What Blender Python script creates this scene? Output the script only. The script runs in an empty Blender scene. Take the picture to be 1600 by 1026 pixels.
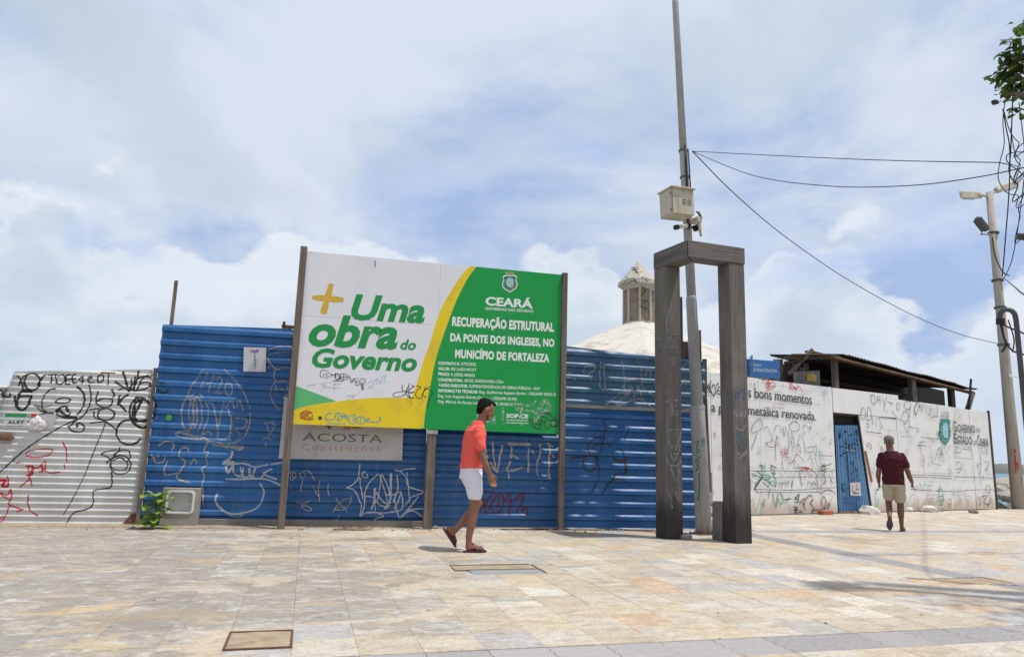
import bpy, bmesh, math, random
import numpy as np
from mathutils import Vector, Matrix, noise as mnoise
R = math.radians
C = bpy.context.scene.collection
rnd = random.Random(7)

# ------------------------------------------------------------------ camera, world, sun
F, CAMH = 1106.0, 1.15                       # focal length in pixels of a 1600 wide frame; eye height
cam = bpy.data.cameras.new('camera'); camo = bpy.data.objects.new('camera', cam); C.objects.link(camo)
CM = Matrix.Rotation(R(-15.7), 3, 'Z') @ Matrix.Rotation(R(90+10.1), 3, 'X') @ Matrix.Rotation(R(1.7), 3, 'Z')
camo.matrix_world = Matrix.Translation((0, 0, CAMH)) @ CM.to_4x4()
cam.sensor_width = 36; cam.lens = 36*F/1600; cam.clip_end = 9000; cam.clip_start = .05
bpy.context.scene.camera = camo
SUN = Vector((1.65, -1.0, 5.0)).normalized()
sl = bpy.data.lights.new('sun', 'SUN'); so = bpy.data.objects.new('sun', sl); C.objects.link(so)
sl.energy = 3.8; sl.angle = R(1.2); sl.color = (1, .95, .88)
so.rotation_euler = SUN.to_track_quat('Z', 'Y').to_euler(); so.location = SUN*40
vs = bpy.context.scene.view_settings
vs.view_transform = 'Standard'; vs.look = 'None'; vs.gamma = 1; vs.use_curve_mapping = False; vs.exposure = 0
bpy.context.scene.cycles.use_denoising = True

def ray(x, y): return CM @ Vector(((x-800)/F, -(y-513)/F, -1))
def gnd(x, y, z=0.0):
    d = ray(x, y); t = (z-CAMH)/d.z; return Vector((d.x*t, d.y*t, z))

class NT:
    def __init__(s, nt): s.t = nt
    def n(s, typ, **k):
        nd = s.t.nodes.new(typ); ins = k.pop('ins', {})
        for a, v in k.items(): setattr(nd, a, v)
        for a, v in ins.items(): s.put(nd, a, v)
        return nd
    def put(s, nd, a, v):
        i = nd.inputs[a]
        if isinstance(v, bpy.types.Node): v = v.outputs[0]
        if isinstance(v, bpy.types.NodeSocket): s.t.links.new(v, i)
        else: i.default_value = v
    def math(s, op, a, b=0.0, c=0.0, clamp=False):
        nd = s.n('ShaderNodeMath', operation=op, use_clamp=clamp)
        s.put(nd, 0, a); s.put(nd, 1, b); s.put(nd, 2, c); return nd.outputs[0]
    def vmath(s, op, a, b=(0, 0, 0)):
        nd = s.n('ShaderNodeVectorMath', operation=op); s.put(nd, 0, a); s.put(nd, 1, b)
        return nd.outputs['Value'] if op in ('DOT_PRODUCT', 'LENGTH', 'DISTANCE') else nd.outputs[0]
    def noise(s, vec, scale, detail=4, rough=.5, dist=0.0, col=False):
        nd = s.n('ShaderNodeTexNoise', ins={'Vector': vec, 'Scale': scale, 'Detail': detail, 'Roughness': rough, 'Distortion': dist})
        return nd.outputs['Color' if col else 'Fac']
    def ss(s, v, a, b, lo=0.0, hi=1.0):
        nd = s.n('ShaderNodeMapRange', interpolation_type='SMOOTHSTEP')
        for i, q in enumerate((v, a, b, lo, hi)): s.put(nd, i, q)
        return nd.outputs[0]
    def mix(s, f, a, b, blend='MIX'):
        nd = s.n('ShaderNodeMix', data_type='RGBA', blend_type=blend)
        s.put(nd, 0, f)
        for i, v in ((6, a), (7, b)):
            if isinstance(v, (tuple, list)) and len(v) == 3: v = (*v, 1)
            s.put(nd, i, v)
        return nd.outputs[2]
    def mapv(s, v, scale=(1, 1, 1), loc=(0, 0, 0), rot=(0, 0, 0)):
        nd = s.n('ShaderNodeMapping', ins={'Vector': v, 'Scale': scale, 'Location': loc, 'Rotation': rot}); return nd.outputs[0]

w = bpy.data.worlds.new('World'); bpy.context.scene.world = w; w.use_nodes = True
w.node_tree.nodes.clear(); N = NT(w.node_tree)
tc = N.n('ShaderNodeTexCoord').outputs['Generated']
sky = N.n('ShaderNodeTexSky', sky_type='NISHITA', sun_disc=False, sun_elevation=math.asin(SUN.z), sun_rotation=math.atan2(SUN.x, SUN.y), air_density=1.0, dust_density=1.5)
sep = N.n('ShaderNodeSeparateXYZ', ins={0: tc})
elev = sep.outputs[2]
zc = N.math('ADD', N.math('MAXIMUM', elev, 0.0), .22)
flat = N.n('ShaderNodeCombineXYZ', ins={0: N.math('DIVIDE', sep.outputs[0], zc), 1: N.math('DIVIDE', sep.outputs[1], zc), 2: elev}).outputs[0]
K = 10.0                                     # background strength is 0.1
def kc(r, g, b): return (r*K, g*K, b*K, 1)
veil = N.ss(N.noise(N.mapv(flat, (1, 1, 1), (3.1, 1.3, 0)), 1.15, 9, .55, .3), .37, .57, .0, 1.0)
blue = N.mix(.7, sky, kc(.455, .60, .905))    # thin haze over the blue
col = N.mix(N.math('MULTIPLY', veil, .92), blue, kc(.72, .79, .895))
# brighter and greyer tufts of the high cloud
tuft = N.noise(N.mapv(flat, (1, 1, 1), (7, 2, 3)), 2.1, 10, .6, .4)
col = N.mix(N.ss(tuft, .50, .70, 0, .6), col, kc(.60, .685, .79))
# grey clouds at their places in the sky
def blob(col, px, py, ax, az, amount, colr, dist=.10, edge=(1.25, .45), tilt=0.0):
    d = ray(px, py).normalized(); e = Vector((d.y, -d.x, 0)).normalized(); u = e.cross(d)
    e2 = e*math.cos(tilt)+u*math.sin(tilt); u2 = u*math.cos(tilt)-e*math.sin(tilt)
    nz = N.noise(tc, 5.0, 7, .6, 0, True)
    wv = N.vmath('ADD', tc, N.vmath('MULTIPLY', N.vmath('SUBTRACT', nz, (.5, .5, .5)), (dist*4, dist*4, dist*4)))
    rel = N.vmath('SUBTRACT', wv, tuple(d))
    a = N.math('DIVIDE', N.vmath('DOT_PRODUCT', rel, tuple(e2)), ax)
    b = N.math('DIVIDE', N.vmath('DOT_PRODUCT', rel, tuple(u2)), az)
    r2 = N.math('SQRT', N.math('ADD', N.math('MULTIPLY', a, a), N.math('MULTIPLY', b, b)))
    return N.mix(N.ss(r2, edge[0], edge[1], 0, amount), col, kc(*colr))
col = blob(col, 175, 90, .155, .05, .75, (.575, .66, .76), .045, (1.3, .5), -.55)
col = blob(col, 320, 260, .13, .045, .7, (.575, .65, .76), .05, (1.3, .4), -.2)
col = blob(col, 1200, 90, .2, .08, .4, (.62, .70, .80), .07)
col = blob(col, 1500, 150, .12, .07, .25, (.80, .83, .93), .06)
# cumulus bank above the horizon: tops set by a noise, crisp at the top and hazy below
bil = N.noise(N.mapv(tc, (1, 1, 1.5), (2.2, .4, 0)), 5.2, 9, .52, .1)
big = N.noise(N.mapv(tc, (1, 1, .3), (5.2, 1.4, 0)), 2.6, 3, .5)
topz = N.math('ADD', N.math('MULTIPLY', N.math('SUBTRACT', bil, .5), .58), N.math('ADD', N.math('MULTIPLY', N.math('SUBTRACT', big, .5), .35), .262))
over = N.math('SUBTRACT', N.math('MINIMUM', topz, .365), elev)
cum = N.ss(over, -.005, .030)
shade = N.noise(N.mapv(tc, (1, 1, 1.8), (2.2, .4, .045)), 5.2, 8, .55)
ccol = N.mix(N.ss(shade, .42, .62), kc(.78, .845, .92), kc(.60, .69, .80))
ccol = N.mix(N.ss(over, .0, .05), kc(.84, .88, .94), ccol)
col = N.mix(N.math('MULTIPLY', cum, .88), col, ccol)
# pale blue haze close to the horizon, a little bluer low down
col = N.mix(N.ss(elev, .20, .0, 0, .5), col, kc(.50, .63, .83))
# gentle blue openings
col = blob(col, 1385, 400, .17, .04, .6, (.50, .615, .89), .07, (1.4, .2))
col = blob(col, 700, 300, .12, .03, .45, (.53, .64, .90), .06, (1.4, .2))
col = blob(col, 1190, 335, .07, .03, .5, (.49, .61, .90), .06, (1.4, .2)); col = blob(col, 900, 230, .06, .03, .4, (.50, .62, .90), .07, (1.4, .2)); col = blob(col, 230, 395, .03, .02, .4, (.50, .62, .90), .04, (1.3, .2))
col = blob(col, 130, 368, .03, .02, .55, (.50, .61, .88), .03, (1.3, .2))
below = N.ss(elev, .0, -.02)
col = N.mix(below, col, kc(.35, .36, .36))
bg = N.n('ShaderNodeBackground', ins={'Color': col, 'Strength': .1})
wo = N.n('ShaderNodeOutputWorld', ins={'Surface': bg.outputs[0]})

# ------------------------------------------------------------------ materials
MATS = {}
def mat(name, base, rough=.6, metal=0.0, var=.12, scale=6.0, dirt=None, dirt_amt=.4, dirt_scale=2.0, bump=.15, bump_scale=40.0, stretch=(1, 1, 1), alpha=None, spec=.4):
    if name in MATS: return MATS[name]
    m = bpy.data.materials.new(name); m.use_nodes = True; m.node_tree.nodes.clear(); N = NT(m.node_tree)
    pos = N.n('ShaderNodeNewGeometry').outputs['Position']; p = N.mapv(pos, stretch)
    f = N.noise(p, scale, 6, .6)
    c = N.mix(f, tuple(v*(1-var) for v in base), tuple(min(1, v*(1+var)) for v in base))
    if dirt:
        g = N.ss(N.noise(N.mapv(p, (1, 1, 1), (4, 9, 2)), dirt_scale, 9, .65), .48, .68, 0, dirt_amt)
        c = N.mix(g, c, dirt)
    b = N.n('ShaderNodeBsdfPrincipled', ins={'Base Color': c, 'Roughness': rough, 'Metallic': metal, 'Specular IOR Level': spec})
    if bump:
        bn = N.n('ShaderNodeBump', ins={'Height': N.noise(p, bump_scale, 5, .6), 'Strength': bump, 'Distance': .01}); N.put(b, 'Normal', bn.outputs[0])
    out = b.outputs[0]
    if alpha is not None:
        a = N.ss(N.noise(N.mapv(pos, (1, 1, 1), (1, 5, 3)), alpha[0], 5, .7), alpha[1]-.12, alpha[1]+.1, alpha[2], 1)
        ed = N.n('ShaderNodeAttribute', attribute_name='edge').outputs['Fac']; a = N.math('MULTIPLY', a, N.ss(N.math('ADD', ed, N.math('MULTIPLY', N.noise(pos, 120, 3), .35)), 1.08, .55))
        tr = N.n('ShaderNodeBsdfTransparent'); mx = N.n('ShaderNodeMixShader'); N.put(mx, 0, a); N.put(mx, 1, tr.outputs[0]); N.put(mx, 2, out); out = mx.outputs[0]
    N.n('ShaderNodeOutputMaterial', ins={'Surface': out}); MATS[name] = m; return m

def sheet_mat(name, base, faded, rough=.38, rust=.25):
    m = bpy.data.materials.new(name); m.use_nodes = True; m.node_tree.nodes.clear(); N = NT(m.node_tree)
    pos = N.n('ShaderNodeNewGeometry').outputs['Position']
    f = N.ss(N.noise(N.mapv(pos, (1, 1, .35)), 1.6, 7, .6), .35, .68)
    c = N.mix(f, base, faded)
    # vertical rain streaks of dust
    st = N.ss(N.noise(N.mapv(pos, (14, 14, .5)), 1.0, 5, .6), .5, .75, 0, .13)
    c = N.mix(st, c, (.25, .25, .25))
    sp = N.ss(N.noise(pos, 26, 6, .75), .66, .74, 0, rust)
    c = N.mix(sp, c, (.10, .055, .035))
    b = N.n('ShaderNodeBsdfPrincipled', ins={'Base Color': c, 'Roughness': N.math('ADD', N.math('MULTIPLY', f, .2), rough), 'Specular IOR Level': .5})
    h = N.math('ADD', N.noise(N.mapv(pos, (1, 1, 2)), 2.2, 3, .5), N.math('MULTIPLY', N.noise(pos, 60, 3), .02))
    bn = N.n('ShaderNodeBump', ins={'Height': h, 'Strength': .6, 'Distance': .03}); N.put(b, 'Normal', bn.outputs[0])
    N.n('ShaderNodeOutputMaterial', ins={'Surface': b.outputs[0]}); MATS[name] = m; return m
BLUE = sheet_mat('blue_sheet_paint', (.005, .080, .245), (.018, .125, .32), .42)
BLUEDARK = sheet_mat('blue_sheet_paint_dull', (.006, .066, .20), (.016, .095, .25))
BLUEOLD = sheet_mat('blue_sheet_faded', (.025, .095, .185), (.055, .14, .24), .45, .5)
GALV = sheet_mat('pale_sheet', (.52, .51, .48), (.66, .65, .62), .5, .5)
GALVOLD = sheet_mat('pale_sheet_old', (.52, .51, .49), (.64, .63, .61), .5, .6)
DOORBLUE = sheet_mat('blue_door_sheet', (.05, .17, .36), (.12, .27, .45), .45, .3)
def wood_mat(name, dark, light, wet=False, flat_grain=False):
    m = bpy.data.materials.new(name); m.use_nodes = True; m.node_tree.nodes.clear(); N = NT(m.node_tree)
    pos = N.n('ShaderNodeNewGeometry').outputs['Position']
    if flat_grain: pos = N.mapv(pos, (.16, .16, 6))
    g = N.noise(N.mapv(pos, (22, 22, .8) if not flat_grain else (6, 6, 3)), 1.6, 8, .65, .3)
    g2 = N.noise(N.mapv(pos, (3, 3, .7)), 1.2, 5, .6)
    c = N.mix(N.ss(g, .32, .68), dark, light)
    c = N.mix(N.ss(g2, .45, .7, 0, .6), c, tuple(v*.55 for v in dark)); c = N.mix(N.ss(N.noise(pos, 1.7, 6, .6), .52, .72, 0, .45), c, tuple(min(1, v*1.35) for v in light))
    cr = N.ss(N.noise(N.mapv(pos, (60, 60, 1.2) if not flat_grain else (9, 9, 8)), 1.5, 4, .6), .66, .72, 0, .5)
    c = N.mix(cr, c, (.02, .018, .016))
    if wet:
        z = N.n('ShaderNodeSeparateXYZ', ins={0: pos}).outputs[2]
        k = N.math('ADD', z, N.math('MULTIPLY', N.noise(N.mapv(pos, (9, 9, 1.2)), 1.2, 5, .6), -.9))
        c = N.mix(N.ss(k, .34, -.12, 0, .85), c, (.022, .018, .016))
    b = N.n('ShaderNodeBsdfPrincipled', ins={'Base Color': c, 'Roughness': .75, 'Specular IOR Level': .3})
    h = N.math('SUBTRACT', g, N.math('MULTIPLY', cr, .8))
    bn = N.n('ShaderNodeBump', ins={'Height': h, 'Strength': .9, 'Distance': .010}); N.put(b, 'Normal', bn.outputs[0])
    N.n('ShaderNodeOutputMaterial', ins={'Surface': b.outputs[0]}); MATS[name] = m; return m
TIMBER = wood_mat('weathered_timber', (.115, .102, .092), (.175, .158, .142), True)
BEAMW = wood_mat('weathered_beam', (.11, .096, .084), (.175, .156, .138), False, True)
POSTW = wood_mat('post_wood', (.10, .075, .06), (.21, .165, .14))
DARKW = wood_mat('dark_wood', (.035, .027, .022), (.085, .065, .05))
BROWNW = wood_mat('brown_wood', (.11, .065, .04), (.24, .16, .10))
def board_mat():
    m = bpy.data.materials.new('hoarding_paint'); m.use_nodes = True; m.node_tree.nodes.clear(); N = NT(m.node_tree)
    pos = N.n('ShaderNodeNewGeometry').outputs['Position']; z = N.n('ShaderNodeSeparateXYZ', ins={0: pos}).outputs[2]
    c = N.mix(N.noise(pos, 1.4, 8, .65), (.62, .615, .59), (.76, .755, .735))
    c = N.mix(N.ss(N.noise(N.mapv(pos, (7, 7, .45)), 1.1, 6, .65), .52, .78, 0, .35), c, (.46, .42, .36))
    k = N.math('ADD', z, N.math('MULTIPLY', N.noise(N.mapv(pos, (2, 2, 1)), 1.5, 6, .7), -.7))
    c = N.mix(N.ss(k, .1, -.3, 0, .7), c, (.38, .27, .17))
    c = N.mix(N.ss(N.noise(pos, 30, 5, .8), .68, .76, 0, .6), c, (.2, .17, .15))
    b = N.n('ShaderNodeBsdfPrincipled', ins={'Base Color': c, 'Roughness': .6})
    bn = N.n('ShaderNodeBump', ins={'Height': N.noise(pos, 1.8, 6, .5), 'Strength': .4, 'Distance': .02}); N.put(b, 'Normal', bn.outputs[0])
    N.n('ShaderNodeOutputMaterial', ins={'Surface': b.outputs[0]}); return m
HOARD = board_mat()
GREY_STEEL = mat('pole_grey', (.36, .36, .37), .5, var=.1, scale=3, dirt=(.22, .2, .18), dirt_amt=.5, dirt_scale=5, stretch=(3, 3, .5))
CONC = mat('concrete', (.30, .275, .24), .85, var=.2, scale=9, dirt=(.16, .13, .10), dirt_amt=.6, bump=.5)
CONCD = mat('concrete_dark', (.17, .155, .14), .9, var=.25, scale=8, dirt=(.08, .07, .06), dirt_amt=.7, bump=.7)
POLEC = mat('pole_concrete', (.38, .34, .285), .8, var=.14, scale=5, dirt=(.20, .17, .14), dirt_amt=.45, dirt_scale=3, stretch=(2, 2, .6))
BEIGE = mat('beige_enamel', (.50, .46, .36), .45, var=.05, dirt=(.25, .19, .12), dirt_amt=.5, dirt_scale=5, bump=.05)
WHITEP = mat('white_plastic', (.66, .65, .62), .5, var=.06, dirt=(.35, .3, .25), dirt_amt=.4, dirt_scale=6, bump=.05)
INNER = mat('box_inner', (.46, .46, .43), .6, var=.08, dirt=(.28, .26, .22), dirt_amt=.5, dirt_scale=7)
BLACK = mat('black_rubber', (.02, .02, .022), .6, var=.2, bump=.05)
DGREY = mat('dark_grey', (.075, .075, .078), .5, var=.2)
RUST = mat('rusty_metal', (.13, .06, .035), .8, var=.35, scale=20, bump=.5)
BRICK = mat('brick_red', (.36, .11, .06), .85, var=.3, scale=12, bump=.6)
GLASS = mat('lamp_glass', (.30, .34, .32), .15, var=.05, bump=0)
SIGNB = mat('sign_blue', (.03, .13, .36), .45, var=.08, dirt=(.10, .2, .36), dirt_amt=.3, bump=.03)
LIME = mat('whitewash', (.56, .525, .46), .9, var=.14, scale=3, dirt=(.34, .29, .23), dirt_amt=.7, dirt_scale=2.2, bump=.5, bump_scale=12)
LIMEP = mat('lantern_wall', (.27, .22, .145), .9, var=.2, scale=5, dirt=(.16, .12, .08), dirt_amt=.6, dirt_scale=4, bump=.4)
LIMEC = mat('lantern_trim', (.46, .43, .37), .9, var=.15, scale=5, dirt=(.35, .3, .23), dirt_amt=.5, dirt_scale=6)
ROOFT = mat('old_roof_sheet', (.15, .115, .085), .9, var=.3, scale=4, dirt=(.09, .065, .05), dirt_amt=.7, dirt_scale=3, bump=.4)
SHEDSHADE = mat('shed_shade', (.014, .012, .011), .9, var=.3)  # near-black colour carries the shade inside the shed
ROCK = mat('rock', (.34, .30, .26), .9, var=.35, scale=4, dirt=(.17, .14, .12), dirt_amt=.6, dirt_scale=3, bump=1.0, bump_scale=9)
RUBBLE = mat('rubble', (.55, .52, .46), .9, var=.2, scale=12, bump=.8, bump_scale=30)
SAND = mat('sand_dirt', (.36, .28, .19), .95, var=.3, scale=8, dirt=(.2, .14, .09), dirt_amt=.6, dirt_scale=5, bump=.8, bump_scale=50)
PLASTIC = mat('thin_plastic', (.62, .60, .58), .4, var=.1, bump=.3)
# printed colours
P_WHITE = mat('print_board_white', (.71, .71, .74), .5, var=.06, scale=1.3, dirt=(.57, .56, .57), dirt_amt=.3, dirt_scale=1.6, bump=.3, bump_scale=1.6, spec=.2)
P_GREEN = mat('print_green', (.012, .29, .062), .5, var=.06, scale=1.3, dirt=(.03, .31, .09), dirt_amt=.3, dirt_scale=2.5, bump=.3, bump_scale=1.6, spec=.2)
P_TEXTG = mat('print_text_green', (.010, .26, .055), .4, var=.06, bump=0)
P_LGREEN = mat('print_light_green', (.11, .44, .17), .35, var=.06, bump=.2, bump_scale=1.6, spec=.2)
P_YELLOW = mat('print_yellow', (.74, .56, .025), .5, var=.08, scale=2, dirt=(.60, .40, .05), dirt_amt=.5, dirt_scale=3, bump=.2, bump_scale=1.6, spec=.2)
P_ORANGEY = mat('print_ochre', (.60, .38, .035), .4, var=.05, bump=0)
P_TXT = mat('print_text_white', (.75, .76, .74), .4, var=.05, bump=0)
P_BLACK = mat('print_black', (.035, .033, .035), .5, var=.2, bump=0)
P_BLACKW = mat('print_black_worn', (.05, .05, .052), .6, var=.2, bump=0, alpha=(30, .40, .25))
P_GREYW = mat('print_grey_worn', (.12, .10, .09), .6, var=.2, bump=0, alpha=(30, .43, .2))
P_OCHREW = mat('print_ochre_worn', (.50, .26, .12), .6, var=.2, bump=0, alpha=(40, .5, .15))
P_TEAL = mat('print_teal', (.03, .24, .19), .5, var=.15, bump=0, dirt=(.3, .4, .36), dirt_amt=.6, dirt_scale=12)
P_SKYB = mat('print_sky', (.30, .55, .62), .5, var=.1, bump=0)
P_RED = mat('print_red', (.50, .03, .03), .5, var=.1, bump=0)
BANNER = mat('banner_vinyl', (.44, .42, .385), .5, var=.06, scale=3, dirt=(.30, .27, .23), dirt_amt=.5, dirt_scale=4, bump=.1)
# spray paint
S_BLACK = mat('spray_black', (.022, .021, .022), .6, var=.2, bump=0, alpha=(45, .30, .25))
S_BLACKT = mat('spray_black_thin', (.05, .048, .047), .7, var=.2, bump=0, alpha=(60, .44, .1))
S_FAINT = mat('marker_faint', (.16, .145, .14), .7, var=.2, bump=0, alpha=(30, .50, .0))
S_WHITE = mat('spray_white', (.42, .44, .48), .6, var=.1, bump=0, alpha=(45, .38, .15))
S_CHALK = mat('spray_chalk', (.30, .30, .32), .8, var=.2, bump=0, alpha=(40, .46, .05))
S_CHALKB = mat('spray_chalk_warm', (.40, .35, .33), .8, var=.2, bump=0, alpha=(36, .44, .05))
S_RED = mat('spray_red', (.50, .012, .02), .6, var=.15, bump=0, alpha=(50, .36, .25))
S_DRED = mat('spray_dark_red', (.13, .02, .05), .6, var=.15, bump=0, alpha=(45, .42, .15))
S_PINK = mat('marker_pink', (.55, .20, .20), .7, var=.15, bump=0, alpha=(40, .5, .0))
S_GREEN = mat('spray_green', (.01, .24, .15), .6, var=.15, bump=0, alpha=(50, .36, .25))
S_MINT = mat('spray_mint', (.20, .55, .45), .7, var=.15, bump=0, alpha=(36, .48, .05))
S_BLUE = mat('marker_blue', (.08, .35, .52), .6, var=.15, bump=0, alpha=(60, .42, .2))
S_LBLUE = mat('marker_light_blue', (.35, .60, .68), .6, var=.15, bump=0, alpha=(60, .48, .0))
S_DBLUE = mat('marker_dark_blue', (.03, .10, .20), .6, var=.15, bump=0, alpha=(40, .42, .2))
# people
def cloth(name, base, rough=.85): return mat(name, base, rough, var=.08, scale=30, bump=.25, bump_scale=90, spec=.2)
SKIN = mat('skin_brown', (.235, .105, .062), .5, var=.08, scale=15, bump=.06)
SKIN2 = mat('skin_tan', (.16, .07, .045), .5, var=.08, scale=15, bump=.06)
HAIR = mat('black_hair', (.008, .007, .007), .8, var=.3, scale=60, bump=.6, bump_scale=180, spec=.15)
CORAL = cloth('coral_knit', (.78, .115, .085)); WHITEC = cloth('white_cotton', (.70, .68, .74))
MAROON = cloth('maroon_knit', (.055, .010, .013)); KHAKI = cloth('khaki_cotton', (.42, .36, .27))
CAPC = cloth('grey_cap', (.16, .16, .13)); SANDAL = mat('maroon_sandal', (.07, .013, .02), .5, var=.15, bump=.1); SANDALG = mat('grey_sandal', (.07, .06, .07), .7, var=.15)

# ------------------------------------------------------------------ mesh helpers
class MB:
    def __init__(s): s.v = []; s.f = []; s.e = {}
    def add(s, vs, fs):
        b = len(s.v); s.v += [tuple(v) for v in vs]; s.f += [tuple(b+i for i in f) for f in fs]; return s
    def box(s, c, size, M=None):
        hx, hy, hz = size[0]/2, size[1]/2, size[2]/2; c = Vector(c)
        vs = [Vector((x*hx, y*hy, z*hz)) for z in (-1, 1) for y in (-1, 1) for x in (-1, 1)]
        if M is not None: vs = [M @ v for v in vs]
        return s.add([c+v for v in vs], [(0, 2, 3, 1), (4, 5, 7, 6), (0, 1, 5, 4), (2, 6, 7, 3), (0, 4, 6, 2), (1, 3, 7, 5)])
    def bbox(s, c, size, bev=.01, M=None):     # box with chamfered edges
        bm = bmesh.new(); bmesh.ops.create_cube(bm, size=1)
        for v in bm.verts: v.co = Vector((v.co.x*size[0], v.co.y*size[1], v.co.z*size[2]))
        bmesh.ops.bevel(bm, geom=bm.edges[:], offset=bev, segments=1, affect='EDGES')
        c = Vector(c); vs = [c+((M @ v.co) if M is not None else v.co) for v in bm.verts]
        bm.verts.index_update(); fs = [tuple(v.index for v in f.verts) for f in bm.faces]; bm.free()
        return s.add(vs, fs)
    def bar(s, a, b, w_, d_, bev=.004, up=None):  # squared timber from a to b
        a = Vector(a); b = Vector(b); ax = (b-a); L = ax.length; ax.normalize()
        up = Vector(up) if up is not None else (Vector((0, 1, 0)) if abs(ax.y) < .9 else Vector((1, 0, 0)))
        x = up.cross(ax).normalized(); y = ax.cross(x)
        M = Matrix((x, y, ax)).transposed()
        return s.bbox((a+b)/2, (w_, d_, L), bev, M)
    def tube(s, pts, r, n=8, cap=True):
        pts = [Vector(p) for p in pts]; rr = r if isinstance(r, (list, tuple)) else [r]*len(pts)
        rings = []; prev = None
        for i, p in enumerate(pts):
            t = (pts[min(i+1, len(pts)-1)]-pts[max(i-1, 0)]).normalized()
            if prev is None: prev = t.orthogonal().normalized()
            prev = (prev-t*prev.dot(t)).normalized(); y = t.cross(prev)
            rings.append([p+(prev*math.cos(2*math.pi*k/n)+y*math.sin(2*math.pi*k/n))*rr[i] for k in range(n)])
        return s.rings(rings, cap)
    def rings(s, rings, cap=True):
        n = len(rings[0]); vs = [v for r_ in rings for v in r_]; fs = []
        for i in range(len(rings)-1):
            for k in range(n): fs.append((i*n+k, i*n+(k+1) % n, (i+1)*n+(k+1) % n, (i+1)*n+k))
        if cap: fs.append(tuple(range(n))[::-1]); fs.append(tuple((len(rings)-1)*n+k for k in range(n)))
        return s.add(vs, fs)
    def ell(s, c, r, n=16, m=10, M=None):
        c = Vector(c); rings = []
        for i in range(1, m):
            a = math.pi*i/m
            ring = [Vector((r[0]*math.sin(a)*math.cos(2*math.pi*k/n), r[1]*math.sin(a)*math.sin(2*math.pi*k/n), -r[2]*math.cos(a))) for k in range(n)]
            rings.append([c+((M @ v) if M is not None else v) for v in ring])
        return s.rings(rings)
    def build(s, name, m, parent=None, smooth=False, label=None, **props):
        me = bpy.data.meshes.new(name)
        off = parent_loc(parent) if parent else Vector((0, 0, 0))
        me.from_pydata([tuple(Vector(v)-off) for v in s.v], [], s.f); me.validate()
        if s.e and len(me.vertices) == len(s.v):
            at = me.attributes.new('edge', 'FLOAT', 'POINT'); at.data.foreach_set('value', [s.e.get(i, 0.0) for i in range(len(s.v))])
        if m: me.materials.append(m)
        if smooth: me.shade_smooth()
        o = bpy.data.objects.new(name, me); C.objects.link(o)
        if parent: o.parent = parent
        if label: o['label'] = label
        for k, v in props.items(): o[k] = v
        return o
def parent_loc(o):
    v = Vector((0, 0, 0))
    while o: v += Vector(o.location); o = o.parent
    return v
def thing(name, label, cat, loc, group=None):
    o = bpy.data.objects.new(name, None); C.objects.link(o); o.location = loc; o.empty_display_size = .1
    o['label'] = label; o['category'] = cat
    if group: o['group'] = group
    return o
def tag(o, label, cat, group=None):
    o['label'] = label; o['category'] = cat
    if group: o['group'] = group
    return o

def smooth_line(pts, step, closed=False):
    if len(pts) == 2:
        P = [Vector(pts[0]), Vector(pts[1])]
    else:
        q = [Vector(p) for p in pts]; P = []
        for i in range(len(q)-1):
            p0, p1, p2, p3 = q[max(i-1, 0)], q[i], q[i+1], q[min(i+2, len(q)-1)]
            for k in range(8):
                t = k/8
                P.append(.5*((2*p1)+(p2-p0)*t+(2*p0-5*p1+4*p2-p3)*t*t+(3*p1-p0-3*p2+p3)*t**3))
        P.append(q[-1])
    out = [P[0]]; 
    for i in range(len(P)-1):
        L = (P[i+1]-P[i]).length; n = max(1, int(math.ceil(L/step)))
        for k in range(1, n+1): out.append(P[i].lerp(P[i+1], k/n))
    return out

class Surf:
    """upright surface along y = Y + s*x with a depth profile towards the camera"""
    def __init__(s, Y, sl, depth=None):
        s.Y, s.s = Y, sl; k = math.sqrt(1+sl*sl)
        s.u = Vector((1/k, sl/k, 0)); s.n = Vector((sl/k, -1/k, 0)); s.O = Vector((0, Y, 0)); s.depth = depth or (lambda u, z: 0.0); s.k = 0
    def px(s, x, y):
        d = ray(x, y); t = s.Y/(d.y-s.s*d.x); p = d*t+Vector((0, 0, CAMH)); return Vector(((p-s.O).dot(s.u), p.z))
    def pt(s, u, z, off=0.0): return s.O+s.u*u+Vector((0, 0, z))+s.n*(s.depth(u, z)+off)
    def ribbon(s, mb, pts, width, step=.012, off=None):
        """pts in (u, z)"""
        if off is None: off = .0022+.00012*(s.k % 14); s.k += 1
        P = smooth_line(pts, step)
        if len(P) < 2: return
        # drop doubled points
        Q = [P[0]]
        for p in P[1:]:
            if (p-Q[-1]).length > 1e-4: Q.append(p)
        if len(Q) < 2: return
        n = len(Q); vs = []; L = 0
        for i, p in enumerate(Q):
            t = (Q[min(i+1, n-1)]-Q[max(i-1, 0)])
            if t.length < 1e-6: t = Vector((1, 0))
            t.normalize(); nn = Vector((-t.y, t.x))
            e = min(1, (min(i, n-1-i)+.7)*step/(width*.5)); h = width/2*(1+.45*mnoise.noise(Vector((p.x*7, p.y*7, s.k*.37))))*math.sqrt(max(.05, 1-(1-e)**2))
            h *= 1.3
            for sg in (1, 0, -1):
                q = p+nn*h*sg; mb.e[len(mb.v)+len(vs)] = 1.0*abs(sg); vs.append(s.pt(q.x, q.y, off))
        mb.add(vs, [(3*i+k, 3*i+k+1, 3*i+4+k, 3*i+3+k) for i in range(n-1) for k in (0, 1)])
    def poly(s, mb, pxs, off, thick=None):
        P = [s.px(*p) for p in pxs]; n = len(P)
        vs = [s.pt(p.x, p.y, off) for p in P]; mb.add(vs, [tuple(range(n))])

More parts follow.
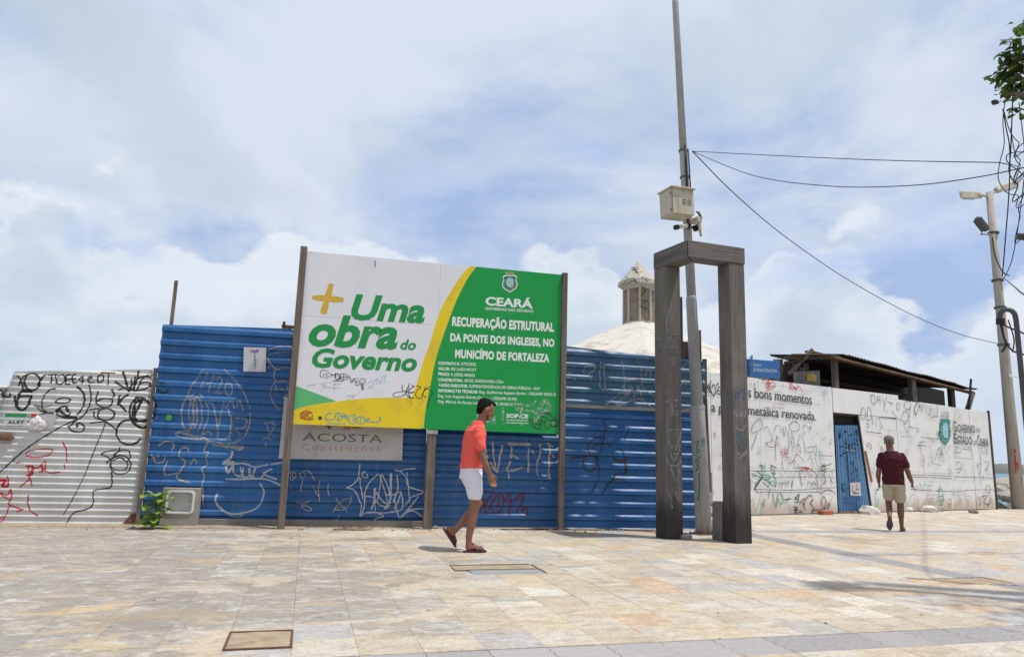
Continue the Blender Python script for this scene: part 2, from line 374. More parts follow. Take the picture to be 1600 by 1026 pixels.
class Fr:
    """reads points measured in an enlarged crop of the photograph onto a real surface"""
    def __init__(s, surf, ox, oy, k): s.f, s.ox, s.oy, s.k = surf, ox, oy, k
    def p(s, x, y): return s.f.px(s.ox+x/s.k, s.oy+y/s.k)
    def draw(s, mb, lines, width):
        for l in lines:
            wd = width
            if isinstance(l, tuple) and isinstance(l[0], (int, float)) and isinstance(l[1], list): wd, l = l
            s.f.ribbon(mb, [s.p(*q) for q in l], wd)

_tc = {}
def text_mesh(txt, bold=0.0, shear=0.0, space=1.0):
    key = (txt, bold, shear, space)
    if key in _tc: return _tc[key]
    cu = bpy.data.curves.new('t', 'FONT'); cu.body = txt; cu.offset = bold; cu.shear = shear; cu.space_character = space; cu.resolution_u = 3
    ob = bpy.data.objects.new('t', cu); C.objects.link(ob); dg = bpy.context.evaluated_depsgraph_get()
    me = bpy.data.meshes.new_from_object(ob.evaluated_get(dg)); vs = [Vector(v.co) for v in me.vertices]; fs = [tuple(p.vertices) for p in me.polygons]
    bpy.data.objects.remove(ob); bpy.data.curves.remove(cu); bpy.data.meshes.remove(me); _tc[key] = (vs, fs); return vs, fs
def cap_h(bold):
    vs, _ = text_mesh('H', bold); return max(v.y for v in vs)-min(v.y for v in vs)
def text_on(mb, surf, txt, L, Rr, T, bold=0.0, shear=0.0, off=.003, space=1.0, cuts=None):
    """L, Rr: pixel ends of the baseline; T: (pixel of baseline, pixel of cap top)"""
    vs, fs = text_mesh(txt, bold, shear, space)
    x0 = min(v.x for v in vs); x1 = max(v.x for v in vs); ch = cap_h(bold)
    a, b = surf.px(*L), surf.px(*Rr); h = surf.px(*T[1]).y-surf.px(*T[0]).y
    P = [(a.x+(b.x-a.x)*(v.x-x0)/(x1-x0), a.y+(b.y-a.y)*(v.x-x0)/(x1-x0)+v.y/ch*h) for v in vs]
    if cuts:
        bm = bmesh.new(); bv = [bm.verts.new((p[0], p[1], 0)) for p in P]
        for f in fs:
            try: bm.faces.new([bv[i] for i in f])
            except ValueError: pass
        for z in cuts:
            if min(p[1] for p in P) < z < max(p[1] for p in P):
                bmesh.ops.bisect_plane(bm, geom=bm.verts[:]+bm.edges[:]+bm.faces[:], plane_co=(0, z, 0), plane_no=(0, 1, 0))
        bm.verts.index_update(); P = [(v.co.x, v.co.y) for v in bm.verts]; fs = [tuple(v.index for v in f.verts) for f in bm.faces]; bm.free()
    mb.add([surf.pt(p[0], p[1], off) for p in P], fs)

# ------------------------------------------------------------------ ground
TU, TV, U0, V0 = .372, .38, .377, 3.95
def tile_mat(band=False):
    m = bpy.data.materials.new('band_stone' if band else 'paving_stone'); m.use_nodes = True; m.node_tree.nodes.clear(); N = NT(m.node_tree)
    pos = N.n('ShaderNodeNewGeometry').outputs['Position']; sp = N.n('ShaderNodeSeparateXYZ', ins={0: pos})
    iu = N.math('FLOOR', N.math('DIVIDE', N.math('SUBTRACT', sp.outputs[0], U0), TU)); iv = N.math('FLOOR', N.math('DIVIDE', N.math('SUBTRACT', sp.outputs[1], V0), TV))
    cell = N.n('ShaderNodeCombineXYZ', ins={0: iu, 1: iv, 2: 3.7}).outputs[0]
    wn = N.n('ShaderNodeTexWhiteNoise', noise_dimensions='3D', ins={'Vector': cell}); r1 = wn.outputs['Value']; rc = wn.outputs['Color']
    off = N.vmath('MULTIPLY', rc, (9, 9, 9)); p = N.vmath('ADD', pos, off)
    vein = N.noise(N.mapv(p, (1.3, 3.6, 1)), 2.6, 8, .62, 1.6)
    fine = N.noise(N.mapv(pos, (5, 14, 1)), 4, 8, .7, .4)
    if band:
        c = N.mix(r1, (.25, .235, .24), (.36, .335, .325)); c = N.mix(N.ss(fine, .4, .7, 0, .5), c, (.44, .40, .35))
    else:
        rp = N.n('ShaderNodeValToRGB', ins={0: r1}); e = rp.color_ramp; e.interpolation = 'CONSTANT'
        cols = [(0, (.54, .48, .38)), (.16, (.60, .55, .46)), (.30, (.44, .44, .43)), (.40, (.56, .47, .35)), (.50, (.57, .53, .46)), (.66, (.42, .43, .44)), (.74, (.55, .46, .33)), (.84, (.53, .37, .23)), (.91, (.64, .60, .52))]
        while len(e.elements) < len(cols): e.elements.new(.5)
        for el, (q, cc) in zip(e.elements, cols): el.position = q; el.color = (*cc, 1)
        c = rp.outputs[0]
        c = N.mix(N.ss(vein, .42, .68, 0, .6), c, (.52, .39, .26))
        c = N.mix(N.ss(N.noise(N.mapv(p, (1, 3, 1)), 4.5, 6, .6, 1.0), .50, .68, 0, .55), c, (.62, .60, .55))
        # grey cement wash and wear, mostly towards the left
        gx = N.math('ADD', N.math('MULTIPLY', sp.outputs[0], -.055), N.math('MULTIPLY', N.ss(N.math('ABSOLUTE', N.math('SUBTRACT', sp.outputs[1], 7.2)), 3.4, .6), .12))
        g = N.math('ADD', N.noise(N.mapv(pos, (.8, 1.2, 1)), 1.0, 9, .68, .5), gx)
        g = N.math('ADD', g, N.math('MULTIPLY', N.math('SUBTRACT', r1, .5), .10)); gm = N.ss(g, .50, .60, 0, .9)
        gc = N.mix(N.noise(N.mapv(pos, (1, 2.2, 1)), 5, 8, .7), (.22, .205, .185), (.40, .37, .325))
        c = N.mix(gm, c, gc)
        fl = N.ss(N.noise(N.mapv(p, (1.3, 2.6, 1)), 1.5, 10, .80, .8), .535, .575, 0, .8)
        c = N.mix(N.math('MULTIPLY', fl, N.ss(g, .42, .6)), c, (.60, .575, .53))
        cr2 = N.ss(N.noise(N.mapv(pos, (1.5, 3.0, 1), (9, 2, 1)), 1.6, 10, .84, .9), .545, .59, 0, .6)
        c = N.mix(N.math('MULTIPLY', cr2, gm), c, (.15, .145, .14))
        fo = N.ss(N.noise(N.mapv(p, (1.0, 2.0, 1), (3, 8, 1)), 1.1, 9, .66, .6), .56, .60, 0, .75)
        c = N.mix(N.math('MULTIPLY', fo, gm), c, (.50, .38, .24))
        # brown dust against the fences
        dd = N.ss(N.math('ADD', sp.outputs[1], N.math('MULTIPLY', N.noise(N.mapv(pos, (1, .6, 1)), 1.1, 6, .65), 1.6)), 11.5, 12.3, 0, .65)
        left = N.ss(sp.outputs[0], 2.2, -1.0)
        c = N.mix(N.math('MULTIPLY', dd, left), c, (.36, .27, .18))
        mot = N.noise(N.mapv(pos, (1.6, 2.8, 1), (4, 4, 4)), 3, 10, .80, .7)
        c = N.mix(N.ss(mot, .51, .575, 0, .40), c, (.29, .255, .205)); c = N.mix(N.ss(mot, .47, .42, 0, .35), c, (.66, .63, .57))
        gr = N.noise(N.mapv(pos, (3, 5, 1)), 9, 8, .8); c = N.mix(N.ss(gr, .51, .57, 0, .38), c, (.19, .17, .15))
        pit = N.ss(N.noise(N.mapv(pos, (3, 6, 1), (5, 1, 1)), 5, 7, .75), .585, .63, 0, .6); c = N.mix(pit, c, (.22, .19, .16))
    # dirty marks, a dark streak and the timber frame's painted shadow where the photograph shows them, and cement smears
    wob = N.vmath('MULTIPLY', N.vmath('SUBTRACT', N.noise(N.mapv(pos, (1.0, 2.2, 1)), 2.0, 10, .82, 0, True), (.5, .5, .5)), (3.0, 1.6, 0))
    wp_ = N.vmath('ADD', pos, wob)
    for (px_, py_, rx, ry, amt, colr) in ((575, 844, .50, .16, .6, (.17, .15, .135)), (930, 836, .8, .26, .5, (.25, .22, .19)), (255, 965, .66, .16, .75, (.33, .27, .19)), (1480, 866, 2.0, .10, .55, (.17, .15, .14)), (1320, 842, .30, .8, .5, (.24, .20, .15)), (60, 960, .4, .14, .8, (.52, .40, .24)), (150, 1005, .25, .12, .7, (.52, .42, .26)), (960, 815, .3, .2, .0, (.2, .2, .2))):
        gp = gnd(px_, py_); rl = N.vmath('MULTIPLY', N.vmath('SUBTRACT', wp_, tuple(gp)), (1/rx, 1/ry, 0))
        c = N.mix(N.ss(N.vmath('LENGTH', rl), 1.15, .7, 0, amt), c, colr)
    # dark stains
    st = N.ss(N.noise(N.mapv(pos, (.7, 1.8, 1), (1.7, 4.2, 0)), 1.5, 8, .7, .3), .65, .73, 0, .42)
    c = N.mix(st, c, (.15, .14, .13))
    if not band: c = N.mix(1.0, c, N.mix(r1, (.87, .835, .79), (1.0, .985, .95)), 'MULTIPLY')
    b = N.n('ShaderNodeBsdfPrincipled', ins={'Base Color': c, 'Roughness': .62, 'Specular IOR Level': .35})
    h = N.math('ADD', N.math('MULTIPLY', fine, .6), N.noise(pos, 9, 8, .7))
    bn = N.n('ShaderNodeBump', ins={'Height': h, 'Strength': .35, 'Distance': .006}); N.put(b, 'Normal', bn.outputs[0])
    N.n('ShaderNodeOutputMaterial', ins={'Surface': b.outputs[0]}); return m
TILE, BAND = tile_mat(), tile_mat(True)
BEDM = mat('joint_mortar', (.30, .26, .21), .95, var=.25, scale=5, dirt=(.2, .16, .12), dirt_amt=.5, bump=.5)
EARTH = mat('earth', (.30, .25, .18), .95, var=.25, scale=2, bump=.5)

g = MB(); g.box((0, -15, -1.06), (160, 64.6, 2)); g.box((-31, 33, -1.065), (99, 31.3, 1.995)); g.build('ground', EARTH, kind='structure')
bed = MB(); bed.box((6, 8.0, -.032), (42, 17.6, .06)); pav = bed.build('pavement', BEDM, kind='structure')   # its top is 2 mm below zero
# tile pieces
def tile_mesh(name, m, gap, ribs=False, h=.010):
    a, b = TU/2-gap, TV/2-gap; z = h; mb = MB()
    if not ribs:
        bv = .0025 if gap > .001 else .0008
        v = [(-a, -b, -.004), (a, -b, -.004), (a, b, -.004), (-a, b, -.004), (-a, -b, z-bv), (a, -b, z-bv), (a, b, z-bv), (-a, b, z-bv), (-a+bv, -b+bv, z), (a-bv, -b+bv, z), (a-bv, b-bv, z), (-a+bv, b-bv, z)]
        mb.add(v, [(0, 1, 5, 4), (1, 2, 6, 5), (2, 3, 7, 6), (3, 0, 4, 7), (4, 5, 9, 8), (5, 6, 10, 9), (6, 7, 11, 10), (7, 4, 8, 11), (8, 9, 10, 11)])
    else:
        mb.add([(-a, -b, -.004), (a, -b, -.004), (a, b, -.004), (-a, b, -.004), (-a, -b, z-.004), (a, -b, z-.004), (a, b, z-.004), (-a, b, z-.004)], [(0, 1, 5, 4), (1, 2, 6, 5), (2, 3, 7, 6), (3, 0, 4, 7), (4, 5, 6, 7)])
        n = 4
        for k in range(n):
            c = -b+(k+.5)*2*b/n
            if ribs == 'u': mb.add([(-a, c-.03, z-.004), (a, c-.03, z-.004), (a, c+.03, z-.004), (-a, c+.03, z-.004), (-a, c-.024, z+.002), (a, c-.024, z+.002), (a, c+.024, z+.002), (-a, c+.024, z+.002)], [(0, 1, 5, 4), (1, 2, 6, 5), (2, 3, 7, 6), (3, 0, 4, 7), (4, 5, 6, 7)])
            else:
                mb.add([(c-.03, -b, z-.004), (c+.03, -b, z-.004), (c+.03, b, z-.004), (c-.03, b, z-.004), (c-.024, -b, z+.002), (c+.024, -b, z+.002), (c+.024, b, z+.002), (c-.024, b, z+.002)], [(0, 1, 5, 4), (1, 2, 6, 5), (2, 3, 7, 6), (3, 0, 4, 7), (4, 5, 6, 7)])
    return mb
TM = {}
for key, args in {'a': (TILE, .0022), 'b': (TILE, .0007), 'u': (BAND, .002, 'u'), 'v': (BAND, .002, 'v')}.items():
    mb = tile_mesh(key, *args); me = bpy.data.meshes.new('paving_tile_'+key); me.from_pydata(mb.v, [], mb.f); me.materials.append(args[0]); TM[key] = (me, mb)
GONE = {(17, 5), (16, 5)}
SUNK = {(3, 8): -.0085, (4, 8): -.009, (11, 4): -.005}
def in_view(x, y):
    d = Vector((x, y, -CAMH)); c = CM.transposed() @ d
    if c.z > -.5: return False
    px, py = 800+F*c.x/-c.z, 513-F*c.y/-c.z; return -60 < px < 1660 and py < 1090
tiles = []
for iu in range(-26, 58):
    for iv in range(-3, 34):
        cx, cy = U0+(iu+.5)*TU, V0+(iv+.5)*TV
        if cy > 16.5: continue
        if (iu, iv) in GONE: continue
        if cy > 11.2-.073*cx and cx < 7.6: continue
        if cx > 7.6 and cy > 11.35+.2675*cx: continue
        key = 'a'
        nz = mnoise.noise(Vector((cx*.5, cy*.5, 0)))
        if cx < 2.0+nz*2.5-(cy-4)*.15: key = 'b'
        if iv == 0: key = 'u'
        if iu == 17 and cy < 10.9: key = 'v'
        if iv == 17 and iu >= 17: key = 'u'
        tiles.append((in_view(cx, cy) and 1 or 0, -math.hypot(cx, cy), iu, iv, cx, cy, key))
tiles.sort(key=lambda t: (-t[0], -t[1]))
rest = {'t': MB(), 'b': MB()}
for n, (vis, d, iu, iv, cx, cy, key) in enumerate(tiles):
    r_ = random.Random(iu*977+iv); dz = r_.uniform(-.0012, .0008)*(0.4 if key == 'b' else 1)+SUNK.get((iu, iv), 0)
    if n < 299:
        o = bpy.data.objects.new('band_tile' if key in 'uv' else 'paving_tile', TM[key][0]); C.objects.link(o); o.parent = pav; o.location = (cx, cy, dz)
        o.rotation_euler = (r_.uniform(-.003, .003), r_.uniform(-.003, .003), r_.uniform(-.004, .004))
    else:
        mb = TM[key][1]; rest['b' if key in 'uv' else 't'].add([(v[0]+cx, v[1]+cy, v[2]+dz) for v in mb.v], mb.f)
rest['t'].build('paving_tile', TILE, pav, kind='stuff'); rest['b'].build('band_tile', BAND, pav, kind='stuff')

def lump(c, r, seed, m, name, parent=None, flat_=.0, amp=.35, sub=2, **k):
    bm = bmesh.new(); bmesh.ops.create_icosphere(bm, subdivisions=sub, radius=1)
    for v in bm.verts:
        n1 = mnoise.noise(v.co*1.3+Vector((seed, 0, 0)))*amp+mnoise.noise(v.co*3+Vector((0, seed, 0)))*amp*.4
        q = v.co*(1+n1); v.co = Vector((q.x*r[0], q.y*r[1], max(q.z, -.6)*r[2]))
    bm.verts.index_update(); mb = MB(); mb.add([Vector(c)+v.co for v in bm.verts], [tuple(v.index for v in f.verts) for f in bm.faces]); bm.free()
    return mb.build(name, m, parent, **k)

# sandy bed in the broken patches
def patch(x0, y0, x1, y1, z, m, name, parent=None, seed=0, n=14, amp=.004, **k):
    mb = MB(); vs = []
    for j in range(n+1):
        for i in range(n+1):
            x = x0+(x1-x0)*i/n; y = y0+(y1-y0)*j/n; vs.append((x, y, z+amp*mnoise.noise(Vector((x*9+seed, y*9, 0)))))
    mb.add(vs, [(j*(n+1)+i, j*(n+1)+i+1, (j+1)*(n+1)+i+1, (j+1)*(n+1)+i) for j in range(n) for i in range(n)]); return mb.build(name, m, parent, **k)
t = thing('inspection_cover', 'sand-filled steel frame of an inspection cover sunk in the grey paving near the camera', 'cover', (-.18, 4.74, 0))
x0, x1, y0, y1 = -.365, .003, 4.545, 4.945
fr = MB()
for a, b in (((x0, y0), (x1, y0)), ((x0, y1), (x1, y1)), ((x0, y0), (x0, y1)), ((x1, y0), (x1, y1))): fr.bar((*a, .013), (*b, .013), .016, .014, .002)
fr.build('frame', RUST, t); patch(x0+.008, y0+.008, x1-.008, y1-.008, .0145, SAND, 'sand_fill', t, 3)
t = thing('sunken_slab', 'two sunken grey slabs with a dark sandy gap behind them, to the right of the walking man\'s feet', 'slab', (1.9, 7.3, 0))
s_ = MB(); s_.bbox((2.0, 7.02, .006), (.72, .25, .016), .003); s_.build('slab', mat('slab_grey', (.27, .265, .26), .8, var=.2, dirt=(.4, .38, .35)), t)
pz = MB(); pz.box((1.93, 7.3, .0125), (.84, .27, .003)); pz.build('sand_strip', SAND, t)
ed = MB(); ed.bar((1.5, 7.45, .012), (2.36, 7.45, .014), .02, .014); ed.bar((1.62, 7.165, .013), (2.38, 7.155, .015), .014, .012); ed.bar((2.38, 7.45, .014), (2.37, 6.9, .014), .014, .012); ed.build('dark_joint', CONCD, t)
patch(6.36, 5.86, 7.05, 6.22, .0025, SAND, 'broken_bed', pav, 5, kind='structure') if False else None
pb = patch(6.335, 5.86, 7.068, 6.225, .0025, SAND, 'sand_bed', pav, 5)
# stains and thin dirt lying on the paving
def stain(cx, cy, rx, ry, m, seed, z=.0145, n=26, rot=0.0):
    vs = [(cx, cy, z)]
    for k in range(n):
        a = 2*math.pi*k/n; q = 1+.55*mnoise.noise(Vector((math.cos(a)*1.6+seed, math.sin(a)*1.6, 0)))+.25*mnoise.noise(Vector((math.cos(a)*5+seed, math.sin(a)*5, 1)))
        x, y = rx*q*math.cos(a), ry*q*math.sin(a); vs.append((cx+x*math.cos(rot)-y*math.sin(rot), cy+x*math.sin(rot)+y*math.cos(rot), z))
    return MB().add(vs, [(0, k+1, (k+1) % n+1) for k in range(n)])
# sand drifted against the fence foot
sd = MB(); n = 120
vs = []
for i in range(n+1):
    x = -8+i*(15.2/n); yb = 11.33-.073*x; wd = (.42 if x < 0 else .12)*(.7+.6*abs(mnoise.noise(Vector((x*1.7, 0, 0)))))
    vs += [(x, yb-wd, .0128), (x, yb-wd*.4, .018+.012*abs(mnoise.noise(Vector((x*3, 3, 0))))), (x, yb+.25, .022)]
sd.add(vs, [(3*i+k, 3*i+3+k, 3*i+4+k, 3*i+1+k) for i in range(n) for k in (0, 1)]); sd.build('sand_drift', SAND, None, smooth=True, kind='stuff')

# ------------------------------------------------------------------ sea, far breakwater, shore rocks
m = bpy.data.materials.new('sea_water'); m.use_nodes = True; m.node_tree.nodes.clear(); N = NT(m.node_tree)
pos = N.n('ShaderNodeNewGeometry').outputs['Position']
c = N.mix(N.ss(N.noise(N.mapv(pos, (.02, .02, 1)), 1, 4), .4, .6), (.03, .17, .21), (.05, .22, .25))
b = N.n('ShaderNodeBsdfPrincipled', ins={'Base Color': c, 'Roughness': .25, 'IOR': 1.33})
bn = N.n('ShaderNodeBump', ins={'Height': N.noise(N.mapv(pos, (.8, .8, 1)), .8, 8, .65), 'Strength': .8, 'Distance': .6}); N.put(b, 'Normal', bn.outputs[0])
N.n('ShaderNodeOutputMaterial', ins={'Surface': b.outputs[0]})
sea = MB(); sea.add([(-5000, -5000, -1.3), (5000, -5000, -1.3), (5000, 5000, -1.3), (-5000, 5000, -1.3)], [(0, 1, 2, 3)]); sea.build('sea', m, kind='structure')
fs_ = MB(); FARM = mat('far_scrub', (.13, .14, .12), .95, var=.5, scale=.08, dirt=(.26, .25, .23), dirt_amt=.8, dirt_scale=.05, bump=0)
vs = []; n = 240
d0 = ray(1300, 733).normalized(); a0 = math.atan2(d0.y, d0.x)
for i in range(n+1):
    a = a0-.75*i/n; D = 520; hh = 4.3+1.2*mnoise.noise(Vector((i*.09, 0, 0)))+.8*mnoise.noise(Vector((i*.5, 3, 0)))
    for (dd, z) in ((0, -1.6), (4, 1.2+mnoise.noise(Vector((i*.7, 9, 0)))), (9, hh*.8), (16, hh), (40, 2)): vs.append(((D+dd)*math.cos(a), (D+dd)*math.sin(a), z))
fs_.add(vs, [(5*i+k, 5*i+5+k, 5*i+6+k, 5*i+1+k) for i in range(n) for k in range(4)]); fs_.build('far_shore', FARM, kind='structure')
for i, (px, py, r, lab) in enumerate([
    (1563, 786, .55, 'brown shore boulder just past the end of the white hoarding'),
    (1580, 778, .8, 'wide pale shore rock behind the tan lamp pole'),
    (1567, 768, .5, 'grey shore rock highest beside the end of the white hoarding'),
    (1600, 784, .7, 'pale shore rock to the right of the tan pole foot'),
    (1608, 772, .7, 'grey shore rock at the right picture edge above the paving'),
    (1583, 790, .35, 'low reddish rock at the left of the tan pole foot')]):
    p = gnd(px, 795); k = 1.06+.035*(795-py); c = Vector((p.x*k, p.y*k, 0)); 
    o = lump((c.x, c.y, r*.15+.008*(795-py)), (r*1.2, r, r*.62), i*3.1+1, ROCK, 'shore_rock'); tag(o, lab, 'rock', 'rocks along the shore')
bank = MB()
for i in range(40):
    x = 19.5+i*.9
bank = patch(19.2, 17.35, 60, 23, -.75, ROCK, 'rock_bank', None, 8, n=60, amp=1.1, kind='structure')

# ------------------------------------------------------------------ corrugated fences
PIT, PH = .2055, .030
def trap(u, z):
    q = ((z-PH+.5*PIT) % PIT)-.5*PIT           # 0 at the middle of the upward facing slope
    D = .040
    if q < -.080: d = D*max(0, (q+.1027)/.0227) if q > -.1027 else 0
    elif q < -.026: d = D
    elif q < .022: d = D*(1-(q+.026)/.048)
    else:
        d = 0.0
        if q > .1027-.012: d = D*(q-(.1027-.012))/.012*0
    return d+.005*math.sin(u*1.7+z*.9)+.007*mnoise.noise(Vector((u*1.1, z*2.3, 4)))
def trapz(z0, z1):                             # heights where the profile breaks
    out = [z0, z1]; k = -1
    while PH+k*PIT < z1+.3:
        c = PH+k*PIT
        out += [c-.1027, c-.080, c-.026, c+.022]; k += 1
    return sorted(z for z in out if z0 <= z <= z1)
SB = Surf(11.35, -.073, trap)
def sheet(surf, name, m, corners, parent, zs, nu=14, back=.003, label=None, off=0.0, smooth=False):
    """corners: (uL bottom, uR bottom, uL top, uR top); top edge height may slope: z top left/right"""
    (ub0, ub1, ut0, ut1, zt0, zt1) = corners; mb = MB(); rows = []
    zmax = max(zt0, zt1)
    for side in (0, 1):
        vs = []
        for z in zs:
            for i in range(nu+1):
                f = i/nu; zt = zt0+(zt1-zt0)*f; zz = min(z, zt); t = zz/zmax
                u = (ub0+(ub1-ub0)*f)*(1-t)+(ut0+(ut1-ut0)*f)*t; vs.append(surf.pt(u, zz, off-back*side))
        n = nu+1; fs = []
        for j in range(len(zs)-1):
            for i in range(nu): 
                f = (j*n+i, j*n+i+1, (j+1)*n+i+1, (j+1)*n+i); fs.append(f if side == 0 else f[::-1])
        mb.add(vs, fs)
    n = nu+1; B = len(zs)*n; top = (len(zs)-1)*n
    mb.f += [(top+i, top+i+1, B+top+i+1, B+top+i) for i in range(nu)]
    for j in range(len(zs)-1):
        mb.f += [(j*n, (j+1)*n, B+(j+1)*n, B+j*n), (j*n+nu, B+j*n+nu, B+(j+1)*n+nu, (j+1)*n+nu)]
    return mb.build(name, m, parent, smooth=smooth, label=label)

fence = thing('blue_fence', 'tall blue corrugated metal site fence with horizontal ribs and sprayed tags', 'fence', (2, 11.2, 0))
def ub(x, y): return SB.px(x, y).x
zs = trapz(0.03, 2.98)
sheet(SB, 'sheet', BLUE, (ub(219, 820), ub(441, 822), ub(255, 507), ub(456, 513), 2.92, 2.975), fence, zs, 22)
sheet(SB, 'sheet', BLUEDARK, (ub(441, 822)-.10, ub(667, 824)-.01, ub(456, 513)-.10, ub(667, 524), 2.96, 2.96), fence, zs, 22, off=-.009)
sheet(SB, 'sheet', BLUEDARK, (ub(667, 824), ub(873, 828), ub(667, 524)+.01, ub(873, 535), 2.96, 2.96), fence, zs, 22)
sheet(SB, 'sheet', BLUE, (ub(874, 828), ub(1089, 828), ub(882, 635), ub(1093, 643), 1.96, 1.96), fence, [z for z in trapz(.01, 1.96)], 24, label='brighter blue lower sheet')
sheet(SB, 'sheet', BLUEOLD, (ub(881, 635), ub(1094, 643), ub(882, 541), ub(1101, 565), 2.97, 2.84), fence, [2.0]+[z for z in trapz(2.01, 2.98)], 24, label='faded upper blue sheet')
# the faded sheet is laid from z = 2 up, so shift its lower edge: see corner maths (t = z / zmax)
rl = MB()
a, b = SB.px(878, 634), SB.px(1092, 643); rl.add([SB.pt(a.x, 1.945, .04), SB.pt(b.x, 1.945, .04), SB.pt(b.x, 1.995, .037), SB.pt(a.x, 1.995, .037), SB.pt(a.x, 1.945, .0), SB.pt(b.x, 1.945, .0), SB.pt(b.x, 1.995, .0), SB.pt(a.x, 1.995, .0)], [(0, 1, 2, 3), (3, 2, 6, 7), (0, 4, 5, 1)])
rl.build('flashing_strip', mat('flashing', (.28, .27, .26), .6, var=.15, dirt=(.15, .12, .1), dirt_amt=.6), fence)
kick = MB()
for (xa, xb) in ((307, 440), (444, 662)):
    a, b = ub(xa, 818), ub(xb, 820); kick.bbox(SB.O+SB.u*((a+b)/2)+SB.n*.06+Vector((0, 0, .055)), (b-a, .03, .11), .006, Matrix.Rotation(math.atan(-.073), 3, 'Z'))
kick.build('base_board', mat('grey_board', (.20, .185, .165), .8, var=.2, dirt=(.1, .08, .06)), fence)
# angle iron and rusty pieces on top
mb = MB(); a = SB.px(267, 505); p0 = SB.O+SB.u*a.x; mb.bar(Vector((p0.x, p0.y+.05, 2.2)), Vector((p0.x+.0, p0.y+.05, 3.62)), .05, .012, .002); mb.bar(Vector((p0.x-.024, p0.y+.075, 2.2)), Vector((p0.x-.024, p0.y+.075, 3.60)), .012, .05, .002)
mb.build('rear_post', POSTW, fence)
mb = MB(); mb.bar(SB.pt(ub(440, 510), 3.01, -.02), SB.pt(ub(460, 512), 3.0, -.02), .05, .05); mb.bar(SB.pt(ub(444, 505), 2.95, -.03), SB.pt(ub(444, 505), 3.08, -.03), .04, .04)
mb.build('rusty_bracket', RUST, fence)
mb = MB()
for (x, y, yt, w_) in ((1068, 565, 462, .10), (1098, 565, 514, .09)):
    a = SB.px(x, y); b = SB.px(x-3, yt); mb.bar(SB.pt(a.x, .1, -.12), SB.pt(b.x, b.y, -.12), w_, w_*.8)
mb.build('rear_post', DARKW, fence)
mb = MB(); a = SB.px(1074, 540); b = SB.px(1102, 532); mb.box(SB.pt((a.x+b.x)/2, 3.0, -.20), (b.x-a.x, .03, .42)); mb.build('rear_board', DARKW, fence)

scr_ = MB()
for k in range(1, 14):
    for u_ in [ub(222, 820)+.25+.62*j for j in range(15)]:
        z = PH+k*PIT-.052
        if z > 2.85 or u_ > ub(1080, 820): continue
        scr_.ell(SB.pt(u_+.02*math.sin(k*7+u_), z, .002), (.009, .006, .009), 6, 4)
scr_.build('screw', RUST, fence, kind='stuff')
def graf(parent, frame, m, width, lines, name='graffiti', label=None):
    thin = {'pale_fence': .85, 'white_hoarding': .85, 'blue_fence': 1.2}.get(parent.name, 1)
    width *= thin; lines = [(l[0]*thin, l[1]) if isinstance(l, tuple) else l for l in lines]
    boxes = []
    for l in lines:
        pts = l[1] if isinstance(l, tuple) else l; xs = [p[0] for p in pts]; ys = [p[1] for p in pts]; e = 9
        boxes.append([min(xs)-e, min(ys)-e, max(xs)+e, max(ys)+e])
    gi = list(range(len(lines)))
    def root(i):
        while gi[i] != i: i = gi[i]
        return i
    for i in range(len(lines)):
        for j in range(i):
            a, b_ = boxes[i], boxes[j]
            if a[0] < b_[2] and b_[0] < a[2] and a[1] < b_[3] and b_[1] < a[3]: gi[root(i)] = root(j)
    out = None
    for r_ in sorted({root(i) for i in range(len(lines))}):
        mb = MB(); frame.draw(mb, [l for i, l in enumerate(lines) if root(i) == r_], width); out = mb.build(name, m, parent, label=label)
    return out
Z2 = Fr(SB, 220, 500, 3.108); Z3 = Fr(SB, 430, 660, 5.7); Z4 = Fr(SB, 670, 660, 5.7); Z5 = Fr(SB, 870, 530, 3.308)
def circ(cx, cy, rx, ry, a0=0, a1=360, n=14): return [(cx+rx*math.cos(R(a0+(a1-a0)*k/n)), cy+ry*math.sin(R(a0+(a1-a0)*k/n))) for k in range(n+1)]
graf(fence, Z2, S_CHALK, .022, [
    [(305, 238), (270, 290), (240, 335), (222, 385)], [(405, 238), (460, 295), (505, 360), (530, 430)], [(533, 450), (528, 510), (505, 560), (470, 590), (420, 602)],
    [(328, 255), (308, 290), (292, 335)], [(355, 268), (338, 320), (328, 352)], [(318, 308), (348, 305)], [(365, 290), (382, 275), (395, 295), (378, 335), (365, 352), (400, 352)], circ(428, 335, 18, 28),
    (.03, circ(228, 460, 30, 76)), circ(255, 455, 20, 75), circ(276, 455, 22, 80, 200, 520), [(262, 360), (240, 372), (245, 395), (275, 392)],
    [(290, 395), (300, 370), (278, 358)], [(312, 395), (330, 440), (320, 500), (300, 555), (330, 540), (345, 560)], [(320, 400), (350, 410), (365, 470), (378, 560)],
    [(405, 395), (388, 470), (372, 560), (395, 580), (430, 560), (440, 500), (425, 430)], [(410, 430), (440, 395), (455, 430)], [(465, 425), (480, 385), (497, 440)], [(442, 462), (432, 580)], [(458, 475), (510, 480), (505, 520), (462, 528), (485, 560), (465, 580)],
    (.04, [(165, 550), (195, 543), (230, 555), (290, 568), (350, 590), (420, 605), (490, 612), (480, 625), (420, 612), (340, 600)]), [(170, 560), (220, 572), (300, 580)]])
graf(fence, Z2, S_CHALK, .020, [
    [(610, 155), (650, 135), (700, 128), (735, 132)], [(620, 168), (680, 155), (735, 158)], [(612, 180), (635, 215), (660, 240), (690, 228), (725, 232)], [(655, 235), (648, 280), (668, 300), (700, 295), (722, 310)], [(660, 290), (640, 320), (630, 360), (645, 400), (672, 432)],
    [(660, 315), (655, 340), (680, 335), (705, 350)], [(615, 195), (630, 215), (612, 235)], [(595, 500), (640, 498), (650, 520), (620, 560)], [(612, 505), (625, 545)], [(590, 580), (610, 570), (640, 585)], [(608, 590), (605, 618)], [(690, 380), (715, 355), (712, 320)]])
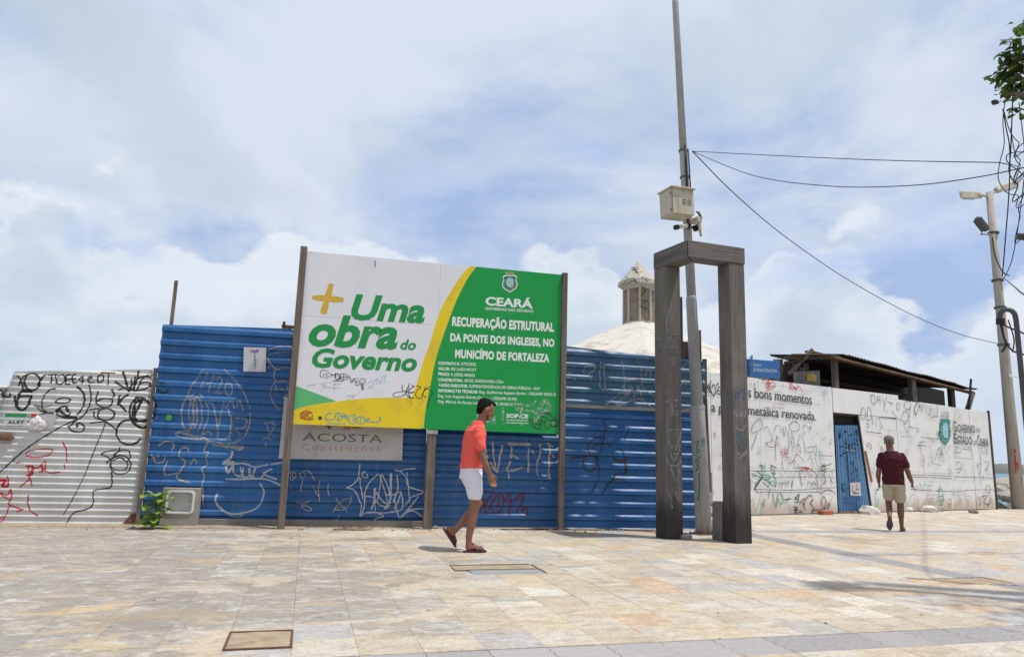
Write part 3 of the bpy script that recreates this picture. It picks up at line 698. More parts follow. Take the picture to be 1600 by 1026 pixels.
graf(fence, Z2, S_CHALKB, .020, [
    [(85, 610), (115, 592), (150, 590), (160, 610), (150, 632)], [(55, 650), (75, 690), (110, 685), (120, 655)], [(60, 665), (95, 660)], [(235, 640), (222, 618), (195, 625), (190, 660), (215, 690), (195, 730), (175, 765), (245, 790)], [(130, 680), (115, 745), (150, 748), (185, 738)], [(240, 700), (262, 672), (272, 698)],
    [(330, 590), (305, 635), (330, 640), (318, 670), (325, 700), (300, 720), (308, 760), (300, 800), (305, 850), (302, 900)]])
graf(fence, Z2, S_WHITE, .024, [
    (.035, [(445, 635), (440, 665), (400, 695), (450, 690), (425, 740), (415, 705)]), [(420, 700), (500, 695), (555, 712), (620, 700)], [(450, 705), (455, 745), (490, 755), (485, 710)], [(500, 715), (498, 760), (525, 755), (528, 715), (535, 765)], [(560, 715), (545, 760), (580, 768), (600, 740)], [(630, 700), (690, 690)], [(640, 720), (600, 745), (660, 772)], [(410, 770), (480, 772), (560, 768), (620, 775), (680, 800)],
    [(372, 840), (365, 880), (390, 915), (440, 938), (490, 935), (550, 918), (585, 885), (598, 830), (580, 790)], [(430, 945), (465, 952), (500, 945)]])
graf(fence, Z3, S_WHITE, .018, [
    [(755, 365), (748, 430), (735, 500), (690, 550), (640, 578), (690, 590), (730, 640), (750, 690), (768, 740), (755, 830), (790, 760), (800, 640)], [(755, 480), (758, 560), (770, 600), (780, 680)], [(770, 445), (795, 440), (805, 430)], [(770, 455), (790, 488), (825, 480), (815, 455)],
    [(790, 650), (830, 545), (915, 455)], [(805, 655), (870, 665), (930, 730), (990, 745)], (.03, [(888, 580), (885, 650), (880, 700), (855, 775)]), [(890, 690), (890, 790)], [(925, 460), (960, 560), (985, 640), (1010, 760)], [(945, 455), (930, 580), (910, 690)], [(950, 460), (1000, 560), (1020, 650)],
    (.03, [(1030, 450), (1028, 600), (1020, 700), (975, 770)]), [(1085, 465), (1090, 590), (1050, 700)], [(900, 620), (960, 700), (1030, 740)], [(980, 640), (1060, 640), (1120, 610), (1085, 720), (1060, 770)], [(1120, 610), (1135, 700), (1125, 770), (1060, 790), (960, 800), (830, 795), (760, 825)], [(1065, 420), (1110, 430), (1160, 415), (1250, 408)], [(1110, 430), (1160, 480), (1180, 560), (1250, 590), (1320, 615), (1230, 655), (1190, 675)], [(1170, 440), (1185, 560), (1195, 680)],
    [(1275, 655), (1200, 750), (1130, 830), (1100, 845)], [(1200, 680), (1150, 740)], [(1120, 830), (1200, 775), (1320, 765)], [(1160, 800), (1230, 785), (1310, 835)], [(820, 800), (900, 800), (965, 828), (900, 850), (885, 885)], [(1060, 680), (1080, 770), (1100, 840)]])
graf(fence, Z3, S_CHALK, .018, [
    [(540, 660), (560, 700), (600, 740), (645, 800)], [(510, 800), (560, 725), (620, 680), (670, 675), (665, 715), (620, 770), (530, 775)], [(685, 645), (670, 700)], [(520, 775), (580, 750), (640, 740)], [(570, 820), (555, 855), (510, 868)], [(195, 700), (240, 715), (310, 695)], [(235, 725), (250, 760), (300, 785), (325, 765), (280, 740), (250, 730)]])
graf(fence, Z3, S_CHALKB, .014, [[(120, 450), (150, 445), (160, 500), (140, 510), (135, 450)], [(170, 430), (185, 470), (165, 500)], [(215, 430), (235, 500)], [(240, 440), (300, 430), (350, 510)], [(270, 450), (245, 520), (225, 610)], [(335, 560), (375, 640), (400, 670)], [(400, 510), (385, 600), (398, 700)], [(475, 540), (470, 600), (485, 650)], [(130, 590), (150, 580)]])
graf(fence, Z4, S_CHALKB, .030, [
    [(430, 200), (480, 195), (500, 230), (525, 320)], (.05, [(470, 230), (460, 320)]), [(430, 310), (500, 310)], (.035, [(568, 170), (570, 230), (578, 320), (605, 430), (640, 260), (655, 200)]), (.045, [(705, 190), (800, 190), (910, 195)]), [(735, 210), (730, 320)], [(730, 285), (800, 320)], [(885, 220), (885, 330), (885, 440)], [(725, 340), (700, 430), (835, 400)], [(990, 190), (985, 300), (960, 360), (965, 470)], [(915, 240), (930, 280)], [(1075, 190), (1070, 300), (1065, 380), (1070, 500)], [(1050, 180), (1110, 215)], [(1075, 270), (1120, 310)], [(430, 360), (480, 345)], (.04, [(540, 350), (590, 420), (620, 440)]), [(450, 400), (430, 430)], [(570, 450), (572, 465)], [(708, 450), (706, 500)]])
graf(fence, Z4, S_DRED, .028, [
    [(430, 770), (460, 770), (485, 700), (450, 620), (540, 610), (570, 625), (500, 720), (510, 810)], [(560, 720), (600, 650), (650, 640), (665, 700), (640, 780), (580, 800), (560, 740)], [(625, 650), (610, 760)], [(680, 700), (720, 620), (725, 720), (715, 820)], [(690, 710), (760, 690), (840, 625)], [(850, 620), (820, 720), (780, 800)], [(830, 790), (860, 745), (880, 780), (860, 830)], [(550, 700), (540, 780)]])
graf(fence, Z5, S_CHALK, .022, [
    [(140, 175), (145, 145), (185, 138), (192, 160), (165, 180), (178, 212)], [(228, 115), (222, 180), (225, 250), (248, 250), (240, 130)], [(48, 195), (100, 210)], [(48, 165), (75, 175)], [(335, 110), (345, 170), (350, 250)], [(415, 105), (430, 150), (440, 250)],
    (.03, [(345, 210), (440, 205)]), (.03, [(345, 235), (360, 290), (385, 240), (400, 295), (420, 240), (435, 300)]), [(350, 260), (300, 300), (240, 345)], [(365, 265), (305, 345)], [(445, 250), (500, 300)], [(300, 350), (380, 318), (440, 310), (490, 360)], [(460, 190), (465, 160), (485, 170), (480, 210)], [(645, 215), (640, 240), (660, 205), (662, 245)], [(640, 160), (670, 120), (695, 110)]])
graf(fence, Z5, S_BLACKT, .022, [
    [(275, 410), (245, 420), (250, 465), (238, 510), (220, 580), (185, 600)], [(170, 600), (160, 560), (185, 515), (235, 500)], (.03, circ(170, 640, 36, 42, 20, 400)), (.03, [(75, 612), (150, 605), (200, 600), (215, 630)]), [(180, 560), (215, 540), (262, 535)], [(345, 520), (360, 490), (370, 450)], [(325, 560), (345, 600), (360, 690), (315, 690), (260, 750), (230, 800)], (.04, [(290, 615), (325, 630), (360, 625)]), (.03, [(365, 600), (350, 650), (358, 690)]), [(215, 650), (215, 710), (190, 770), (160, 800)], [(225, 800), (300, 720), (370, 740)], [(270, 530), (275, 560)]])
graf(fence, Z5, S_BLACKT, .014, [[(50, 72), (52, 88), (60, 75)], [(66, 74), (66, 88)], [(72, 75), (80, 80), (72, 88)], [(85, 75), (92, 88)]])
# stickers and banner
def plate(surf, pxs, off, m, name, parent, label=None, th=.002):
    P = [surf.px(*p) for p in pxs]; n = len(P); mb = MB()
    vs = [surf.pt(p.x, p.y, 0)*1 for p in P]
    base = max(surf.depth(p.x, p.y) for p in P)
    vs = [surf.O+surf.u*p.x+Vector((0, 0, p.y))+surf.n*(off+(0 if surf.depth.__name__ == '<lambda>' else .036)) for p in P]
    mb.add(vs+[v-surf.n*th for v in vs], [tuple(range(n))[::-1], tuple(range(n, 2*n))]+[(i, (i+1) % n, (i+1) % n+n, i+n) for i in range(n)])
    return mb.build(name, m, parent, label=label)
class FlatSurf(Surf):
    def __init__(s, base, d): super().__init__(base.Y, base.s); s.d = d; s.O = base.O+base.n*d; s.Y = s.O.y-s.s*s.O.x
SBF = FlatSurf(SB, .060)
pst = plate(SBF, [(381, 542), (416, 543), (415, 581), (380, 580)], 0, mat('poster_paper', (.50, .50, .52), .6, var=.05, bump=.1), 'poster', None); tag(pst, 'small white poster with a purple and green flower logo on the first blue fence sheet', 'poster')
L = Fr(SBF, 381, 542, 1.0)
mb = MB(); SBF.ribbon(mb, [SBF.px(396, 547), SBF.px(399, 551)], .03, off=.003); SBF.ribbon(mb, [SBF.px(401, 550), SBF.px(403, 546)], .03, off=.0034); mb.build('flower_logo', mat('logo_purple', (.25, .10, .45), .5, bump=0), pst)
mb = MB(); SBF.ribbon(mb, [SBF.px(392, 550), SBF.px(394, 546)], .025, off=.003); mb.build('flower_logo', mat('logo_olive', (.25, .3, .15), .5, bump=0), pst)
mb = MB()
for k, wd in enumerate((3.2, 2.4, 3.4, 2.8, 3.0, 2.6)): SBF.ribbon(mb, [SBF.px(398-wd/2+.4, 555.5+k*3.5), SBF.px(398+wd/2+.4, 555.5+k*3.5)], .017, off=.003)
mb.build('lettering', P_BLACKW, pst)
o = plate(SBF, [(259+5*math.cos(a*.785)+5, 652+5*math.sin(a*.785)) for a in range(8)], 0, mat('sticker_green', (.05, .30, .05), .5, bump=0), 'sticker', None); tag(o, 'round green sticker low on the first blue fence sheet', 'sticker')
# ACOSTA banner laid over the ribs
def rip(u, z): return .060+.0035*math.sin((z-PH)/PIT*2*math.pi-2.0)+.002*math.sin(u*3)
SA = Surf(11.35, -.073, rip)
ban = thing('company_banner', 'faded grey ACOSTA banner strapped across the blue fence under the billboard', 'banner', (.7, 11.25, 1.3))
a = [SA.px(x, y) for x, y in ((436, 716), (628, 719), (443, 640), (631, 668))]
mb = MB(); nz_, nu_ = 26, 12; vs = []
TLz, TRz = SA.px(445, 620), SA.px(631, 640)
for side in (0, 1):
    for j in range(nz_+1):
        for i in range(nu_+1):
            f, t_ = i/nu_, j/nz_; b0 = a[0].lerp(a[1], f); t0 = TLz.lerp(TRz, f); p = b0.lerp(t0, t_); vs.append(SA.pt(p.x, p.y, -.003*side))
n = nu_+1; B = n*(nz_+1); fs = [(j*n+i, j*n+i+1, (j+1)*n+i+1, (j+1)*n+i) for j in range(nz_) for i in range(nu_)]; fs += [tuple(B+q for q in f)[::-1] for f in fs]
mb.add(vs, fs); mb.build('sheet', BANNER, ban, smooth=True)
CUT = [k*.03 for k in range(20, 70)]
def P3(x, y): return (430+x/5.7, 660+y/5.7)
mb = MB(); text_on(mb, SA, 'ACOSTA', P3(246, 160), P3(950, 178), (P3(300, 160), P3(300, 92)), .0, 0, .003, 1.05, CUT); mb.build('lettering', P_GREYW, ban)
mb = MB(); text_on(mb, SA, 'Construções', P3(235, 243), P3(935, 255), (P3(300, 245), P3(300, 193)), .0, 0, .003, 1.25, CUT); mb.build('lettering', P_OCHREW, ban)
mb = MB(); 
for xa, xb in ((610, 675), (690, 760)): SA.ribbon(mb, [SA.px(*P3(xa, 38)), SA.px(*P3(xb, 40))], .05, off=.003)
mb.build('orange_patch', mat('orange_print', (.42, .19, .05), .6, var=.2, bump=0), ban)
mb = MB(); SA.ribbon(mb, [SA.px(*P3(475, 15)), SA.px(*P3(485, 60))], .03, off=.003); SA.ribbon(mb, [SA.px(*P3(455, 35)), SA.px(*P3(505, 38))], .02, off=.0032); mb.build('small_emblem', P_GREYW, ban)

# ------------------------------------------------------------------ pale corrugated fence on the left
wp, wa = .0885, .011
def sinu(u, z): return wa*math.sin(z/wp*2*math.pi)+.01*math.sin(u*1.3+1)
SW = Surf(11.35, -.073, sinu)
zs2 = [i*wp/8 for i in range(int(2.26/wp*8)+1)]
pf = thing('pale_fence', 'low pale corrugated metal fence at the left, tagged in black and red', 'fence', (-3.2, 11.5, 0))
def uw(x, y): return SW.px(x, y).x
sheet(SW, 'sheet', GALV, (uw(-60, 822), uw(214, 821), uw(26, 582), uw(239, 577), 2.11, 2.24), pf, zs2, 14, off=.02, smooth=True)
sheet(SW, 'sheet', GALVOLD, (-9.0, -4.0, -9.0, uw(33, 600), 1.84, 1.93), pf, zs2[:int(1.93/wp*8)+2], 10, off=-.03, label='lower old sheet behind', smooth=True)
mb = MB(); mb.bar((uw(216, 821)-.0, 11.47, 0), SW.O+SW.u*(uw(241, 576)+.02)+Vector((0, 0, 2.26)), .05, .06); mb.build('post', POSTW, pf)
mb = MB(); a = SW.px(198, 815); 
mb.add([SW.pt(a.x-.05, .0, .05), SW.pt(a.x+.22, .0, .05), SW.pt(a.x+.20, .17, .04), SW.pt(a.x+.05, .16, .045), SW.pt(a.x-.02, .06, .055)], [(0, 1, 2, 3, 4)]); mb.build('rust_hole', RUST, pf)
Z1 = Fr(SW, 0, 570, 3.948)
for s_ in (SW,): s_.O = s_.O+s_.n*0
SW2 = Surf(11.35, -.073, lambda u, z: sinu(u, z)+.02)
Z1 = Fr(SW2, 0, 570, 3.948)
graf(pf, Z1, S_BLACK, .026, [
    [(300, 65), (330, 60), (360, 62)], [(325, 62), (320, 115)], [(360, 75), (390, 60), (405, 85), (385, 118), (360, 115), (350, 90)], [(345, 55), (355, 118)], [(415, 62), (410, 115), (440, 118)], [(415, 62), (440, 62)], [(415, 90), (445, 88)], [(455, 60), (470, 58)], [(450, 62), (455, 110), (480, 108)], [(450, 88), (475, 85)],
    [(490, 95), (515, 70), (510, 118)], [(495, 100), (525, 98)], [(545, 75), (570, 72)], [(575, 80), (545, 90), (560, 110), (585, 105)], [(608, 70), (605, 108)], [(600, 72), (635, 62), (640, 95), (605, 110)], [(625, 48), (715, 50)], [(672, 55), (668, 125)],
    (.04, [(760, 40), (775, 85), (790, 140)]), (.04, [(855, 35), (850, 80), (820, 160)]), (.04, [(710, 102), (745, 125), (800, 158)]), [(730, 158), (770, 140), (800, 165)], [(815, 85), (808, 160)], [(835, 70), (828, 165)], [(770, 110), (820, 155), (890, 150), (925, 130)], [(925, 60), (880, 85), (845, 160)], [(930, 75), (870, 75), (820, 120), (800, 165)], [(920, 105), (870, 115), (838, 165)]])
graf(pf, Z1, S_BLACK, .030, [
    circ(205, 105, 48, 52, 0, 360), [(112, 68), (135, 95), (150, 150)], [(118, 130), (150, 75), (185, 55)], [(290, 60), (262, 85), (235, 130)], (.09, [(140, 170), (205, 170)]), (.06, [(125, 190), (205, 188)]), (.05, [(115, 215), (140, 160), (200, 160)]), (.04, [(95, 190), (110, 260), (140, 278), (175, 255), (200, 190)]), [(118, 205), (112, 245), (130, 272)], [(0, 150), (20, 165), (25, 200)], [(40, 150), (30, 190), (65, 195), (70, 175)]])
graf(pf, Z1, S_BLACK, .026, [
    [(350, 148), (320, 150), (285, 180), (265, 225), (268, 270), (300, 295), (340, 298)], (.034, [(475, 135), (505, 155), (525, 200), (515, 260), (480, 305)]), [(345, 230), (370, 208), (410, 203), (438, 215), (420, 232), (370, 235), (345, 228)], [(215, 250), (270, 258), (325, 250)], [(235, 262), (260, 285), (290, 290)], (.05, [(245, 305), (290, 300), (340, 300)]), (.05, [(345, 290), (380, 265), (410, 260), (425, 290)]), (.05, [(350, 300), (400, 320), (480, 325)]), [(350, 280), (420, 310), (440, 290)], [(370, 270), (400, 300), (450, 325)], [(270, 310), (340, 320)],
    [(480, 335), (400, 370), (330, 410), (240, 465), (150, 530), (60, 610), (0, 665)], [(425, 375), (445, 405), (500, 412), (525, 385), (500, 360), (475, 365), (485, 385)], [(430, 380), (470, 345), (520, 310), (555, 250), (565, 190), (552, 120)],
    [(610, 160), (596, 210), (605, 245), (650, 262), (690, 245), (695, 215)], [(600, 225), (640, 208), (700, 210)], [(690, 150), (706, 180), (700, 200)], [(555, 275), (600, 270), (650, 268)], (.03, [(615, 275), (608, 320), (650, 340), (700, 325), (705, 290), (670, 270), (620, 278)]), [(580, 285), (590, 325), (640, 338)], (.032, [(560, 358), (610, 352), (655, 350), (690, 375), (720, 398)])])
graf(pf, Z1, S_BLACKT, .020, [[(655, 350), (630, 420), (595, 500), (560, 590), (520, 690), (470, 790), (420, 880), (390, 925)]])
graf(pf, Z1, S_BLACK, .040, [
    [(740, 185), (730, 250)], [(730, 240), (760, 205), (795, 180)], [(735, 235), (765, 270), (785, 288)], [(870, 240), (840, 200), (835, 320), (870, 350)], circ(868, 290, 66, 90, 90, 300), circ(880, 300, 60, 88, 60, 330), [(800, 330), (840, 290), (880, 210)], (.06, [(810, 335), (860, 350), (910, 340)]), (.035, circ(800, 415, 80, 76, -60, -330))])
graf(pf, Z1, S_BLACK, .022, [
    [(745, 505), (720, 545), (690, 575), (655, 605)], [(720, 520), (630, 545), (660, 565), (700, 590)], [(700, 555), (750, 525), (795, 530), (805, 570), (780, 600)], circ(745, 615, 64, 58, 200, 560), [(700, 590), (740, 570), (775, 590), (790, 620), (760, 650), (700, 640), (685, 600)],
    [(690, 655), (690, 745), (640, 762), (580, 778), (578, 850), (545, 885), (460, 910), (415, 972)]])
graf(pf, Z1, S_RED, .020, [
    [(160, 550), (185, 530), (250, 518), (320, 518), (328, 535), (290, 560), (220, 568), (165, 560)], [(108, 605), (130, 597)], (.05, [(165, 620), (205, 625), (200, 670), (170, 680)]), [(175, 620), (190, 690), (160, 725), (128, 752)], [(188, 690), (205, 745)], [(200, 640), (250, 625), (285, 590), (280, 640), (245, 660)], [(280, 640), (310, 665), (375, 658)], (.04, [(260, 610), (270, 660)]),
    [(390, 475), (412, 520), (415, 600)], [(402, 610), (402, 640)], (.04, [(0, 712), (40, 712), (20, 745), (60, 745)]), [(52, 680), (60, 740)], [(5, 785), (50, 800), (75, 765), (70, 830), (5, 790)], [(70, 830), (65, 860), (130, 885), (150, 890), (105, 905)], [(65, 860), (45, 920), (10, 970)], [(182, 800), (178, 855), (200, 905), (240, 925)], [(0, 950), (30, 930)]])
graf(pf, Z1, S_BLACK, .03, [[(930, 70), (945, 60)], [(925, 110), (935, 140)]])
# tags running on over the post and the first blue sheet
graf(fence, Fr(SB, 0, 570, 3.948), S_BLACK, .028, [[(962, 85), (975, 100), (1000, 110), (1020, 112)], [(965, 150), (1000, 170), (1030, 165), (1035, 150)], [(945, 195), (962, 240), (958, 300), (930, 340)]])
# posters on the pale fence
SWF = FlatSurf(SW, .036)
o = plate(SWF, [(6, 645), (44, 645), (42, 668), (4, 668)], 0, mat('card_white', (.52, .53, .53), .6, var=.05, bump=.05), 'notice_sign', None); tag(o, 'small white notice with a green band and black letters on the pale fence', 'sign')
mb = MB(); SWF.poly(mb, [(8, 646), (43, 646), (42, 651), (8, 651)], .003); mb.build('green_band', P_TEXTG, o)
mb = MB(); text_on(mb, SWF, 'ALEY', (12, 661), (38, 661), ((12, 661), (12, 656.5)), .05, 0, .003, 1.3); mb.build('lettering', P_BLACK, o)
mb = MB(); SWF.ribbon(mb, [SWF.px(10, 665), SWF.px(36, 665)], .012, off=.003); mb.build('lettering', P_GREYW, o)
o = plate(SWF, [(47, 645), (88, 646), (84, 669), (45, 668)], 0, mat('card_white2', (.46, .45, .43), .6, var=.05, bump=.05), 'notice_sign', None); tag(o, 'small notice with a red corner half hidden by a white bag on the pale fence', 'sign')
mb = MB(); SWF.poly(mb, [(49, 646), (58, 646), (57, 651), (48, 651)], .003); mb.build('red_corner', P_RED, o)
p = SWF.px(60, 661); q = SWF.O+SWF.u*p.x+Vector((0, 0, p.y))+SWF.n*.05
def cone_bag(c):
    bm = bmesh.new(); bmesh.ops.create_icosphere(bm, subdivisions=3, radius=1)
    for v in bm.verts:
        n1 = mnoise.noise(v.co*2.5); t_ = (v.co.z+1)/2; wv = 1.15-.85*t_; v.co = Vector((v.co.x*.14*wv*(1+.4*n1), v.co.y*.045*(1+.5*n1), v.co.z*.105+.01*n1))
    bm.verts.index_update(); mb = MB().add([Vector(c)+v.co for v in bm.verts], [tuple(v.index for v in f.verts) for f in bm.faces]); bm.free(); return mb
o = cone_bag(q).build('plastic_bag', PLASTIC); tag(o, 'crumpled white plastic bag hanging on the pale corrugated fence', 'bag')
o = lump(SW.pt(uw(8, 688), 1.18, .05), (.12, .05, .07), 5, RUST, 'scrap_metal'); tag(o, 'rusty scrap lump stuck in the left edge of the pale fence', 'scrap')

# ------------------------------------------------------------------ billboard
BS = Surf(10.95, -.03)
bb = thing('billboard', 'big green, white and yellow public works billboard on three posts in front of the fence', 'billboard', (1.8, 10.9, 0))
Rb = Matrix.Rotation(math.atan(-.03), 3, 'Z')
uL, uR, zB, zT = BS.px(457, 664).x, BS.px(873, 672).x, 1.50, 4.13
usm = BS.px(687, 450).x; zsm = BS.px(560, 499).y
for (a, b) in ((uL, usm), (usm, uR)):
    for (c, d) in ((zB, zsm), (zsm, zT)):
        mb = MB(); mb.bbox(BS.O+BS.u*((a+b)/2)-BS.n*.010+Vector((0, 0, (c+d)/2)), (b-a-.003, .02, d-c-.003), .0015, Rb); mb.build('board_panel', P_WHITE, bb)
mb = MB()
for z in (zB+.08, zsm, zT-.1): mb.bbox(BS.O+BS.u*((uL+uR)/2)-BS.n*.05+Vector((0, 0, z)), (uR-uL-.05, .06, .06), .004, Rb)
mb.build('frame_rail', POSTW, bb)
for i, (xb, yb, dx, top, wd, hue) in enumerate(((438, 828, 0, 4.19, .11, POSTW), (667, 828, 0, zB+.12, .15, POSTW), (873, 828, 0, 4.16, .10, POSTW))):
    p = BS.px(xb+1, yb); u = p.x if i != 0 else uL-.045
    if i == 2: u = uR+.055
    off = -.06 if i == 1 else .0
    mb = MB(); mb.bar(BS.O+BS.u*u+BS.n*off+Vector((0, 0, -.02)), BS.O+BS.u*(u+dx)+BS.n*off+Vector((0, 0, top)), wd*.9, .09, .006, up=-BS.n)
    pp = mb.build('post', POSTW, bb)
    if i == 1:
        mb = MB(); mb.bbox(BS.O+BS.u*u-BS.n*.01+Vector((0, 0, zB-.04)), (.17, .012, .06), .002, Rb); mb.build('bracket', GREY_STEEL, pp)
def curve(l): return [tuple(p) for p in smooth_line([Vector(q) for q in l], 6.0)]
yo = [(737, 413.6), (721, 430), (701, 461), (687, 488), (678, 514), (671, 539), (662.6, 560), (651, 599), (643, 621)]
yi = [(746, 414.6), (732, 433), (717, 461), (704, 493), (690, 532), (680, 565), (673, 599), (665, 641), (662, 668)]
yt = [(458.4, 641), (479, 634), (526, 627), (565, 622.5), (604, 621), (643, 621)]
def clamp_poly(pxs, off, m, name):
    P = [BS.px(*p) for p in pxs]; mb = MB(); vs = [BS.pt(min(max(p.x, uL), uR), min(max(p.y, zB), zT), off) for p in P]
    mb.add(vs, [tuple(range(len(vs)))]); o = mb.build(name, m, bb); return o
clamp_poly(curve(yi)[::-1]+[(746, 405), (900, 420), (900, 690), (655, 690)], .0012, P_GREEN, 'green_field')
clamp_poly(curve(yt)+curve(yo)[::-1][1:]+[(737, 405), (746, 405)]+curve(yi)[1:]+[(660, 690), (440, 690)], .0006, P_YELLOW, 'yellow_swoosh')
clamp_poly([(455, 600), (463.5, 603), (487, 611.6), (526, 626.5)]+curve(yt)[:12][::-1]+[(440, 648)], .0004, P_LGREEN, 'light_green_field')
def Pb(ox, oy, k): return lambda x, y: (ox+x/k, oy+y/k)
b1, b2, b3, b4 = Pb(440, 400, 6.4), Pb(670, 410, 6.414), Pb(660, 550, 6.957), Pb(440, 560, 6.4)
def line(name, m_, *a_, par=None):
    mb = MB(); text_on(mb, *a_); return mb.build(name, m_, par or bb)
line('slogan_lettering', P_TEXTG, BS, 'Uma', b1(692, 624), b1(1432, 660), (b1(700, 625), b1(738, 368)), .036, .22, .0025, 1.0)
line('slogan_lettering', P_TEXTG, BS, 'obra', b1(266, 884), b1(1160, 920), (b1(560, 897), b1(575, 575)), .036, .22, .0025, 1.0)
line('slogan_lettering', P_TEXTG, BS, 'do', b1(1186, 929), b1(1342, 936), (b1(1240, 932), b1(1250, 828)), .03, .22, .0025, 1.0)
line('slogan_lettering', P_TEXTG, BS, 'Governo', b4(300, 78), b4(1350, 124), (b4(320, 80), (499, 542.5)), .036, .22, .0025, 1.0)
mb = MB(); BS.ribbon(mb, [BS.px(488, 464.5), BS.px(537, 468.5)], .066, off=.002); BS.ribbon(mb, [BS.px(518, 443), BS.px(505, 490)], .066, off=.0023); mb.build('plus_sign', P_ORANGEY, bb)
line('lettering', P_TXT, BS, 'CEARÁ', b2(566, 424), b2(1042, 457), (b2(570, 426), b2(575, 340)), .035, 0, .0025)
line('lettering', P_TXT, BS, 'GOVERNO DO ESTADO', b2(565, 473), b2(1046, 502), (b2(570, 474), b2(575, 447)), .02, 0, .0025)
line('lettering', P_TXT, BS, 'RECUPERAÇÃO ESTRUTURAL', b2(232, 630), b2(1255, 690), (b2(235, 632), b2(240, 538)), .045, 0, .0025, 1.06)
line('lettering', P_TXT, BS, 'DA PONTE DOS INGLESES, NO', b2(214, 785), b2(1257, 842), (b2(215, 785), b2(218, 702)), .045, 0, .0025, 1.06)
line('lettering', P_TXT, BS, 'MUNICÍPIO DE FORTALEZA', b2(262, 950), b2(1207, 996), (b2(265, 950), b2(268, 864)), .045, 0, .0025, 1.06)
line('lettering', P_TXT, BS, 'SOP-CE', b3(912, 710), b3(1150, 716), (b3(915, 710), b3(915, 665)), .035, 0, .0025)
for bold, rest_, y0_, xm, y1_, x1_ in (('CONTRATO N:', '075/2022', 133, 412, 148, 583), ('VALOR:', 'R$ 2.603.447,07', 192, 303, 207, 583), ('PRAZO:', '6 (SEIS) MESES', 250, 303, 268, 570), ('CONSTRUTORA:', 'ARTEC ENGENHARIA LTDA', 313, 442, 338, 880), ('ÓRGÃO EXECUTOR:', 'SUPERINTENDÊNCIA DE OBRAS PÚBLICA – SOP', 372, 498, 411, 1275), ('INFORMAÇÕES TÉCNICAS:', 'Eng. Guilherme Siqueira Borba - CREA/PE 39652 D', 431, 608, 475, 1453), ('', 'Eng. Luiz Augusto Estrela Guerra – CREA/PE 33.992', 487, 170, 527, 1027), ('', 'Eng. Márcia de Souza Lima - CREA/PE 30320-D', 548, 170, 583, 980)):
    f = (xm-170)/(x1_-170) if x1_ > 170 else 0; ym = y0_+(y1_-y0_)*f
    if bold: line('lettering', P_TXT, BS, bold, b3(170, y0_), b3(xm-6, ym), (b3(170, y0_), b3(170, y0_-33)), .035, 0, .0025)
    xs = xm+10 if bold else 170
    line('lettering', P_TXT, BS, rest_, b3(xs, ym), b3(x1_, y1_), (b3(170, y0_), b3(170, y0_-32)), .012, 0, .0025)
line('lettering', P_TXT, BS, 'SUPERINTENDÊNCIA', b3(912, 743), b3(1150, 748), (b3(912, 743), b3(912, 729)), .02, 0, .0025)
line('lettering', P_TXT, BS, 'DE OBRAS PÚBLICAS', b3(912, 772), b3(1150, 778), (b3(912, 772), b3(912, 758)), .02, 0, .0025)
line('lettering', P_TXT, BS, 'CEARÁ', b3(590, 712), b3(668, 716), (b3(595, 712), b3(595, 680)), .03, 0, .0025)
line('lettering', P_TXT, BS, 'GOVERNO DO ESTADO', b3(568, 755), b3(728, 762), (b3(568, 755), b3(568, 740)), .03, 0, .0025)
# shield emblem
def shield(surf, parent, cx, cy, hw, hh, k, off, mats):
    """cx.. in pixel of the photograph; three nested shields with a small scene"""
    prof = [(-.55, -1), (-.2, -.92), (0, -.98), (.2, -.92), (.55, -1), (.95, -.8), (.82, -.45), (1.0, -.1), (1.0, .3), (.75, .62), (.35, .82), (0, 1.0), (-.35, .82), (-.75, .62), (-1.0, .3), (-1.0, -.1), (-.82, -.45), (-.95, -.8)]
    for i, (s_, m_) in enumerate(zip((1.0, .88), mats[:2])):
        mb = MB(); surf.poly(mb, [(cx+x*hw*s_, cy+y*hh*s_) for x, y in prof][::-1], off+.0006*i); mb.build('shield', m_, parent)
    mb = MB(); surf.poly(mb, [(cx+hw*.52*math.cos(a), cy-hh*.1+hh*.55*math.sin(a)) for a in [j*math.pi/8 for j in range(16)]], off+.0018); mb.build('shield_scene', mats[2], parent)
    mb = MB(); surf.poly(mb, [(cx+hw*.1, cy+hh*.05), (cx+hw*.5, cy+hh*.05), (cx+hw*.42, cy+hh*.45), (cx+hw*.1, cy+hh*.5)], off+.0024); surf.poly(mb, [(cx-hw*.45, cy-hh*.2), (cx+hw*.3, cy-hh*.35), (cx+hw*.2, cy-hh*.15)], off+.0024); mb.build('shield_scene', mats[3], parent)
    mb = MB()
    for j in range(14):
        a = 2*math.pi*j/14+.2; x, y = cx+hw*.72*math.cos(a), cy+hh*.02+hh*.68*math.sin(a)
        surf.poly(mb, [(x-hw*.07, y), (x, y-hh*.05), (x+hw*.07, y), (x, y+hh*.05)], off+.0024)
    mb.build('star', mats[4], parent)
x_, y_ = b2(812, 212)
shield(BS, bb, x_, y_, 11.8, 13.8, 1, .0025, (P_TXT, mat('emblem_teal', (.015, .13, .10), .5, bump=0), P_SKYB, mat('emblem_sand', (.45, .35, .2), .5, bump=0), P_TXT))
mb = MB()
for xx in range(-5, 6, 2): BS.ribbon(mb, [BS.px(x_+xx*1.15, y_-15.5), BS.px(x_+xx*1.15, y_-18.5)], .012, off=.003)
BS.ribbon(mb, [BS.px(x_-6.5, y_-15), BS.px(x_+6.5, y_-14.6)], .016, off=.003); mb.build('crown_band', mat('emblem_gold', (.42, .36, .16), .5, bump=0), bb)
B4 = Fr(BS, 440, 560, 6.4); B3 = Fr(BS, 660, 550, 6.957)
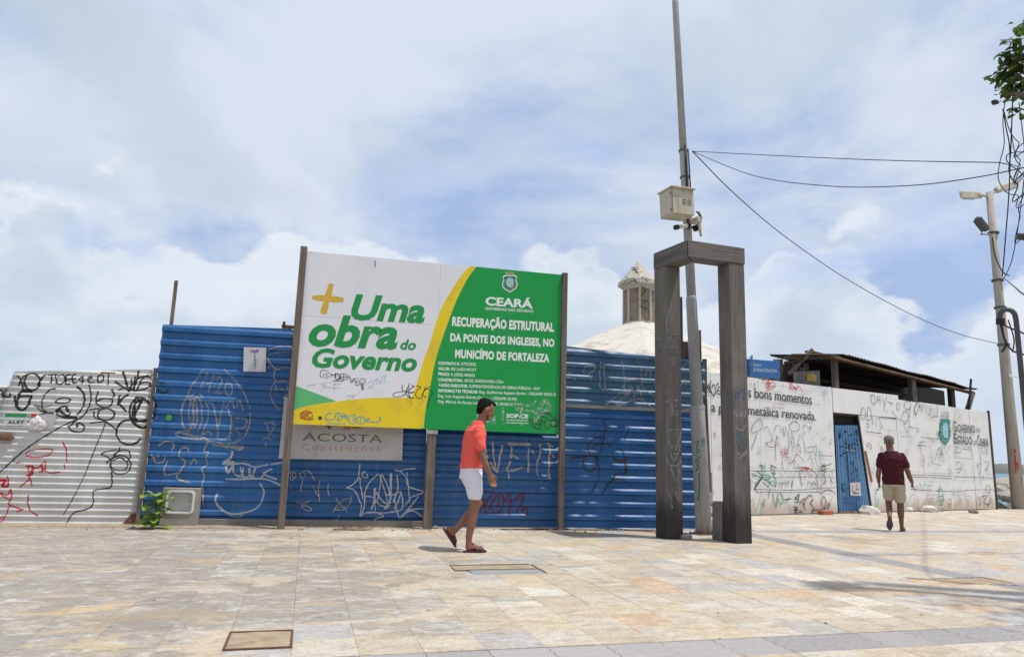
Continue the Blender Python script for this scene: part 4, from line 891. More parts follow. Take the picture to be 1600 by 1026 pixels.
graf(bb, B4, S_BLACKT, .012, [
    [(405, 195), (385, 160), (400, 120), (440, 118), (470, 140), (440, 160), (470, 175), (445, 195), (415, 175), (430, 145)], [(480, 150), (500, 155), (490, 185)], [(490, 165), (535, 160), (540, 145), (530, 190)], circ(565, 180, 28, 30, 0, 340), [(560, 165), (585, 185), (565, 200)], circ(622, 180, 36, 32, 0, 350), [(622, 150), (620, 215)], [(595, 185), (655, 180)], [(660, 210), (680, 175), (700, 240), (720, 195)], [(770, 200), (735, 200), (725, 225), (750, 235), (740, 262), (775, 262)], [(735, 228), (765, 228)], [(775, 260), (785, 210), (825, 205), (835, 235), (800, 262), (790, 235), (810, 315), (825, 260)], [(515, 222), (620, 225)], [(805, 230), (810, 315)]], 'marker_tag')
graf(bb, B4, S_BLACK, .013, [
    [(1290, 345), (1240, 330), (1160, 335), (1115, 355), (1125, 378), (1180, 378), (1240, 350), (1280, 290)], [(1210, 260), (1205, 300), (1225, 330), (1260, 300), (1280, 245)], [(1270, 270), (1245, 350), (1290, 395)], [(1330, 275), (1290, 300), (1270, 340), (1290, 390), (1330, 390)], [(1285, 340), (1330, 335)], [(1300, 265), (1330, 280)], [(1395, 290), (1360, 310), (1340, 360), (1370, 395), (1410, 385)], [(1350, 270), (1395, 285)], [(1440, 280), (1420, 330), (1400, 380)], [(1480, 275), (1410, 345), (1445, 390)], [(1440, 300), (1490, 315), (1508, 350), (1480, 400), (1455, 490)]], 'marker_tag')
graf(bb, B4, S_FAINT, .008, [[(1285, 395), (1285, 470)], [(1300, 395), (1302, 480)], [(1265, 395), (1262, 440)], [(1375, 400), (1378, 510)], [(1405, 395), (1405, 450)], [(400, 250), (430, 300), (420, 240), (450, 290)], [(250, 270), (500, 235)], [(520, 260), (600, 255)], [(530, 240), (525, 320)], [(640, 400), (650, 375), (700, 370), (745, 360), (790, 335)], [(650, 420), (690, 385), (730, 385)], [(390, 330), (440, 290), (600, 295)]], 'marker_tag')
graf(bb, B4, S_BLUE, .016, [
    [(500, 540), (460, 550), (438, 590), (460, 612), (530, 605)], [(540, 600), (545, 545), (590, 550), (600, 610), (550, 615)], [(560, 540), (570, 610)], [(620, 540), (640, 590), (600, 570), (650, 575)], [(650, 560), (655, 610)], circ(710, 605, 42, 45, 20, 350), [(700, 580), (740, 610), (700, 620)], circ(795, 615, 42, 38, 0, 350), [(790, 585), (790, 640)], [(830, 615), (880, 600), (850, 625), (900, 630), (950, 635), (990, 610), (975, 580)], [(450, 640), (540, 650), (640, 645)]], 'marker_tag')
graf(bb, B4, S_LBLUE, .016, [[(860, 255), (885, 230), (915, 235), (900, 270), (865, 275)], [(920, 225), (955, 200), (945, 245), (975, 240)], [(965, 190), (990, 245), (1005, 180)], [(1010, 175), (1045, 170), (1025, 205), (1045, 240)], [(860, 295), (930, 285)]], 'marker_tag')
graf(bb, B3, S_BLACKT, .02, [[(1165, 720), (1180, 780), (1230, 820), (1290, 830), (1280, 780), (1210, 780), (1190, 720)], [(1270, 660), (1300, 680), (1290, 760), (1260, 800)], [(1320, 660), (1350, 655), (1400, 690), (1440, 710), (1470, 690)], [(1290, 680), (1380, 665), (1400, 700)], [(1310, 700), (1350, 720), (1320, 780), (1360, 830), (1400, 800)], circ(1440, 770, 45, 40, 30, 330), [(1360, 740), (1440, 740), (1470, 765), (1430, 800), (1380, 780)], [(1250, 740), (1320, 750)]], 'marker_tag')
SMEAR = mat('white_smear', (.45, .52, .46), .6, var=.2, bump=0, alpha=(28, .55, .0))
graf(bb, B3, SMEAR, .05, [(.10, [(1225, 700), (1270, 620), (1330, 530), (1370, 600), (1300, 640)]), (.08, [(1200, 760), (1260, 690), (1350, 640)]), [(1000, 545), (1030, 620), (1075, 560), (1070, 700), (1075, 800)], [(1010, 560), (1080, 570)], [(1100, 560), (1180, 590), (1230, 520)], [(700, 610), (740, 700)], (.10, [(780, 690), (770, 780)]), [(880, 600), (870, 700), (890, 790)], [(1100, 630), (1200, 640), (1260, 660)], (.08, [(1380, 760), (1440, 790)])], 'paint_smear')
o = graf(bb, B4, mat('marker_orange', (.42, .13, .02), .5, bump=0), .013, [(.02, circ(250, 565, 60, 40, 0, 340)), circ(240, 550, 30, 28, 0, 350), [(190, 600), (230, 560), (290, 545)], [(200, 580), (270, 610), (320, 600)], [(215, 540), (280, 590)], [(250, 530), (230, 610)]], 'marker_tag')
mb = MB(); BS.poly(mb, [b4(368, 577), b4(402, 577), b4(402, 610), b4(368, 610)], .0025); mb.build('black_square', P_BLACK, bb)
mb = MB(); BS.ribbon(mb, [BS.px(586, 407), BS.px(586, 417)], .015, off=.002); mb.build('tear', P_BLACKW, bb)

# ------------------------------------------------------------------ meter box and seedling
t = thing('meter_box', 'low concrete meter box with a white plastic frame at the blue fence foot', 'meter box', (-1.7, 11.2, 0))
MS = Surf(11.165, -.073)
c = [MS.px(248, 822), MS.px(306, 824), MS.px(250, 763), MS.px(312, 761)]
u0, u1, z1 = c[0].x, c[1].x, (c[2].y+c[3].y)/2
Rm = Matrix.Rotation(math.atan(-.073), 3, 'Z')
fu0, fu1, fz0, fz1 = u0+.07, u1-.07, .20, z1-.05
def mbx(mb, a, b, c_, d, depth, front, bev=.006): mb.bbox(MS.O+MS.u*((a+b)/2)+MS.n*(front-depth/2)+Vector((0, 0, (c_+d)/2)), (b-a, depth, d-c_), bev, Rm)
mb = MB(); mbx(mb, u0, fu0, 0, z1, .16, 0); mbx(mb, fu1, u1, 0, z1, .16, 0); mbx(mb, fu0-.01, fu1+.01, 0, fz0, .158, -.001); mbx(mb, fu0-.01, fu1+.01, fz1, z1-.001, .158, -.001); mb.build('concrete_body', CONC, t)
mb = MB(); mbx(mb, fu0, fu1, fz0, fz1, .02, -.085); mb.build('back_plate', INNER, t)
fr = MB(); wd = .035
pts = []
cr = .05
for (cx_, cz_, a0_) in ((fu1-cr, fz1-cr, 0), (fu0+cr, fz1-cr, 90), (fu0+cr, fz0+cr, 180), (fu1-cr, fz0+cr, 270)):
    for k in range(5): a = R(a0_+k*22.5); pts.append((cx_+cr*math.cos(a), cz_+cr*math.sin(a)))
n = len(pts); cu_, cz_ = (fu0+fu1)/2, (fz0+fz1)/2; vs = []
for (s_, d_) in ((1.0, .012), (.86, .012), (.84, -.083), (1.02, -.01)):
    for p in pts: vs.append(MS.pt(cu_+(p[0]-cu_)*s_*1.08, cz_+(p[1]-cz_)*s_*1.1, d_))
fr.add(vs, [(r_*n+i, r_*n+(i+1) % n, ((r_+1) % 4)*n+(i+1) % n, ((r_+1) % 4)*n+i) for r_ in range(4) if r_ != 2 for i in range(n)]); fr.build('plastic_frame', WHITEP, t)
mb = MB()
for (x, z) in ((.2, .55), (.8, .55)): mb.ell(MS.pt(fu0+(fu1-fu0)*x, fz0+(fz1-fz0)*z, -.083), (.008, .01, .008), 8, 5)
mb.build('screw', DGREY, t)

LEAF = bpy.data.materials.new('leaf_green'); LEAF.use_nodes = True; LEAF.node_tree.nodes.clear(); N = NT(LEAF.node_tree)
oi = N.n('ShaderNodeNewGeometry'); c = N.mix(oi.outputs['Random Per Island'], (.13, .26, .03), (.34, .46, .08)); 
b = N.n('ShaderNodeBsdfPrincipled', ins={'Base Color': c, 'Roughness': .45}); tr = N.n('ShaderNodeBsdfTranslucent', ins={'Color': c}); mx = N.n('ShaderNodeMixShader', ins={0: .3, 1: b.outputs[0], 2: tr.outputs[0]}); N.n('ShaderNodeOutputMaterial', ins={'Surface': mx.outputs[0]})
LEAFD = LEAF.copy(); LEAFD.name = 'leaf_dark'
for nd in LEAFD.node_tree.nodes:
    if nd.type == 'MIX' and nd.data_type == 'RGBA': nd.inputs[6].default_value = (.03, .075, .018, 1); nd.inputs[7].default_value = (.13, .20, .04, 1)
def leaf(mb, base, d, up, L, W, droop=.25):
    base = Vector(base); d = Vector(d).normalized(); side = d.cross(Vector(up))
    if side.length < 1e-3: side = Vector((1, 0, 0))
    side.normalize(); nn = side.cross(d); vs = []
    for t_, w_ in ((0, .08), (.25, .5), (.55, .92), (.8, 1), (1, .2)):
        c_ = base+d*L*t_-Vector((0, 0, droop*L*t_*t_)); vs += [c_-side*W*w_/2+nn*W*.12*w_, c_, c_+side*W*w_/2+nn*W*.12*w_]
    mb.add(vs, [(3*i+k, 3*i+k+1, 3*i+4+k, 3*i+3+k) for i in range(4) for k in (0, 1)])
p = gnd(240, 827); t = thing('seedling', 'bright green broad-leaved seedling growing by the meter box at the fence foot', 'plant', (p.x, p.y, 0))
mb = MB(); stem = [(p.x, p.y, 0), (p.x+.01, p.y, .2), (p.x-.01, p.y+.01, .4), (p.x+.02, p.y, .5)]; mb.tube(stem, [.014, .011, .008, .005], 6); mb.tube([stem[1], (p.x-.08, p.y-.03, .3)], .006, 5); mb.build('stem', mat('stem', (.16, .18, .06), .8), t)
rl_ = random.Random(5)
for k in range(46):
    h = .05+.44*(k/46)**.9; a = k*2.4; elv = rl_.uniform(-.1, .6)+(h-.3)*1.2; d = (math.cos(a), math.sin(a)-.25, math.tan(min(1.2, max(-.4, elv)))); mb = MB()
    leaf(mb, (p.x+rl_.uniform(-.10, .07), p.y+rl_.uniform(-.04, .04), h), d, (0, 0, 1), rl_.uniform(.15, .23), rl_.uniform(.11, .16), .3); mb.build('leaf', LEAF, t, smooth=True)

# ------------------------------------------------------------------ timber corner frame
Cn = Vector((5.20, 9.02, 0)); u1v = Vector((-.15, .989, 0)); u2v = Vector((.998, .06, 0)); H = 4.36; S = .275; L1, L2 = .84, 1.0
t = thing('timber_frame', 'old squared-timber corner frame, two tall posts carrying beams that meet without a corner post', 'frame', (Cn.x, Cn.y, 0))
RF = Matrix((u2v, u1v, Vector((0, 0, 1)))).transposed()
def frame_box(a0_, a1_, b0_, b1_, z0, z1, bev=.008):
    mb = MB(); c = Cn+u1v*((a0_+a1_)/2)+u2v*((b0_+b1_)/2)+Vector((0, 0, (z0+z1)/2)); mb.bbox(c, (b1_-b0_, a1_-a0_, z1-z0), bev, RF); return mb
frame_box(L1-S, L1, 0, S, -.02, H-.262).build('post', TIMBER, t)
frame_box(0.005, S-.005, L2-S, L2, -.02, H-.262).build('post', TIMBER, t)
def mitred(plan, z0, z1):
    P_ = [Cn+u1v*a+u2v*b for a, b in plan]; n = len(P_); m_ = MB(); c_ = sum(P_, Vector())/n
    vs = []
    for z, e in ((z0, .008), (z0+.008, 0), (z1-.008, 0), (z1, .008)): vs += [p+(c_-p).normalized()*e*1.4+Vector((0, 0, z)) for p in P_]
    fs = [(k*n+i, k*n+(i+1) % n, (k+1)*n+(i+1) % n, (k+1)*n+i) for k in range(3) for i in range(n)]+[tuple(range(n))[::-1], tuple(range(3*n, 4*n))]
    return m_.add(vs, fs)
mitred([(.004, -.004), (L1+.004, -.004), (L1+.004, S), (S+.004, S-.004)], H-.26, H).build('beam', BEAMW, t)
mitred([(-.004, .004), (S-.004, S+.004), (S-.004, L2+.004), (-.004, L2+.004)], H-.258, H-.003).build('beam', BEAMW, t)
mb = MB(); mb.bbox(Cn+u1v*.012+u2v*.012+Vector((0, 0, H-.131)), (.022, .022, .25), .002, RF); mb.build('dark_joint', DARKW, t)
class Face(Surf):
    """an upright face through a point with a horizontal direction"""
    def __init__(s, O, u, n): s.O, s.u, s.n = Vector(O), Vector(u), Vector(n); s.depth = lambda u, z: 0.0; s.k = 0
    def px(s, x, y):
        d = ray(x, y); o_ = s.O-Vector((0, 0, CAMH)); t_ = o_.dot(s.n)/d.dot(s.n); p_ = d*t_+Vector((0, 0, CAMH)); return Vector(((p_-s.O).dot(s.u), p_.z))
    def pt(s, u, z, off=0.0): q = s.O+s.u*u; return Vector((q.x, q.y, z))+s.n*off
N2 = Vector((u2v.y, -u2v.x, 0)).normalized(); N1 = Vector((-u1v.y, u1v.x, 0)).normalized()
FL = Face(Cn+u1v*(L1-S), u2v.normalized(), N2)            # inner side of the left post, towards the corner
FR = Face(Cn+u1v*.005, u2v.normalized(), N2)              # outer side of the right post
Z7L = Fr(FL, 1010, 600, 3.944); Z7R = Fr(FR, 1010, 600, 3.944)
graf(t, Z7L, S_CHALK, .018, [[(118, 108), (150, 98), (195, 100)], [(155, 105), (158, 195)], [(185, 125), (165, 150), (170, 185), (192, 180), (188, 160)], [(125, 285), (205, 280), (202, 350), (190, 380)], [(125, 285), (135, 340), (150, 430), (165, 470), (190, 440), (205, 380), (190, 350)], [(150, 375), (160, 400), (168, 375), (180, 405), (190, 370)], [(150, 430), (190, 430), (170, 465), (150, 435)], [(120, 450), (150, 500), (205, 490), (210, 450)], [(150, 505), (165, 560), (185, 600), (200, 520)], [(140, 680), (150, 700)], [(175, 660), (200, 720)], [(155, 740), (160, 760)]])
graf(t, Z7R, S_DBLUE, .022, [[(545, 85), (550, 60), (570, 55), (565, 80), (548, 88), (555, 110)], [(575, 45), (600, 30)], [(605, 15), (600, 100)], [(535, 115), (548, 140)], [(590, 85), (610, 90)]])
graf(t, Z7R, S_CHALK, .020, [[(540, 205), (545, 165), (560, 195), (575, 165), (578, 200)], [(585, 205), (590, 170), (605, 200), (612, 160)], [(545, 265), (590, 285), (612, 250)], [(560, 425), (600, 440), (615, 410), (570, 460)]])
graf(t, Z7R, mat('spray_teal_worn', (.08, .16, .18), .7, bump=0, alpha=(30, .48, .0)), .03, [[(560, 290), (575, 330), (560, 370)], [(590, 290), (600, 350), (585, 390)], [(560, 340), (610, 330)], [(570, 380), (600, 400)]])
POSTERS = mat('torn_posters', (.16, .15, .14), .8, var=.8, scale=30, dirt=(.06, .055, .05), dirt_amt=.8, dirt_scale=16, bump=.3)
for (f_, q) in ((FL, [(1041, 521), (1059, 521), (1059, 552), (1041, 550)]), (FL, [(1043, 557), (1058, 557), (1058, 574), (1043, 573)])):
    mb = MB(); f_.poly(mb, q[::-1], .003); mb.build('torn_poster', POSTERS, t)
FLL = Face(Cn+u1v*(L1)+u2v*0, u1v.normalized(), N1)
mb = MB(); FLL.poly(mb, [(1024, 521), (1035, 521), (1036, 549), (1025, 549)], .003); mb.build('torn_poster', POSTERS, t)
# loose things round the frame
q = gnd(1124, 846); o = MB().bbox((q.x+.13, q.y+.12, .28), (.22, .22, .56), .02, Matrix.Rotation(.12, 3, 'Z') @ Matrix.Rotation(.04, 3, 'X')).build('concrete_block', CONCD); tag(o, 'upright rough concrete block between the grey pole and the right timber post', 'block')
q = gnd(1072, 843); o = lump((q.x, q.y, .045), (.095, .08, .06), 4, CONC, 'stone'); tag(o, 'small brown stone on the paving beside the left timber post', 'stone')

# ------------------------------------------------------------------ lamp pole with boxes
base = Vector((6.12, 10.25, 0)); lean = Vector((5.73-6.12, 0, 9.23)).normalized()
def pp(z, dx=0, dy=0): return base+lean*(z/lean.z)+Vector((dx, dy, 0))
t = thing('steel_lamp_pole', 'tall grey stepped steel pole leaning left behind the timber frame', 'pole', base)
for (z0, z1, r0, r1) in ((0.02, 1.98, .125, .118), (1.98, 3.80, .096, .088), (3.80, 6.4, .072, .068), (6.4, 9.2, .062, .055), (9.2, 11.5, .05, .045)):
    mb = MB(); mb.tube([pp(z0), pp(z1-.04), pp(z1), pp(z1+.03)], [r0, r1, r1*.98, r1*.78], 20); mb.build('pole_section', GREY_STEEL, t, smooth=True)
mb = MB(); mb.bbox(base+Vector((0, 0, .015)), (.34, .34, .02), .004)
for k in range(4):
    a = math.pi/4+k*math.pi/2; mb.tube([base+Vector((.135*math.cos(a), .135*math.sin(a), .02)), base+Vector((.135*math.cos(a), .135*math.sin(a), .06))], .012, 6)
mb.build('base_plate', RUST, t)
mb = MB()
for k in range(4):
    a = k*math.pi/2; d = Vector((math.cos(a), math.sin(a), 0)); mb.add([base+d*.12+Vector((0, 0, .02)), base+d*.165+Vector((0, 0, .02)), base+d*.12+Vector((0, 0, .17))], [(0, 1, 2)])
mb.build('gusset', GREY_STEEL, t)
mb = MB(); mb.tube([pp(1.96, 0, 0), pp(2.02, 0, 0)], .122, 20); mb.build('collar', GREY_STEEL, t)
for z in (6.38, 5.9, 5.2):
    mb = MB(); mb.tube([pp(z-.015), pp(z+.015)], .083, 14); mb.build('clamp', DGREY, t)
mb = MB(); mb.tube([pp(6.45, -.0, -.085), pp(6.1, -.02, -.10), pp(5.7, -.02, -.095), pp(5.45, 0.01, -.09)], .022, 7); mb.tube([pp(6.4, .06, -.06), pp(6.0, .075, -.04), pp(5.45, .07, -.05)], .012, 6); mb.build('conduit', BLACK, t, smooth=True)
mb = MB(); mb.tube([pp(4.75, .03, -.1), pp(3.2, .02, -.11), pp(2.05, .09, -.09)], .004, 5); mb.build('thin_wire', BLACK, t)
def PF(px, py):                                # a point at the pole's depth
    d = ray(px, py); t_ = 10.25/d.y; return d*t_+Vector((0, 0, CAMH))
# green tag on the pole
Sp = Face(base+Vector((0, -.128, 0)), Vector((1, 0, 0)), Vector((0, -1, 0)))
class Cyl(Face):
    def pt(s, u, z, off=0.0):
        c = pp(z); uu = u+6.12-c.x; r = .125 if z < 1.98 else .099; uu = max(-r*.95, min(r*.95, uu)); return Vector((c.x+uu, c.y-math.sqrt(r*r-uu*uu)-off, z))
CY = Cyl(base+Vector((0, -.125, 0)), Vector((1, 0, 0)), Vector((0, -1, 0)))
graf(t, Fr(CY, 1010, 600, 3.944), S_GREEN, .016, [[(312, 360), (325, 350), (318, 390)], [(315, 400), (328, 405), (318, 430)], [(316, 440), (330, 450), (316, 470), (330, 480)], [(322, 490), (325, 520), (316, 540)], [(330, 550), (334, 620), (332, 720)], [(345, 365), (350, 330), (358, 360), (365, 325)], [(345, 375), (368, 372)]])
# cabinet
t2 = thing('pole_cabinet', 'beige steel equipment cabinet hung high on the leaning grey pole', 'cabinet', PF(1057, 318))
c0 = PF(1045, 328)+Vector((0, -.27, 0)); RC = Matrix.Rotation(R(6), 3, 'Z') @ Matrix.Rotation(R(-3), 3, 'Y')
mb = MB(); mb.bbox(c0, (.42, .36, .43), .006, RC); mb.build('body', BEIGE, t2)
mb = MB(); mb.bbox(c0+RC @ Vector((0, -.01, .225)), (.47, .42, .03), .006, RC); mb.build('lid', BEIGE, t2)
mb = MB(); mb.bbox(c0+RC @ Vector((-.213, 0, -.01)), (.008, .30, .37), .002, RC); mb.build('side_door', BEIGE, t2)
mb = MB()
for a, b in (((-.21, -.18), (-.21, -.18)),): mb.bbox(c0+RC @ Vector((-.212, -.183, 0)), (.008, .008, .42), .001, RC)
mb.build('rusty_edge', RUST, t2)
for i in range(2):
    for j in range(3):
        mb = MB(); mb.bbox(c0+RC @ Vector((.02+i*.1, -.183, .03-j*.035)), (.075, .008, .010), .001, RC); mb.build('vent_slot', DGREY, t2)
for z in (.13, -.15):
    mb = MB(); mb.bbox(c0+RC @ Vector((-.218, -.14, z)), (.008, .025, .03), .002, RC); mb.build('hinge', DGREY, t2)
def lerp_tube(mb, pts, r, n=7): mb.tube([tuple(p) for p in smooth_line([Vector(q) for q in pts], .05)], r, n)
t3 = thing('security_camera', 'white bullet camera pointing left under the pole cabinet', 'camera', PF(1060, 357))
a, b = PF(1051, 358.5)+Vector((0, -.12, 0)), PF(1069, 355.5)+Vector((0, -.10, 0)); mb = MB(); mb.tube([a, a.lerp(b, .1), b], [.034, .036, .03], 12); mb.build('housing', WHITEP, t3, smooth=False)
d = (a-b).normalized(); mb = MB(); mb.tube([a+d*.03, a-d*.04], .042, 12); mb.build('lens_hood', BLACK, t3)
mb = MB(); mb.tube([b, PF(1074, 352)], .016, 8); mb.build('bracket', DGREY, t3)
t3 = thing('security_camera', 'small beige camera facing the street on the pole above the timber corner', 'camera', PF(1081, 347), None)
a = PF(1081, 347)+Vector((0, -.24, 0)); b = PF(1078, 351)+Vector((0, -.08, 0)); mb = MB(); mb.bbox((a+b)/2, (.10, .19, .09), .012, Matrix.Rotation(.2, 3, 'Z')); mb.build('housing', BEIGE, t3)
mb = MB(); mb.tube([a+Vector((0, -.0, -.003)), a+Vector((0.0, .03, 0))], .034, 12); mb.build('lens', BLACK, t3)
t3 = thing('panel_antenna', 'flat beige panel antenna on the right side of the leaning grey pole', 'antenna', PF(1093, 352))
RA = Matrix.Rotation(R(55), 3, 'Z'); mb = MB(); mb.bbox(PF(1094, 350), (.30, .04, .34), .008, RA @ Matrix.Rotation(.12, 3, 'Y')); mb.build('panel', BEIGE, t3)
mb = MB(); mb.tube([PF(1080, 356), PF(1091, 356)], .02, 8); mb.bbox(PF(1087, 357), (.07, .08, .09), .01); mb.build('mount', BLACK, t3)
mb = MB(); lerp_tube(mb, [PF(1065, 336)+Vector((0, -.2, 0)), PF(1067, 350)+Vector((0, -.16, 0)), PF(1073, 356)+Vector((0, -.1, 0)), PF(1071, 364)], .018)
lerp_tube(mb, [PF(1083, 333)+Vector((0, -.1, 0)), PF(1090, 343)+Vector((0, -.12, 0)), PF(1086, 353)+Vector((0, -.1, 0)), PF(1079, 355)], .014); mb.build('loose_cable', BLACK, t, smooth=True)

# ------------------------------------------------------------------ street sign
sp_ = Vector((8.13, 12.0, 0))
t = thing('street_sign', 'blue street name sign on a post mostly hidden by the right timber post', 'sign', sp_)
mb = MB(); mb.tube([sp_, sp_+Vector((0, 0, 3.22))], .035, 12); mb.build('post', GREY_STEEL, t, smooth=True)
SS = Surf(11.95, 0.0)
SS.O = Vector((0, 11.95, 0))
P = [SS.px(x, y) for x, y in ((1174, 561), (1218, 564), (1217, 591), (1174, 589))]
zt_, zb_ = (P[0].y+P[1].y)/2, (P[2].y+P[3].y)/2; x0, x1 = sp_.x-.03, P[1].x
mb = MB(); mb.bbox(((x0+x1)/2, 11.96, (zt_+zb_)/2), (x1-x0, .02, zt_-zb_), .003); mb.build('name_plate', SIGNB, t)
mb = MB(); mb.bbox((sp_.x-.01, 11.96-.19, (zt_+zb_)/2+.02), (.02, .36, (zt_-zb_)*1.05), .003, Matrix.Rotation(-.5, 3, 'Z')); mb.build('name_plate', mat('sign_blue_faded', (.07, .20, .42), .5), t)
mb = MB(); text_on(mb, SS, 'LARGO', (1170.5, 571), (1189, 572.3), ((1176, 571), (1176, 567)), .02, 0, .0035, 1.25); text_on(mb, SS, 'LUÍS PRAIA D\'IRACEMA', (1174, 580), (1214, 582), ((1176, 580), (1176, 574.5)), .02, 0, .0035)
mb.build('lettering', mat('sign_letter', (.42, .50, .60), .5, bump=0), t)

# ------------------------------------------------------------------ white hoarding
HS = Surf(13.67-.2675*9.34, .2675)
hb = thing('white_hoarding', 'long white sheet hoarding on the right, covered in small graffiti and slogans', 'hoarding', (14, 14.9, 0))
RH = Matrix.Rotation(math.atan(.2675), 3, 'Z')
def hu(x, y=700): return HS.px(x, y).x
def hu_(x, y): return HS.px(x, y).x
def hpanel(ua, ub_, z0, z1, off=0.0, dz=0.0, label=None):
    mb = MB(); g_ = .004
    a, b = ua+g_, ub_-g_; T = .02
    vs = [HS.pt(a, z0+g_, off), HS.pt(b, z0+g_, off), HS.pt(b, z1+dz, off), HS.pt(a, z1, off)]; vs += [v-HS.n*T for v in vs]
    mb.add(vs, [(0, 1, 2, 3), (7, 6, 5, 4), (0, 4, 5, 1), (1, 5, 6, 2), (2, 6, 7, 3), (3, 7, 4, 0)]); return mb.build('panel', HOARD, hb, label=label)
cols = [hu_(1040, 817), hu_(1110, 600), hu_(1186, 620), hu_(1262, 625), hu_(1301, 630)]
tops = [3.02, 3.0, 2.99, 2.99]
for i in range(4):
    o_ = rnd.uniform(-.008, .008)
    hpanel(cols[i], cols[i+1], .03 if i else .9, 1.03, o_); hpanel(cols[i], cols[i+1], 1.03, tops[i], o_+rnd.uniform(-.004, .004))
# left part stands higher than the rest in two small boards
hpanel(hu_(1300, 606)+.004, hu_(1403, 617), 2.385, 2.985, .004, 0)
# board right of the door opening has a slanted edge
a0_, a1_, at_, b_ = hu_(1364, 797), 0, hu_(1342, 647), hu_(1374, 700)
mb = MB(); vs = [HS.pt(a0_, .03, 0), HS.pt(b_, .03, 0), HS.pt(b_, 2.38, 0), HS.pt(at_, 2.38, 0)]; vs += [v-HS.n*.02 for v in vs]; mb.add(vs, [(0, 1, 2, 3), (7, 6, 5, 4), (0, 4, 5, 1), (1, 5, 6, 2), (2, 6, 7, 3), (3, 7, 4, 0)]); mb.build('panel', HOARD, hb)
cols = [hu_(1374, 700), hu_(1404, 700), hu_(1440, 700), hu_(1486, 700), hu_(1519, 700), hu_(1544, 650)]
for i in range(5):
    zt = [2.38, 2.88, 2.87, 2.84, 2.81][i]; o_ = rnd.uniform(-.012, .012); lo = 1.02 if i % 2 else 1.0
    hpanel(cols[i], cols[i+1], .03, lo, o_)
    if i in (0, 2): hpanel(cols[i], cols[i+1], lo, 2.05, o_+.003); hpanel(cols[i], cols[i+1], 2.05, zt, o_-.003, -.02)
    else: hpanel(cols[i], cols[i+1], lo, zt, o_-.002, -.03)
mb = MB(); e = HS.pt(cols[-1]+.03, 0, .0); mb.bar(e+Vector((0, 0, 0)), e+Vector((0, 0, 2.84)), .06, .05); mb.build('end_post', DARKW, hb)
mb = MB(); mb.bar(HS.pt(hu_(1303, 700)+.02, 0, -.04), HS.pt(hu_(1303, 700)+.02, 2.38, -.04), .06, .05); mb.bar(HS.pt(at_+.02, 2.35, -.05), HS.pt(a0_+.02, 0, -.05), .06, .05); mb.bar(HS.pt(hu_(1303, 700), 2.36, -.07), HS.pt(at_, 2.36, -.07), .05, .05); mb.build('door_frame', DARKW, hb)
mb = MB(); a = HS.pt(hu_(1354, 740), .95, .02); mb.bar(HS.pt(hu_(1352, 720), 1.5, .02), HS.pt(hu_(1361, 745), .75, .02), .04, .03); mb.build('orange_batten', mat('orange_wood', (.36, .15, .06), .8), hb)
# rails seen from the back are dark; an added near-black sheet paints the inner shade behind the door gap
mb = MB(); mb.box(HS.pt(hu_(1333, 700), 1.17, -.16), (1.62, .03, 2.34), RH); mb.build('shade_backing', SHEDSHADE, hb)
# blue corrugated door
def vert_corr(u, z): return .016*max(-1, min(1, 1.8*math.sin(u/.11*2*math.pi)))
DS = Surf(HS.Y, HS.s, lambda u, z: vert_corr(u, z)-.03)
d = [HS.px(x, y) for x, y in ((1313, 799), (1361, 797), (1307, 664), (1342, 664))]
mb = MB(); n = 64; vs = []
for side in (0, 1):
    for j in range(2):
        for i in range(n+1):
            f = i/n; p = d[0].lerp(d[1], f) if j == 0 else d[2].lerp(d[3], f); vs.append(DS.pt(p.x, p.y, -.003*side))
mb.add(vs, [(i, i+1, n+2+i, n+1+i) for i in range(n)]+[(2*(n+1)+n+1+i, 2*(n+1)+n+2+i, 2*(n+1)+i+1, 2*(n+1)+i) for i in range(n)])
door = mb.build('door', DOORBLUE, hb, label='blue corrugated sheet used as a door')
H5, H6, H7 = Fr(HS, 1095, 540, 6.4125), Fr(HS, 1160, 640, 5.7), Fr(HS, 1340, 600, 4.886)
HSo = Surf(HS.Y, HS.s, lambda u, z: .014); H5.f = H6.f = H7.f = HSo
def h5(x, y): return (1095+x/6.4125, 540+y/6.4125)
def h7(x, y): return (1340+x/4.886, 600+y/4.886)
line('slogan_lettering', P_BLACK, HSo, 's bons momentos', h5(472, 515), h5(1110, 590), (h5(540, 527), h5(540, 420)), .004, 0, .003, par=hb)
line('slogan_lettering', P_BLACK, HSo, 'metálica renovada.', h5(470, 690), h5(1152, 750), (h5(580, 700), h5(580, 605)), .004, 0, .003, par=hb)
line('slogan_lettering', P_BLACK, HSo, 'a ponte', h5(100, 658), h5(420, 686), (h5(120, 660), h5(120, 565)), .004, 0, .003, par=hb)
SERIF = P_GREYW
mb = MB()
text_on(mb, HSo, 'G', h7(733, 362), h7(757, 365), (h7(740, 362), h7(740, 278)), .01, 0, .003); text_on(mb, HSo, 'OVERNO', h7(760, 365), h7(895, 372), (h7(790, 365), h7(790, 305)), .012, 0, .003, .95); text_on(mb, HSo, 'DO', h7(903, 366), h7(935, 368), (h7(910, 366), h7(910, 335)), .0, 0, .003)
text_on(mb, HSo, 'E', h7(738, 452), h7(757, 454), (h7(740, 452), h7(740, 372)), .01, 0, .003); text_on(mb, HSo, 'STADO', h7(760, 455), h7(872, 462), (h7(790, 455), h7(790, 395)), .012, 0, .003, .95); text_on(mb, HSo, 'DO', h7(880, 462), h7(908, 463), (h7(890, 462), h7(890, 430)), .0, 0, .003)
text_on(mb, HSo, 'C', h7(915, 468), h7(933, 468), (h7(920, 468), h7(920, 390)), .01, 0, .003); text_on(mb, HSo, 'EARÁ', h7(936, 468), h7(1000, 474), (h7(950, 468), h7(950, 412)), .012, 0, .003, .95)
